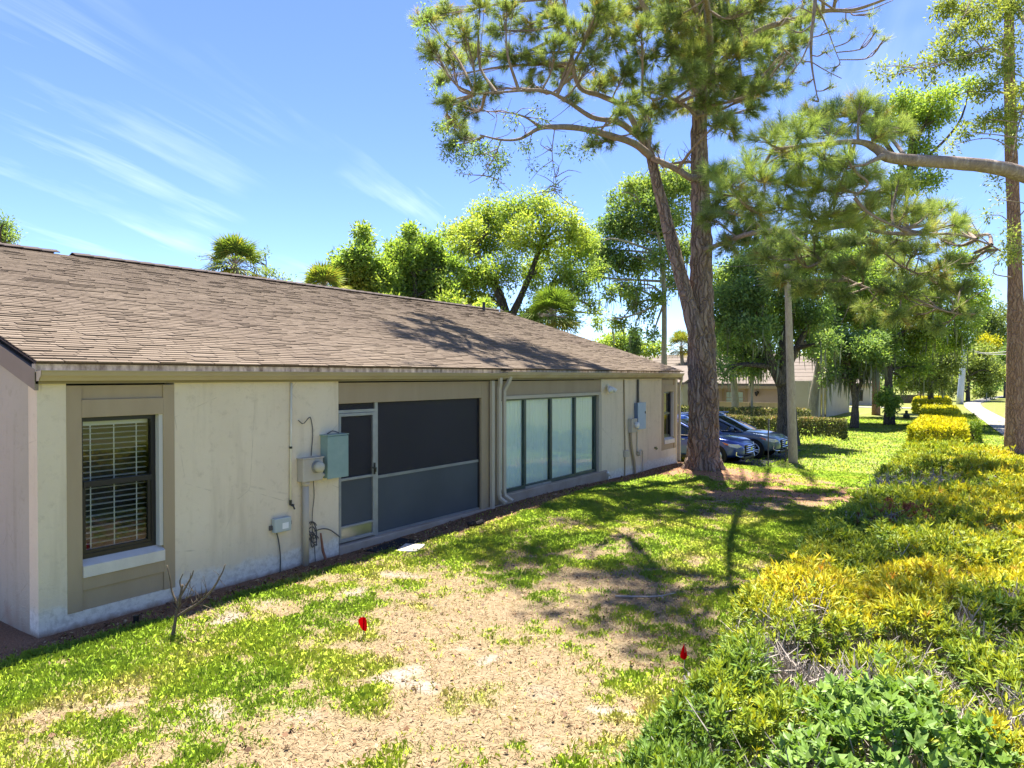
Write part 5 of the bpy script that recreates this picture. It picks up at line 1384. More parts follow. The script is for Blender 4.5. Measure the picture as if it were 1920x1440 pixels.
leafy_tree('cypress_tree', 'single dark narrow upright tree rising over the far roof', 'tree', b, [b, up(1190, 700, D), up(1190, 640, D)], [.1, .08, .02], pxc([(1190, 622, 7), (1191, 636, 10), (1189, 650, 9), (1190, 662, 6)], D, .2), 260, 6, .12, .25, .08, 'oak_leaf', 'bark_oak', .1, .12, gap=.1)

D = 33.3
b = gp(1478, D)
leafy_tree('oak_tree', 'dense dark oak with a thick mossy trunk behind the wooden pole', 'tree', b, [b + np.array([0, 0, -.15]), up(1477, 800, D), up(1474, 740, D), up(1470, 690, D), up(1476, 620, D), up(1490, 560, D)], [.62, .45, .40, .38, .26, .12],
    pxc([(1360, 520, 34), (1395, 500, 36), (1370, 565, 36), (1410, 550, 38), (1450, 520, 40), (1440, 580, 38), (1480, 560, 38), (1380, 610, 36), (1420, 620, 36), (1460, 630, 32), (1500, 600, 36), (1490, 500, 38), (1520, 540, 36), (1530, 590, 34), (1510, 640, 28), (1365, 650, 26), (1400, 660, 26), (1440, 665, 22), (1350, 685, 16), (1385, 690, 16), (1415, 690, 16), (1340, 600, 24), (1345, 550, 28), (1425, 470, 34), (1470, 460, 34), (1530, 480, 32), (1550, 640, 22), (1360, 700, 12)], D, 2.2),
    7000, 6, .15, .18, .085, 'oak_leaf', 'bark_oak', .45, .28, gap=.34, moss=260, mossL=1.1, limb=.14, seg=20,
    extra=[([up(1466, 720, D - .2), up(1450, 690, D - .4), up(1438, 650, D - .6), up(1425, 590, D - .6)], [.28, .22, .18, .08]), ([up(1474, 690, D), up(1500, 640, D), up(1525, 590, D)], [.22, .15, .08])])
D = 48
b = gp(1524, D)
leafy_tree('oak_tree', 'oak with a pale leaning trunk beside the tall gable of the second building', 'tree', b, [b, up(1527, 740, D), up(1536, 690, D), up(1541, 650, D), up(1560, 590, D)], [.36, .32, .29, .24, .10],
    pxc([(1555, 630, 26), (1560, 590, 34), (1590, 560, 36), (1610, 600, 34), (1575, 530, 36), (1610, 530, 34), (1540, 610, 28), (1640, 570, 34), (1590, 490, 34), (1560, 470, 30), (1630, 510, 32), (1575, 645, 20), (1530, 660, 16)], D, 2), 4200, 6, .2, .24, .11, 'bright_leaf', 'bark_pale', .3, .28, gap=.34, moss=140, mossL=1.6, limb=.14)
D = 50
b = gp(1379, D)
leafy_tree('leafy_tree', 'thin pale trunked tree before the pinkish wall, left of the dense dark oak', 'tree', b, [b, up(1378, 740, D), up(1371, 680, D), up(1365, 640, D)], [.30, .26, .22, .10], pxc([(1345, 630, 22), (1375, 640, 22), (1400, 665, 18), (1365, 610, 24), (1340, 665, 14), (1330, 680, 10)], D, 1), 900, 6, .16, .22, .10, 'oak_leaf', 'bark_pale', .35, .25, gap=.3, moss=60)
D = 47.5
b = gp(1410, D)
leafy_tree('leafy_tree', 'small moss-hung tree before the pinkish wall, right beside the window', 'tree', b, [b, up(1410, 740, D), up(1410, 705, D), up(1408, 680, D)], [.09, .08, .14, .05], pxc([(1395, 680, 14), (1420, 685, 14), (1405, 665, 18), (1430, 680, 12), (1410, 695, 8)], D, .8), 420, 6, .14, .22, .09, 'oak_leaf', 'bark_pale', .35, .25, gap=.3, moss=90, mossL=1.0)
D = 44
b = gp(1602, D)
leafy_tree('oak_tree', 'small oak hung with grey moss standing on the lawn left of the paired trunks', 'tree', b, [b, up(1604, 760, D), up(1602, 735, D), up(1596, 705, D), up(1588, 670, D)], [.30, .19, .19, .17, .06],
    pxc([(1575, 680, 22), (1560, 700, 14), (1600, 665, 28), (1590, 640, 26), (1625, 655, 26), (1640, 680, 20), (1615, 690, 22), (1570, 650, 22), (1555, 670, 14), (1590, 705, 14), (1640, 640, 22), (1550, 715, 8), (1655, 670, 12)], D, 1.4), 2400, 6, .15, .20, .09, 'oak_leaf', 'bark_oak', .48, .28, gap=.34, moss=300, mossL=1.5, limb=.1,
    extra=[([up(1604, 745, D), up(1616, 715, D), up(1625, 690, D)], [.14, .11, .05])])
D = 47.2
b = gp(1668, D)
leafy_tree('oak_tree', 'tall yellow-green oak with leafy shoots growing from the foot of its trunk', 'tree', b, [b, up(1668, 770, D), up(1667, 730, D), up(1666, 690, D), up(1672, 620, D), up(1690, 500, D), up(1700, 330, D + 1)], [.42, .30, .26, .24, .2, .16, .08],
    pxc([(1665, 650, 26), (1690, 640, 30), (1720, 650, 28), (1650, 610, 28), (1700, 600, 34), (1740, 620, 30), (1680, 560, 34), (1725, 570, 34), (1760, 590, 30), (1650, 560, 28), (1690, 685, 20), (1725, 690, 20), (1660, 690, 14), (1770, 640, 26), (1790, 600, 30), (1820, 570, 26), (1800, 640, 24), (1830, 610, 18), (1690, 715, 10),
         (1655, 225, 24), (1690, 195, 28), (1720, 205, 28), (1750, 190, 26), (1785, 180, 24), (1815, 165, 16), (1700, 230, 24), (1740, 230, 22), (1650, 250, 18), (1630, 235, 14), (1770, 215, 18), (1690, 340, 30), (1740, 340, 26), (1720, 280, 26), (1800, 490, 30), (1830, 530, 22), (1850, 560, 10), (1845, 520, 8), (1780, 540, 28)], D, 1.5), 7200, 6, .19, .23, .105, 'bright_leaf', 'bark_oak', .48, .35, gap=.38, moss=160, mossL=1.5, limb=.12, gf=1.1)
o = leafy_tree('shrub', 'round bright shoots clustered about the trunk of the tall yellow-green oak', 'shrub', gp(1666, 46.6), [gp(1666, 46.6), up(1664, 760, 46.6), up(1662, 745, 46.6)], [.05, .04, .02], pxc([(1655, 750, 10), (1670, 760, 11), (1678, 752, 9), (1662, 738, 8), (1648, 743, 7), (1672, 772, 7)], 46.4, .3), 320, 6, .12, .2, .1, 'broad_leaf', 'bark_oak', .4, .2, gap=.1, limb=.02)
D = 59
b = gp(1643, D)
leafy_tree('pine_tree', 'straight grey-brown trunk standing between the mossy oak and the yellow-green oak', 'tree', b, [b, up(1643, 720, D), up(1642, 640, D), up(1642, 500, D)], [.36, .29, .27, .16], pxc([(1640, 520, 36), (1610, 560, 30), (1670, 540, 30), (1650, 480, 34), (1625, 490, 30), (1600, 450, 30), (1680, 470, 30), (1650, 430, 30), (1720, 520, 28)], D, 2), 1700, 6, .24, .28, .10, 'oak_leaf', 'bark_red', .45, .25, gap=.38)
D = 62
b = gp(1745, D)
leafy_tree('oak_tree', 'shadowed grey-green oak behind the bright clipped hedges', 'tree', b, [b, up(1745, 740, D), up(1750, 680, D)], [.3, .25, .1], pxc([(1720, 700, 22), (1750, 690, 26), (1780, 680, 24), (1700, 720, 16), (1735, 720, 16), (1765, 715, 16), (1700, 690, 20), (1760, 650, 26)], D, 2), 1900, 6, .22, .28, .12, 'olive_leaf', 'bark_oak', .3, .2, gap=.3, moss=80)
far = [('pale feathery tree behind the silver utility pole', 1815, 92, [(1790, 700, 20), (1820, 690, 24), (1850, 690, 24), (1835, 665, 24), (1805, 670, 22), (1870, 700, 18), (1850, 715, 16), (1790, 720, 14), (1775, 735, 12)], 'olive_leaf', .5, 1700),
       ('tall light green tree standing highest in the far group left of the slender pine trunk', 1855, 112, [(1850, 600, 22), (1870, 620, 22), (1840, 625, 22), (1880, 595, 16), (1860, 650, 22), (1885, 640, 20), (1835, 650, 18), (1850, 575, 10), (1875, 575, 8)], 'olive_leaf', .35, 1700),
       ('yellow-tipped far tree between the utility pole and the slender pine', 1850, 101, [(1845, 640, 10), (1860, 645, 12), (1835, 648, 8), (1850, 655, 10)], 'gold_leaf', .5, 260),
       ('dark far tree close left of the slender pine trunk', 1885, 106, [(1880, 670, 18), (1890, 690, 18), (1875, 695, 14), (1900, 660, 20), (1915, 690, 22), (1920, 650, 24)], 'oak_leaf', .3, 1000),
       ('far green tree at the right edge behind the slender pine', 1935, 118, [(1915, 590, 22), (1930, 620, 26), (1940, 580, 26), (1925, 650, 22), (1950, 660, 30)], 'bright_leaf', .4, 900)]
for lb, px, D, lst, mt, tn, n in far:
    b = gp(px, D)
    leafy_tree('leafy_tree', lb, 'tree', b, [b, up(px, 735, D), up(px, 660, D)], [.3, .24, .08], pxc(lst, D, 2.5), n, 6, .3, .4, .18, mt, 'bark_oak', tn, .22, gap=.28, group='trees at the far end of the footpath', limb=.12)
D = 98
b = gp(1847, D); 
leafy_tree('shrub', 'round pale green shrub on the verge at the bend of the footpath', 'shrub', b, [b, up(1847, 738, D)], [.1, .05], pxc([(1838, 735, 9), (1850, 733, 10), (1858, 737, 7), (1830, 739, 6)], D, .4), 320, 6, .2, .28, .14, 'olive_leaf', 'bark_oak', .6, .15, gap=.1, limb=.03)

# distant wood closing the view (reads as one mass)
cl = []
for px in range(1080, 2020, 16):
    D = random.uniform(150, 190); top = 672 + 22 * math.sin(px * .031) + random.uniform(-10, 10)
    for py in np.arange(top, 735, 16): cl.append((*at(px + random.uniform(-8, 8), py, D), 2.2))
for a in np.linspace(-1.2, 1.5, 40):     # unseen trees on the right, added to be reflected in the panes
    for h in (1.5, 4.5, 7, 9.5):
        rr_ = random.uniform(48, 60); cl.append((rr_ * math.cos(a * .55) , rr_ * math.sin(a) + 8, h - .5, random.uniform(2.0, 3.0)))
V, t, r, q = foliage(cl, 5000, 6, .6, .95, .5, .45, .25, gap=.2)
o = link('woodland', leaf_mesh('woodland', V, t, r), M['oak_leaf']); tag(o, kind='stuff')

# ================================================================== THE LONG SHRUB HEDGE BESIDE THE CAMERA
def top_at(px, py, z=.92):
    d = 1331 * (EYE - z) / (py - 705); return at(px, py, d)
def field(x, y, lst, base, wb):
    s = np.full_like(x, base * wb); w = np.full_like(x, wb)
    for px, py, r, v in lst:
        z = .92
        c = top_at(px, py, z)
        g = np.exp(-(((x - c[0]) ** 2 + (y - c[1]) ** 2) / (r * r))); s = s + g * v; w = w + g
    return s / w
TONE = [(1550, 1080, .4, .78), (1450, 1060, .4, .72), (1650, 1090, .4, .78), (1700, 1110, .4, .8), (1800, 1060, .4, .74), (1600, 1130, .35, .72), (1500, 1110, .3, .74), (1400, 1130, .25, .5), (1420, 1080, .25, .72), (1750, 1140, .3, .62),
        (1750, 1000, .5, .5), (1850, 980, .5, .62), (1890, 930, .8, .62), (1800, 930, .7, .55), (1650, 1010, .4, .42), (1600, 1030, .4, .5), (1500, 1010, .4, .5), (1480, 1030, .3, .62), (1560, 980, .6, .32), (1630, 960, .7, .3), (1700, 960, .5, .42),
        (1680, 900, 1.0, .3), (1640, 880, 1.2, .35), (1740, 860, 1.2, .4), (1800, 840, 1.5, .5), (1860, 880, 1.2, .6), (1890, 850, 1.0, .85), (1720, 840, 1.6, .35), (1760, 820, 2, .28),
        (1330, 1400, .3, .14), (1290, 1330, .25, .16), (1400, 1320, .22, .45), (1440, 1360, .15, .5), (1380, 1250, .25, .3), (1350, 1180, .25, .3), (1600, 1200, .3, .42), (1680, 1200, .3, .42), (1780, 1250, .3, .38), (1850, 1220, .3, .36), (1900, 1130, .4, .34), (1820, 1150, .3, .3),
        (1890, 1420, .18, .62), (1500, 1290, .2, .35), (1550, 1290, .2, .38), (1250, 1420, .2, .2)]
BARE = [(1530, 1225, 0.238, 1.0), (1480, 1200, 0.168, .8), (1600, 1230, 0.168, .8), (1470, 1390, 0.140, .8), (1500, 1420, 0.112, .8), (1850, 1300, 0.224, .8), (1900, 1330, 0.210, .8), (1780, 1290, 0.140, .6), (1870, 1110, 0.196, .75), (1730, 1190, 0.140, .6), (1830, 1170, 0.140, .6), (1440, 1160, 0.140, .6), (1720, 885, 0.980, .85), (1680, 890, 0.560, .7), (1560, 1050, 0.140, .5), (1660, 955, 0.350, .55), (1780, 1050, 0.140, .5), (1530, 1150, 0.098, .6), (1640, 1170, 0.112, .5), (1390, 1150, 0.140, .5), (1760, 1220, 0.140, .6)]
RED = [(1690, 938, .22, 1), (1660, 955, .18, .8), (1745, 945, .14, .9), (1720, 950, .2, .6), (1650, 970, .14, .6), (1798, 945, .1, .6)]
BROAD = [(1600, 1370, .28, 1), (1700, 1360, .26, 1), (1550, 1420, .2, 1), (1780, 1400, .22, 1), (1650, 1310, .2, 1), (1820, 1430, .16, 1), (1700, 1430, .3, 1)]

def left_b(y): return -1.86 + .16 * sstep(6.2, 4.2, y) - .018 * (y - 5) + .16 * (vnoise(np.stack([y * .9, y * 0 + 3, y * 0], -1)) - .5)
def right_b(y): return np.interp(y, [0, 14, 20, 25, 31], [1.35, 1.3, .5, -.1, -1.0])
YA, YB = 1.6, 31.0
SHC = np.array([(-1.2, 2.9), (-.45, 3.3), (.35, 3.8), (-1.45, 4.3), (-.6, 4.7), (.3, 5.3), (-1.35, 6.0), (-.4, 6.4), (.5, 7.4), (-1.5, 8.2), (-.5, 9.0), (.4, 10.2), (-1.5, 10.8), (-.5, 12.4), (.45, 14.0), (-1.3, 14.6), (-.3, 17.6), (.15, 19.8), (-1.6, 18.8), (-1.1, 22.6), (-1.6, 27.0)])
SHH = np.array([-.06, .02, .05, .0, -.10, .02, .06, .10, -.04, -.06, .02, .10, -.08, .0, .10, -.06, .0, .04, -.06, .0, -.04])
def hedge_top(x, y):
    el = np.minimum(x - left_b(y), right_b(y) - x); ee = np.minimum(np.minimum(y - YA, YB - y), el)
    e = np.clip(ee / .42, 0, 1)
    H = .90 + .30 * (fbm2(x, y, 1.15, 2, 4.2) - .5) + .13 * (fbm2(x, y, 3.2, 2, 1.8) - .5) * 1.5 - .12 * sstep(17, 26, y)
    wx = x + .5 * (fbm2(x, y, 1.6, 2, 7.7) - .5); wy = y + .5 * (fbm2(x, y, 1.6, 2, 3.7) - .5)
    dd = np.sqrt((wx[..., None] - SHC[:, 0]) ** 2 + ((wy[..., None] - SHC[:, 1]) * .8) ** 2)
    ds = np.sort(dd, -1); k = np.argmin(dd, -1)
    H = H + .6 * SHH[k] - .15 * np.exp(-((ds[..., 1] - ds[..., 0]) / .16) ** 1.3)
    return H * np.sqrt(1 - (1 - e) ** 2.4), ee

SHRUBS = [  # centre x, y, label
    (-1.2, 2.9, 'low dark green shrub at the near left corner of the hedge'),
    (-.45, 3.3, 'olive green shrub with bare grey stems, second from the near end of the hedge'),
    (.35, 3.8, 'yellow-tipped shrub in the near right corner of the hedge'),
    (-1.45, 4.3, 'green shrub with brown tips on the hedge corner beside the red marker flag'),
    (-.6, 4.7, 'sparse shrub showing many dead grey twigs in the middle of the near hedge'),
    (.3, 5.3, 'mid green shrub with bare stalks right of the dead-twig shrub'),
    (-1.35, 6.0, 'bright yellow-topped shrub bulging over the lawn side of the hedge'),
    (-.4, 6.4, 'golden yellow shrub with orange tips in the middle of the hedge'),
    (.5, 7.4, 'green shrub with grey stems right of the golden shrub'),
    (-1.5, 8.2, 'olive shrub on the lawn side just behind the yellow-topped shrub'),
    (-.5, 9.0, 'dark green shrub in the hedge, just before the red-tipped one'),
    (.4, 10.2, 'large lime yellow shrub at the right edge of the view'),
    (-1.5, 10.8, 'dull green shrub with reddish new tips on the lawn side of the hedge'),
    (-.5, 12.4, 'yellowish green shrub behind the red-tipped shrub'),
    (.45, 14.0, 'tall lime shrub on the footpath side, level with the dead patch'),
    (-1.3, 14.6, 'half dead shrub with a wide patch of bare grey twigs'),
    (-.3, 17.6, 'pale silvery green shrub toward the far end of the long hedge'),
    (.15, 19.8, 'bright yellow clipped shrub at the right end of the long hedge'),
    (-1.6, 18.8, 'grey-green shrub on the lawn side toward the far end of the long hedge'),
    (-1.1, 22.6, 'shaded dark green shrub where the ground starts to fall, on the lawn side'),
    (-1.6, 27.0, 'last dark low shrub before the clipped golden hedges')]
SC_ = np.array([(a, b) for a, b, c in SHRUBS])
def which(x, y): 
    wx = x + .5 * (fbm2(x, y, 1.6, 2, 7.7) - .5); wy = y + .5 * (fbm2(x, y, 1.6, 2, 3.7) - .5)
    return np.argmin((wx[:, None] - SC_[None, :, 0]) ** 2 + (wy[:, None] - SC_[None, :, 1]) ** 2, 1)

def hedge_points(n, y0, y1, depth):
    y = rng.uniform(y0, y1, n); x = rng.uniform(-2.4, 1.45, n)
    h, ee = hedge_top(x, y); ok = ee > .01
    x, y, h, ee = x[ok], y[ok], h[ok], ee[ok]
    e1 = .03
    hx = (hedge_top(x + e1, y)[0] - hedge_top(x - e1, y)[0]) / (2 * e1); hy = (hedge_top(x, y + e1)[0] - hedge_top(x, y - e1)[0]) / (2 * e1)
    ar = np.sqrt(1 + hx ** 2 + hy ** 2)
    keep = rng.random(len(x)) < np.minimum(1, .45 * np.minimum(ar, 3.0))
    x, y, h, hx, hy = (q[keep] for q in (x, y, h, hx, hy))
    nrm_ = unit(np.stack([-hx, -hy, np.ones_like(hx)], -1))
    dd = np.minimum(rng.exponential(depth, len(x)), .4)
    wild = rng.random(len(x)) < .07
    P = np.stack([x, y, h + wild * rng.exponential(.05, len(x))], -1) - nrm_ * dd[:, None]; P[:, 2] += gz(x, y)
    ok = P[:, 2] > gz(x, y) + .04
    return P[ok], nrm_[ok], dd[ok]
allP = []
for (n, y0, y1, dep, k, L, W) in ((38000, 1.6, 6.0, .07, 10, .064, .0145), (33000, 6.0, 11.5, .07, 9, .074, .018), (25000, 11.5, 20, .08, 8, .10, .027), (12000, 20, 31, .08, 6, .17, .06)):
    P, Nn, dd = hedge_points(n, y0, y1, dep)
    br = np.clip(field(P[:, 0], P[:, 1], BARE, 0, .25) * 1.6, 0, 1); bl = field(P[:, 0], P[:, 1], BROAD, 0, .35)
    keep = (rng.random(len(P)) > np.clip(br * 1.0, 0, .95)) & (rng.random(len(P)) > sstep(.38, .7, bl + .5 * (fbm2(P[:, 0], P[:, 1], 3.5, 3, 8.3) - .5)) * .9)
    hol = vnoise(np.stack([P[:, 0] * 4.3, P[:, 1] * 4.3, P[:, 2] * 4.3], -1)); keep &= hol > .31 * rng.uniform(.5, 1.4, len(P))
    P, Nn, dd = P[keep], Nn[keep], dd[keep]
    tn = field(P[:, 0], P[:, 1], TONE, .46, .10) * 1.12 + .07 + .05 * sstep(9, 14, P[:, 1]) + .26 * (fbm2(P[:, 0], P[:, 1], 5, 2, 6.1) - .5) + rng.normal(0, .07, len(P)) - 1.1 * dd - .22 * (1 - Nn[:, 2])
    tn = np.where(rng.random(len(P)) < .03, tn + .2, np.minimum(tn, .80 + rng.normal(0, .03, len(P))))
    rd = field(P[:, 0], P[:, 1], RED, 0, .35) * 1.3
    isr = rng.random(len(P)) < rd * .8
    ax = unit(Nn * .8 + rdir(len(P)) * .45 + np.array([0, 0, .35]))
    for kk, sel in (('hedge', ~isr), ('red', isr)):
        p, a, tt = P[sel], ax[sel], tn[sel]
        if not len(p): continue
        m_ = len(p) * k; PP_ = np.repeat(p, k, 0); AA = np.repeat(a, k, 0)
        perp = unit(np.cross(AA, rdir(m_))); th = rng.uniform(.25, 1.35, m_)[:, None]
        U = AA * np.cos(th) + perp * np.sin(th)
        V = leaf_geom(PP_ + AA * rng.uniform(-.03, .02, m_)[:, None], U, L * rng.uniform(.6, 1.2, m_), W * rng.uniform(.7, 1.2, m_), twist=unit(AA + rdir(m_) * .5))
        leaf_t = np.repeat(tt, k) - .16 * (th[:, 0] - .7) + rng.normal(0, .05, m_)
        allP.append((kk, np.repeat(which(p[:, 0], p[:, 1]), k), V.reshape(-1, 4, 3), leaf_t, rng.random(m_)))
roots = []
for i, (cx_, cy_, lb) in enumerate(SHRUBS):
    b = np.array([cx_, cy_, float(gz(cx_, cy_))])
    t_ = thing('hedge_shrub', lb, 'shrub', b, 0, 'shrubs of the long hedge')
    roots.append((t_, b))
    for kk, nm, mt in (('hedge', 'foliage', 'hedge_leaf'), ('red', 'red_shoots', 'red_leaf')):
        Vs, ts, rs = [], [], []
        for k2, w_, V, tt, r in allP:
            if k2 != kk: continue
            s = w_ == i
            if s.any(): Vs.append(V[s]); ts.append(tt[s]); rs.append(r[s])
        if Vs:
            V = np.concatenate(Vs).reshape(-1, 3)
            if kk == 'red' and len(V) < 400: continue
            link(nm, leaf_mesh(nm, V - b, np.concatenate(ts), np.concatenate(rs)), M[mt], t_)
# stems and dead twigs
n = 3400
y = np.concatenate([rng.uniform(1.8, 12, 1500), rng.uniform(12, 24, 500)]); x = rng.uniform(-1.9, 1.2, len(y))
for px, py, r, v in BARE:
    c = top_at(px, py); m_ = int(190 * v); x = np.concatenate([x, c[0] + rng.normal(0, r * .75, m_)]); y = np.concatenate([y, c[1] + rng.normal(0, r * .75, m_)])
h, ee = hedge_top(x, y); ok = ee > .05; x, y, h = x[ok], y[ok], h[ok]
w_ = which(x, y)
for i, (t_, b) in enumerate(roots):
    A = Acc(); s = np.where(w_ == i)[0]
    if not len(s): continue
    for j in s:
        e = np.array([x[j], y[j], float(gz(x[j], y[j])) + h[j] * random.uniform(.72, 1.02)])
        g = np.array([x[j], y[j], e[2] - h[j] * random.uniform(.35, .8)]) + np.array([random.gauss(0, .13), random.gauss(0, .13), 0])
        mid = (e + g) / 2 + rng.normal(0, .035, 3)
        r0 = random.uniform(.003, .008) * (1 + .06 * y[j])
        A.tube(curve([g, mid, e], 5), np.linspace(r0, r0 * .45, 5), 3, cap=False)
        for _ in range(2):
            f = mid + (e - mid) * random.random(); A.tube(np.array([f, f + rdir(1, .5)[0] * random.uniform(.06, .2)]), [r0 * .6, r0 * .25], 3, cap=False)
    for _ in range(5):
        e = b + np.array([random.uniform(-.4, .4), random.uniform(-.4, .4), .62]); A.tube(curve([b, (b + e) / 2 + rng.normal(0, .05, 3), e], 6), np.linspace(.022, .008, 6), 6, nz=.2, nf=20)
    o = A.build('stem', M['twig']); shift(o, b, t_)
# broad-leaved bush growing through the near end
cB = top_at(1660, 1375); b = np.array([cB[0], cB[1], float(gz(cB[0], cB[1]))])
t_ = thing('broadleaf_bush', 'fresh green broad-leaved bush growing at the near end of the hedge', 'bush', b)
P, Nn, dd = hedge_points(60000, 2.2, 5.2, .06)
bl = field(P[:, 0], P[:, 1], BROAD, 0, .35) + .5 * (fbm2(P[:, 0], P[:, 1], 3.5, 3, 8.3) - .5); keep = (rng.random(len(P)) < sstep(.34, .66, bl) * .42) & (vnoise(P * 5.1) > .25)
P, Nn, dd = P[keep], Nn[keep], dd[keep]; P[:, 2] += .03 + .22 * (fbm2(P[:, 0], P[:, 1], 3.2, 2, 5.3) - .45)
k = 6; m_ = len(P) * k; ax = unit(Nn + rdir(len(P)) * .4 + np.array([0, 0, .3])); AA = np.repeat(ax, k, 0)
perp = unit(np.cross(AA, rdir(m_))); th = rng.uniform(.5, 1.5, m_)[:, None]; U = AA * np.cos(th) + perp * np.sin(th)
V = leaf_geom(np.repeat(P, k, 0), U, .058 * rng.uniform(.45, 1.35, m_), .030 * rng.uniform(.6, 1.3, m_), twist=unit(AA + rdir(m_) * .3))
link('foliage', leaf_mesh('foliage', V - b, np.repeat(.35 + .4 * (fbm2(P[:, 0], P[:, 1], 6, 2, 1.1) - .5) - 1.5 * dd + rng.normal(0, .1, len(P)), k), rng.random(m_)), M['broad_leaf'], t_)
A = Acc()
for _ in range(60):
    e = P[rng.integers(0, len(P))]; A.tube(curve([b + rng.normal(0, .1, 3) * [1, 1, 0], (b + e) / 2 + rng.normal(0, .06, 3), e], 6), np.linspace(.008, .003, 6), 4, cap=False)
o = A.build('stem', M['twig']); shift(o, b, t_)

# ================================================================== CLIPPED HEDGES FARTHER OFF
def clipped(name, label, pts, half, h, n, L, W, leaf, tone, tsd, group, topboost=.25):
    """rounded box of leaves following a line of points"""
    c = curve([np.array([a, b_, 0]) for a, b_ in pts], 60)[:, :2]
    s = np.cumsum(np.r_[0, np.linalg.norm(np.diff(c, axis=0), axis=1)])
    u = rng.uniform(0, s[-1], n); q = np.stack([np.interp(u, s, c[:, 0]), np.interp(u, s, c[:, 1])], -1)
    tg_ = np.stack([np.interp(u, s, np.gradient(c[:, 0], s)), np.interp(u, s, np.gradient(c[:, 1], s))], -1); tg_ = unit(tg_)
    nn = np.stack([-tg_[:, 1], tg_[:, 0]], -1)
    per = 2 * half + 2 * h; w = rng.uniform(0, per, n)
    lat = np.where(w < h, -half, np.where(w < h + 2 * half, w - h - half, half)); zz = np.where(w < h, w, np.where(w < h + 2 * half, h, per - w))
    nor = np.where((w < h)[:, None], np.c_[-nn, np.zeros(n)], np.where((w < h + 2 * half)[:, None], np.array([[0, 0, 1.0]]), np.c_[nn, np.zeros(n)]))
    end = rng.random(n) < (2 * half * h * 2) / (per * s[-1] + 4 * half * h)
    e_first = rng.random(n) < .5
    P = np.c_[q + nn * lat[:, None], zz]
    for sel, qq, tt in ((end & e_first, c[0], -tg_), (end & ~e_first, c[-1], tg_)):
        m_ = sel.sum(); P[sel] = np.c_[qq + nn[sel] * rng.uniform(-half, half, m_)[:, None], rng.uniform(0, h, m_)]; nor[sel] = np.c_[tt[sel], np.zeros(m_)]
    bump = (fbm2(P[:, 0] + P[:, 2], P[:, 1], 1.4, 3, 2.2) - .5)
    P = P + nor * (bump * .28 - rng.exponential(.05, n))[:, None]
    P[:, 2] += gz(P[:, 0], P[:, 1])
    b = np.array([c[0, 0], c[0, 1], float(gz(c[0, 0], c[0, 1]))])
    t_ = thing(name, label, 'hedge', b, 0, group)
    U = unit(nor * .6 + rdir(n) * .9 + np.array([0, 0, .25]))
    V = leaf_geom(P, U, L * rng.uniform(.6, 1.3, n), W * rng.uniform(.6, 1.3, n), twist=unit(nor + rdir(n) * .4))
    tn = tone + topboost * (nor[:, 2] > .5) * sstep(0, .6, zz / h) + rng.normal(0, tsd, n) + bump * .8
    keep = vnoise(P * 3.0) > .18
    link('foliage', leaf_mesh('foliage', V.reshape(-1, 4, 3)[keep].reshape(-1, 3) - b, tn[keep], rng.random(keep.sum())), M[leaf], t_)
    A = Acc()
    m_ = int(s[-1] / .35)
    for i in range(m_):
        uu = random.uniform(.1, s[-1] - .1); p0 = np.array([np.interp(uu, s, c[:, 0]), np.interp(uu, s, c[:, 1])]) + rng.normal(0, half * .3, 2)
        z0 = float(gz(p0[0], p0[1])); e = np.array([*(p0 + rng.normal(0, half * .3, 2)), z0 + h * .85])
        A.tube(curve([np.array([*p0, z0]), np.array([*p0, z0 + h * .4]), e], 5), np.linspace(.03, .012, 5), 4)
    o = A.build('stem', M['twig_dark']); shift(o, b, t_)
    return t_
G_ = 'golden clipped hedges along the footpath'
clipped('clipped_hedge', 'nearest and widest bright golden clipped hedge by the footpath', [(-2.2, 36.2), (-2.35, 42), (-2.55, 47)], 1.05, .95, 17000, .16, .08, 'gold_leaf', .5, .14, G_)
clipped('clipped_hedge', 'second golden clipped hedge, just behind the widest one', [(-2.9, 51), (-3.3, 58), (-3.6, 62)], 1.0, .95, 9000, .2, .11, 'gold_leaf', .42, .14, G_)
clipped('clipped_hedge', 'farthest golden clipped hedge, left of the foot of the silver pole', [(-4.6, 70), (-5.0, 76), (-5.4, 82)], 1.3, 1.1, 6000, .26, .15, 'gold_leaf', .48, .14, G_)
clipped('clipped_hedge', 'narrow dark green hedge along the footpath side of the golden hedge', [(-.95, 41), (-1.2, 46), (-1.5, 51)], .3, .9, 5000, .16, .08, 'gold_leaf', .0, .10, G_, .1)
G_ = 'clipped hedges before the second building'
clipped('clipped_hedge', 'clipped brownish hedge with rusty red top behind the parked cars', [(-15.5, 38.8), (-11, 39.2), (-6.4, 39.6)], .6, 1.0, 15000, .13, .075, 'clip_leaf', .34, .2, G_, .30)
clipped('clipped_hedge', 'clipped green hedge directly before the pinkish wall, behind the rusty-topped hedge', [(-24, 47), (-17, 47), (-9.8, 47.2)], .6, 1.1, 11000, .16, .09, 'clip_leaf', .36, .2, G_, .2)
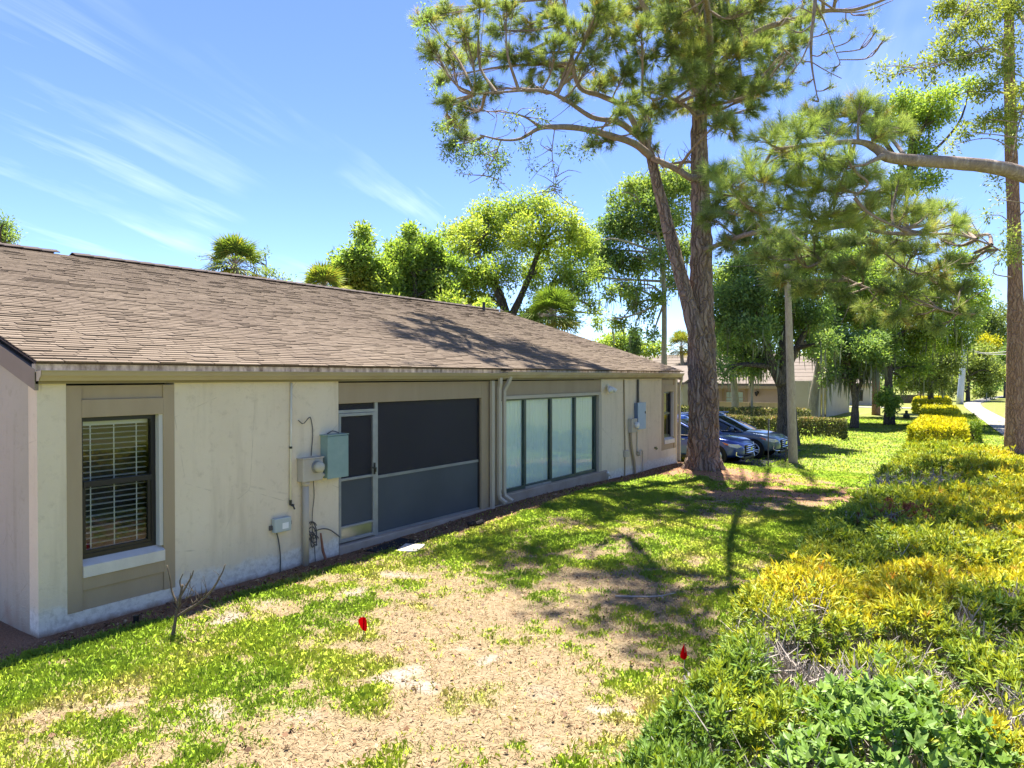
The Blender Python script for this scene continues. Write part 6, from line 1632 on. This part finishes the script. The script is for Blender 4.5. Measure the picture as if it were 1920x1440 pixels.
# low bright plants by the hedge foot and at the pine
def clump_plant(label, p, n, L, W, leaf, tone, spread):
    p = np.array(p); t_ = thing('ground_plant', label, 'plant', p)
    a = rng.uniform(0, 6.28, n); el = rng.uniform(.25, 1.3, n)
    U = np.stack([np.cos(a) * np.cos(el), np.sin(a) * np.cos(el), np.sin(el)], -1)
    B = rng.normal(0, spread, (n, 3)) * [1, 1, 0]
    V = leaf_geom(B, U, L * rng.uniform(.6, 1.2, n), W)
    link('leaf', leaf_mesh('leaf', V, np.clip(rng.normal(tone, .15, n), 0, 1), rng.random(n)), M[leaf], t_)['kind'] = 'stuff'
    A = Acc()
    for i in range(min(n, 14)): A.tube(np.array([B[i] * .6, B[i] + U[i] * L * .4]), [.008, .004], 4)
    A.build('stem', M['twig'], t_)
q = ground_at(1283, 866)
clump_plant('small yellow-green striped plant between the downspout and the big pine trunk', q, 46, .42, .06, 'gold_leaf', .35, .10)
q = ground_at(1545, 826); clump_plant('low light green plants at the foot of the rusty-topped hedge', q, 200, .35, .09, 'bright_leaf', .7, .5)
q = ground_at(1360, 990); 

# ================================================================== SECOND BUILDING AND BEYOND
M['wall_pink'] = noisy('wall_pink', (0.45, 0.35, 0.28), (0.50, 0.40, 0.325), 1.2, 0.9, 0.2, 20)
M['wall_grey'] = noisy('wall_grey', (0.42, 0.375, 0.31), (0.47, 0.425, 0.36), 1.0, 0.9, 0.2, 20)
GB = -.62
BB = np.array([-11.0, 56.0, GB]); bl = thing('second_building', 'low building with a pinkish wall and pale shingle roof beyond the parked cars', 'building', BB)
A = LA(); A.box(-46, -11.25, 56, 56.2, GB - .2, 1.92); A.build('front_wall', M['wall_pink'], bl)
A = LA()
V = [(x, y, z) for x in (-11.25, -11.0) for y, z in ((55.9, GB - .2), (55.9, 1.95), (63, 4.2), (70, 1.95), (70, GB - .2))]
A.add(V, [(0, 4, 3, 1), (5, 6, 8, 9), (0, 1, 6, 5), (4, 9, 8, 3), (1, 2, 7, 6), (2, 3, 8, 7)], [(1, 3, 2), (6, 7, 8)])
A.box(-12.6, -11.251, 54.4, 55.8, GB - .2, 2.3)
A.box(-12.6, -11.251, 55.8, 56, GB - .2, 2.3)
A.build('gable_wall', M['wall_grey'], bl)
A = LA(); A.box(-34, -19.6, 51.5, 56, GB - .2, 2.05); A.build('wing_wall', M['wall_grey'], bl)
A = LA()
def slab(x0, x1, y0, z0, y1, z1, th=.16):
    V = [(x, y, z) for x in (x0, x1) for y, z in ((y0, z0), (y1, z1), (y1, z1 - th), (y0, z0 - th))]
    A.add(V, [(0, 1, 2, 3), (4, 7, 6, 5), (0, 4, 5, 1), (1, 5, 6, 2), (2, 6, 7, 3), (3, 7, 4, 0)])
slab(-46, -10.6, 55.3, 2.05, 63.02, 4.62); slab(-46, -10.6, 70.6, 2.05, 63.02, 4.62)
slab(-34.4, -19.3, 51.0, 2.18, 56.4, 3.5)
rf = A.build('roof', M['roof_far'], bl)
A = LA(); A.box(-46, -12.65, 55.25, 55.33, 1.66, 1.90); A.box(-34.4, -19.3, 50.95, 51.03, 1.85, 2.02); A.build('fascia', M['trim'], bl)
A = LA()
for k in range(9): A.box(-46, -10.58, 55.28 + k * .85, 55.30 + k * .85, 2.05 + k * .283 - .02, 2.065 + k * .283)
A.build('roof_course', M['roof_far'], bl)
def far_window(x0, x1, z0, z1, bars):
    w = link('window', None, None, bl, (0, 0, 0))
    f = LA(); y = 55.98; e = .07
    f.box(x0 - e, x0, y - .03, y, z0 - e, z1 + e); f.box(x1, x1 + e, y - .03, y, z0 - e, z1 + e); f.box(x0, x1, y - .03, y, z1, z1 + e); f.box(x0, x1, y - .03, y, z0 - e, z0)
    for b_ in bars: f.box(x0, x1, y - .025, y, b_ - .02, b_ + .02)
    f.build('window_frame', M['trim'], w)
    g = LA(); g.box(x0, x1, y - .012, y - .006, z0, z1); g.build('pane', M['mint_pane'], w)
M['mint_pane'] = mat('mint_pane', (0.36, 0.50, 0.42), 0.15, 0.6)
M['dark_pane'] = mat('dark_pane', (0.03, 0.03, 0.032), 0.12, 0.6)
far_window(-17.7, -16.4, .35, 1.38, (.7, .95))
A = LA(); A.box(-18.05, -17.85, 55.95, 55.99, GB, 1.9); A.box(-16.25, -16.05, 55.95, 55.99, GB, 1.9); A.build('trim_board', M['trim'], bl)
for y in (57.4, 58.8):
    w = link('window', None, None, bl); g = LA(); g.box(-11.0, -10.985, y, y + .45, -.5, 2.2); g.build('pane', M['dark_pane'], w)
    g = LA(); g.box(-11.0, -10.97, y - .12, y, -.6, 2.4); g.box(-11.0, -10.97, y + .45, y + .57, -.6, 2.4); g.box(-11.0, -10.97, y, y + .45, 2.2, 2.4); g.build('window_frame', M['trim'], w)
A = LA(); A.tube([(-15.3, 55.98, 1.38), (-15.3, 55.75, 1.34), (-15.3, 55.7, 1.1)], [.12, .16, .05], 8); A.build('wall_lamp', M['black_frame'], bl)
# low timber screen before the wall
t_ = thing('low_fence', 'low brown board fence in front of the pinkish wall', 'fence', (-18, 53.6, GB))
for i in range(36):
    x0 = -21 + i * .24
    o = LA(); o.box(x0, x0 + .236, 53.5, 53.53 + .006 * (i % 2), GB, .62); o.build('board', M['trim'], t_)
A = LA(); A.box(-21, -12.4, 53.48, 53.56, .625, .69); A.build('cap_rail', M['trim'], t_)
for x in (-21, -18.1, -15.3, -12.5): A = LA(); A.box(x, x + .1, 53.4, 53.48, GB, .62); A.build('post', M['trim'], t_)

bl = thing('far_building', 'far pale wall with a low roof seen between the small oak and the second building', 'building', at(1600, 740, 84) * [1, 1, 0] + [0, 0, GB])
p0, p1 = at(1552, 740, 80), at(1655, 740, 86)
A = LA(); A.box(p0[0], p1[0], p0[1], p0[1] + 7, GB - .2, 1.5); A.build('front_wall', M['wall_grey'], bl)
A = LA(); A.box(p0[0] - .3, p1[0] + .3, p0[1] - .3, p0[1] - .02, 1.51, 1.7); A.build('fascia', M['trim'], bl)
A = LA(); slab(p0[0] - .3, p1[0] + .3, p0[1] - .35, 1.88, p0[1] + 5, 3.4); A.build('roof', M['roof_far'], bl)
for fx in (.25, .6):
    x = p0[0] + fx * (p1[0] - p0[0]); A = LA(); A.box(x, x + 1.0, p0[1] - .03, p0[1] + .01, -.1, 1.1); A.build('window', M['dark_pane'], bl)
# kerb strip before the far building
A = Acc(); A.box(p0[0] - 1, p1[0] + 6, p0[1] - 6, p0[1] - 3.5, -.8, -.56); tag(A.build('far_drive', M['concrete']), kind='structure')

p = at(1727, 757, 84); M['brick_tan'] = noisy('brick_tan', (0.42, 0.31, 0.23), (0.50, 0.38, 0.29), 5, 0.9, 0.3, 20)
t_ = thing('brick_pillar', 'small tan pillar at the end of a dark low wall beyond the lawn', 'pillar', (p[0], p[1], -.6))
A = LA(); A.box(p[0] - .35, p[0] + .35, p[1] - .35, p[1] + .35, -.7, .66); A.build('shaft', M['brick_tan'], t_)
A = LA(); A.box(p[0] - .42, p[0] + .42, p[1] - .42, p[1] + .42, .661, .76); A.build('cap', M['concrete'], t_)
A = LA(); A.box(p[0] - 4.6, p[0] - .351, p[1] - .15, p[1] + .15, -.7, .40); tag(A.build('garden_wall', M['bark_oak']), 'dark low wall running left from the tan pillar', 'wall')

p = at(1700, 786, 53.8)
t_ = thing('hydrant', 'small dark standpipe on the lawn left of the golden hedge', 'standpipe', (p[0], p[1], -.6))
M['dark_green'] = mat('dark_green', (0.03, 0.05, 0.035), .6)
A = LA(); A.tube([(p[0], p[1], -.62), (p[0], p[1], -.30), (p[0], p[1], -.22), (p[0], p[1], -.06)], [.26, .22, .12, .09], 12); A.build('body', M['dark_green'], t_)
A = LA(); A.tube([(p[0], p[1], -.06), (p[0], p[1], -.0), (p[0], p[1], .04)], [.12, .11, .03], 12); A.build('cap', M['dark_green'], t_)

# ================================================================== POLES AND SIGN
PW = ground_at(1488, 868)
t_ = thing('wooden_pole', 'weathered pale wooden pole with thin wires standing in front of the parked cars', 'pole', PW)
tp = at(1475, 498, 26.4)
A = LA(); A.tube(np.linspace(PW - [0, 0, .1], tp, 40), np.linspace(.175, .105, 40), 14, nz=.06, nf=5); A.build('shaft', M['wood_pole'], t_, True)
A = LA(); A.tube(np.linspace(tp - [0, 0, .05], tp + [0, 0, .04], 2), .115, 12); A.build('cap', M['alu'], t_)
A = LA(); A.tube(curve([tp - np.array([0, 0, .15]), at(1425, 497, 27.5), at(1350, 500, 29), at(1240, 486, 33)], 24), .012, 5); A.tube(curve([tp - np.array([0, 0, .6]), at(1420, 535, 30), at(1370, 548, 36)], 20), .012, 5)
A.build('wire', M['cable'], t_)
A = LA(); A.tube([PW + [-.3, .05, 0], PW + [-.26, .05, .55]], .03, 8); tag(A.build('short_post', M['cable']), 'short dark post standing at the foot of the wooden pole', 'post')
PS = ground_at(1441, 876)
t_ = thing('parking_sign', 'narrow sign turned edge-on on a thin dark post near the car bumpers', 'sign', PS)
A = LA(); A.tube([PS - [0, 0, .1], PS + [0, 0, 1.72]], .022, 8); A.build('post', M['cable'], t_)
A = LA()
u = unit(np.array([CS * .35 - SN * .94, SN * .35 + CS * .94, 0])); n_ = np.array([-u[1], u[0], 0])
for z0, z1 in ((1.22, 1.72),):
    V = [PS + u * a * .16 + n_ * (.025 + b_ * .004) * -1 + np.array([0, 0, z]) for a in (-1, 1) for b_ in (0, 1) for z in (z0, z1)]
    A.add(V, [(0, 1, 3, 2), (4, 6, 7, 5), (0, 4, 5, 1), (2, 3, 7, 6), (0, 2, 6, 4), (1, 5, 7, 3)])
A.build('plate', M['white_paper'], t_)
PU = at(1799, 757, 81.5); PU[2] = -.6
t_ = thing('utility_pole', 'leaning silver-grey utility pole behind the farthest golden hedge', 'utility pole', PU)
tp = at(1808, 646, 81.5)
M['silver'] = noisy('silver', (0.42, 0.45, 0.50), (0.55, 0.57, 0.60), 1.5, 0.5, 0.05, 20, 0.4, 0.2)
A = LA(); A.tube(np.linspace(PU, tp, 8), np.linspace(.33, .24, 8), 12); A.build('shaft', M['silver'], t_, True)
A = LA(); A.tube(np.linspace(PU + [.36, .1, 0], tp + [.25, .1, -.2], 6), .045, 6); A.build('conduit', M['white_pipe'], t_)
A = LA()
for q in ([tp - [0, 0, .3], at(1760, 665, 84), at(1690, 690, 92)], [tp - [0, 0, .2], at(1850, 662, 80), at(1960, 650, 76)], [tp - [0, 0, .6], at(1850, 664, 82), at(1960, 664, 78)]):
    A.tube(curve(q, 20), .035, 5)
A.build('wire', M['alu'], t_)
A = LA(); p = ground_at(1850, 752); A.tube([p, p + [0, 0, 1.1]], .05, 6); tag(A.build('marker_post', M['alu']), 'thin post beside the bend of the footpath', 'post')

# ================================================================== PARKED CARS
M['tyre'] = mat('tyre', (0.012, 0.012, 0.013), .85)
M['rim'] = mat('rim', (0.62, 0.63, 0.65), .3, .5, .8)
M['chrome'] = mat('chrome', (0.75, 0.76, 0.78), .12, .5, 1)
M['car_glass'] = mat('car_glass', (0.015, 0.022, 0.024), .04, .8)
M['lamp_clear'] = mat('lamp_clear', (0.55, 0.58, 0.60), .1, .7)
M['amber'] = mat('amber', (0.65, 0.16, 0.03), .3)
M['trim_black'] = mat('trim_black', (0.012, 0.012, 0.013), .5)
def paint(name, c):
    m = mat(name, c, .28, .5, .35); b_ = m.node_tree.nodes['Principled BSDF']; b_.inputs['Coat Weight'].default_value = 1; b_.inputs['Coat Roughness'].default_value = .04
    return m
def suv(label, loc, rz, col, chrome_grille, oz=0):
    """front towards +x, right flank towards -y"""
    t_ = thing('parked_car', label, 'car', loc, rz, 'cars parked behind the house')
    xs = [-2.34, -2.27, -1.95, -1.2, -.3, .5, 1.0, 1.45, 1.85, 2.12, 2.28, 2.36]
    bz = [.86, 1.02, 1.06, 1.05, 1.03, 1.02, 1.04, 1.02, .97, .90, .80, .66]
    hw = [.78, .86, .925, .955, .96, .96, .955, .945, .91, .84, .74, .60]
    sl_ = [.42, .34, .28, .25, .25, .25, .25, .25, .27, .30, .33, .40]
    rings = []
    for x, b_, w, s in zip(xs, bz, hw, sl_):
        half = [(.0, s), (w * .90, s), (w * .985, s + .10), (w, s + .5 * (b_ - s)), (w * .985, b_ - .10), (w * .93, b_ - .015), (w * .6, b_ + .025), (0, b_ + .04)]
        full = half + [(-a, z) for a, z in half[-2:0:-1]]
        rings.append([(x, a, z) for a, z in full])
    n = len(rings[0]); A = Acc()
    V = [p for r in rings for p in r]
    Q = [(i * n + j, (i + 1) * n + j, (i + 1) * n + (j + 1) % n, i * n + (j + 1) % n) for i in range(len(rings) - 1) for j in range(n)]
    e = (len(rings) - 1) * n
    T = [(0, j, j + 1) for j in range(1, n - 1)] + [(e, e + j + 1, e + j) for j in range(1, n - 1)]
    A.add(V, Q, T); body = A.build('body', col, t_, True); sm = body.modifiers.new('s', 'SUBSURF'); sm.levels = sm.render_levels = 2
    # greenhouse
    lv = [(1.02, -2.20, 1.12, .90), (1.22, -2.12, .72, .84), (1.45, -1.98, .25, .755), (1.60, -1.80, -.12, .67)]
    def ring(z, x0, x1, w):
        return [(x0, -w * .8, z), (x0 + .18, -w, z), ((x0 + x1) / 2, -w * 1.01, z), (x1 - .25, -w, z), (x1, -w * .72, z), (x1 + .04, 0, z), (x1, w * .72, z), (x1 - .25, w, z), ((x0 + x1) / 2, w * 1.01, z), (x0 + .18, w, z), (x0, w * .8, z), (x0 - .03, 0, z)]
    R_ = [ring(*q) for q in lv]; n = 12
    A = Acc(); A.add([p for r in R_ for p in r], [(i * n + j, i * n + (j + 1) % n, (i + 1) * n + (j + 1) % n, (i + 1) * n + j) for i in range(3) for j in range(n)])
    A.build('window_glass', M['car_glass'], t_, True)
    A = Acc(); r0 = R_[-1]; r1 = [(x * .97 - .03, y * .96, 1.655) for x, y, z in r0]; r2 = [(x * .8 - .15, y * .7, 1.70) for x, y, z in r0]
    A.add(r0 + r1 + r2 + [(-.95, 0, 1.712)], [(i * n + j, i * n + (j + 1) % n, (i + 1) * n + (j + 1) % n, (i + 1) * n + j) for i in range(2) for j in range(n)], [(2 * n + j, 2 * n + (j + 1) % n, 3 * n) for j in range(n)])
    A.build('roof', col, t_, True)
    A = Acc()
    for s in (-1, 1):
        A.tube([(x, s * y, z) for x, y, z in ((1.0, .90, 1.03), (.55, .845, 1.24), (.03, .762, 1.46), (-.33, .68, 1.62))], .045, 6)
        A.tube([(-.45, s * .925, 1.03), (-.55, s * .865, 1.24), (-.7, s * .69, 1.62)], .045, 6)
        A.tube([(-1.5, s * .92, 1.03), (-1.55, s * .86, 1.24), (-1.62, s * .69, 1.62)], .07, 6)
        A.tube([(-.3, s * .69, 1.625), (-1.0, s * .70, 1.64), (-1.75, s * .66, 1.62)], .04, 6)
    A.build('pillar', col, t_, True)
    A = Acc()
    for s in (-1, 1): A.tube([(.95, s * .935, 1.045), (-.4, s * .955, 1.055), (-1.9, s * .93, 1.075)], .014, 5)
    A.build('window_trim', M['chrome'], t_)
    for s in (-1, 1):
        A = Acc(); A.tube([(-.1, s * .73, 1.70), (-1.7, s * .72, 1.70)], .02, 6); A.build('roof_rail', M['chrome'], t_)
        A = Acc(); A.tube([(.62, s * .93, 1.10), (.62, s * 1.0, 1.12), (.62, s * 1.07, 1.14), (.62, s * 1.13, 1.13)], [.03, .075, .085, .05], 8); A.build('mirror', col, t_, True)
        A = Acc(); A.add([(1.92, s * .90, .80), (2.24, s * .775, .78), (2.30, s * .62, .71), (2.18, s * .80, .66), (1.98, s * .915, .70), (1.66, s * .945, .86)], None, [(0, 1, 3), (1, 2, 3), (0, 3, 4), (0, 4, 5)])
        o = A.build('headlight', M['lamp_clear'], t_); so = o.modifiers.new('t', 'SOLIDIFY'); so.thickness = .05; so.offset = 0
        A = Acc(); A.add([(1.70, s * .952, .855), (1.90, s * .925, .80), (1.90, s * .93, .74), (1.78, s * .945, .78)], [(0, 1, 2, 3)])
        o = A.build('side_marker', M['amber'], t_); so = o.modifiers.new('t', 'SOLIDIFY'); so.thickness = .05; so.offset = 0
        A = Acc(); A.tube([(2.16, s * .80, .52), (2.15, s * .815, .40), (2.25, s * .72, .34), (2.33, s * .58, .34)], .018, 6); A.build('fog_trim', M['chrome'], t_)
        for x in (.1, -.95):
            A = Acc(); A.tube([(x, s * .962, .90), (x + .09, s * .99, .90), (x + .18, s * .962, .90)], .014, 5); A.build('door_handle', M['chrome'], t_)
        A = Acc(); A.box(-1.15, 1.1, s * .93 - .04, s * .93 + .04, .22, .33); A.build('sill_trim', M['trim_black'], t_)
    A = Acc(); A.box(2.25, 2.385, -.48, .48, .42, .75); bevel(A.build('grille', M['trim_black'], t_), .03)
    A = Acc()
    for z in (.72, .64, .56, .48): A.tube([(2.30, -.52, z), (2.395, -.35, z), (2.415, 0, z), (2.395, .35, z), (2.30, .52, z)], .026 if chrome_grille else .014, 6)
    A.build('grille_bar', M['chrome'], t_)
    A = Acc(); a = np.linspace(0, 2 * np.pi, 17); A.add([(2.44, .10 * math.cos(q), .61 + .055 * math.sin(q)) for q in a[:-1]] + [(2.42, .10 * math.cos(q), .61 + .055 * math.sin(q)) for q in a[:-1]], [(i, (i + 1) % 16, 16 + (i + 1) % 16, 16 + i) for i in range(16)], [(0, i, i + 1) for i in range(1, 15)])
    A.build('badge', M['chrome'], t_)
    A = Acc(); A.box(2.24, 2.36, -.55, .55, .22, .34); bevel(A.build('bumper', M['trim_black'], t_), .03)
    A = Acc(); A.box(-2.42, -2.28, -.6, .6, .35, .55); bevel(A.build('bumper', M['trim_black'], t_), .03)
    for s in (-1, 1):
        A = Acc(); A.box(-2.33, -2.22, s * .80 - .08, s * .80 + .08, .80, 1.0); A.build('tail_light', mat('tail_red', (.4, .01, .01), .2), t_)
    for x in (1.42, -1.40):
        for s in (-1, 1):
            A = Acc(); A.tube([(x, s * .80, .36), (x, s * .962, .36)], .415, 28); A.build('wheel_arch', M['trim_black'], t_)
            w = link('wheel', None, None, t_, (x, s * .86, .355)); w.empty_display_size = .1
            A = Acc(); A.tube([(0, -s * .10, 0), (0, s * .09, 0), (0, s * .115, 0), (0, s * .118, 0)], [.355, .355, .335, .26], 32); A.build('tyre', M['tyre'], w, True)
            A = Acc()
            q = np.linspace(0, 2 * np.pi, 33); A.tube(np.c_[.245 * np.cos(q), np.full(33, s * .125), .245 * np.sin(q)], .018, 6, cap=False)
            for k in range(10):
                q = k * 2 * np.pi / 10 + .2 * (k % 2); A.tube([(.04 * math.cos(q), s * .118, .04 * math.sin(q)), (.24 * math.cos(q), s * .126, .24 * math.sin(q))], [.032, .024], 5)
            A.tube([(0, s * .10, 0), (0, s * .135, 0)], .06, 10); A.build('rim', M['rim'], w)
    return t_
suv('dark navy blue car partly hidden by the big pine trunk', (-9.75, 26.15, -.575), math.radians(-2), paint('navy', (0.014, 0.05, 0.27)), True)
suv('slate grey car parked behind the navy blue one', (-9.25, 29.1, -.575), math.radians(-1), paint('slate', (0.075, 0.13, 0.215)), False)
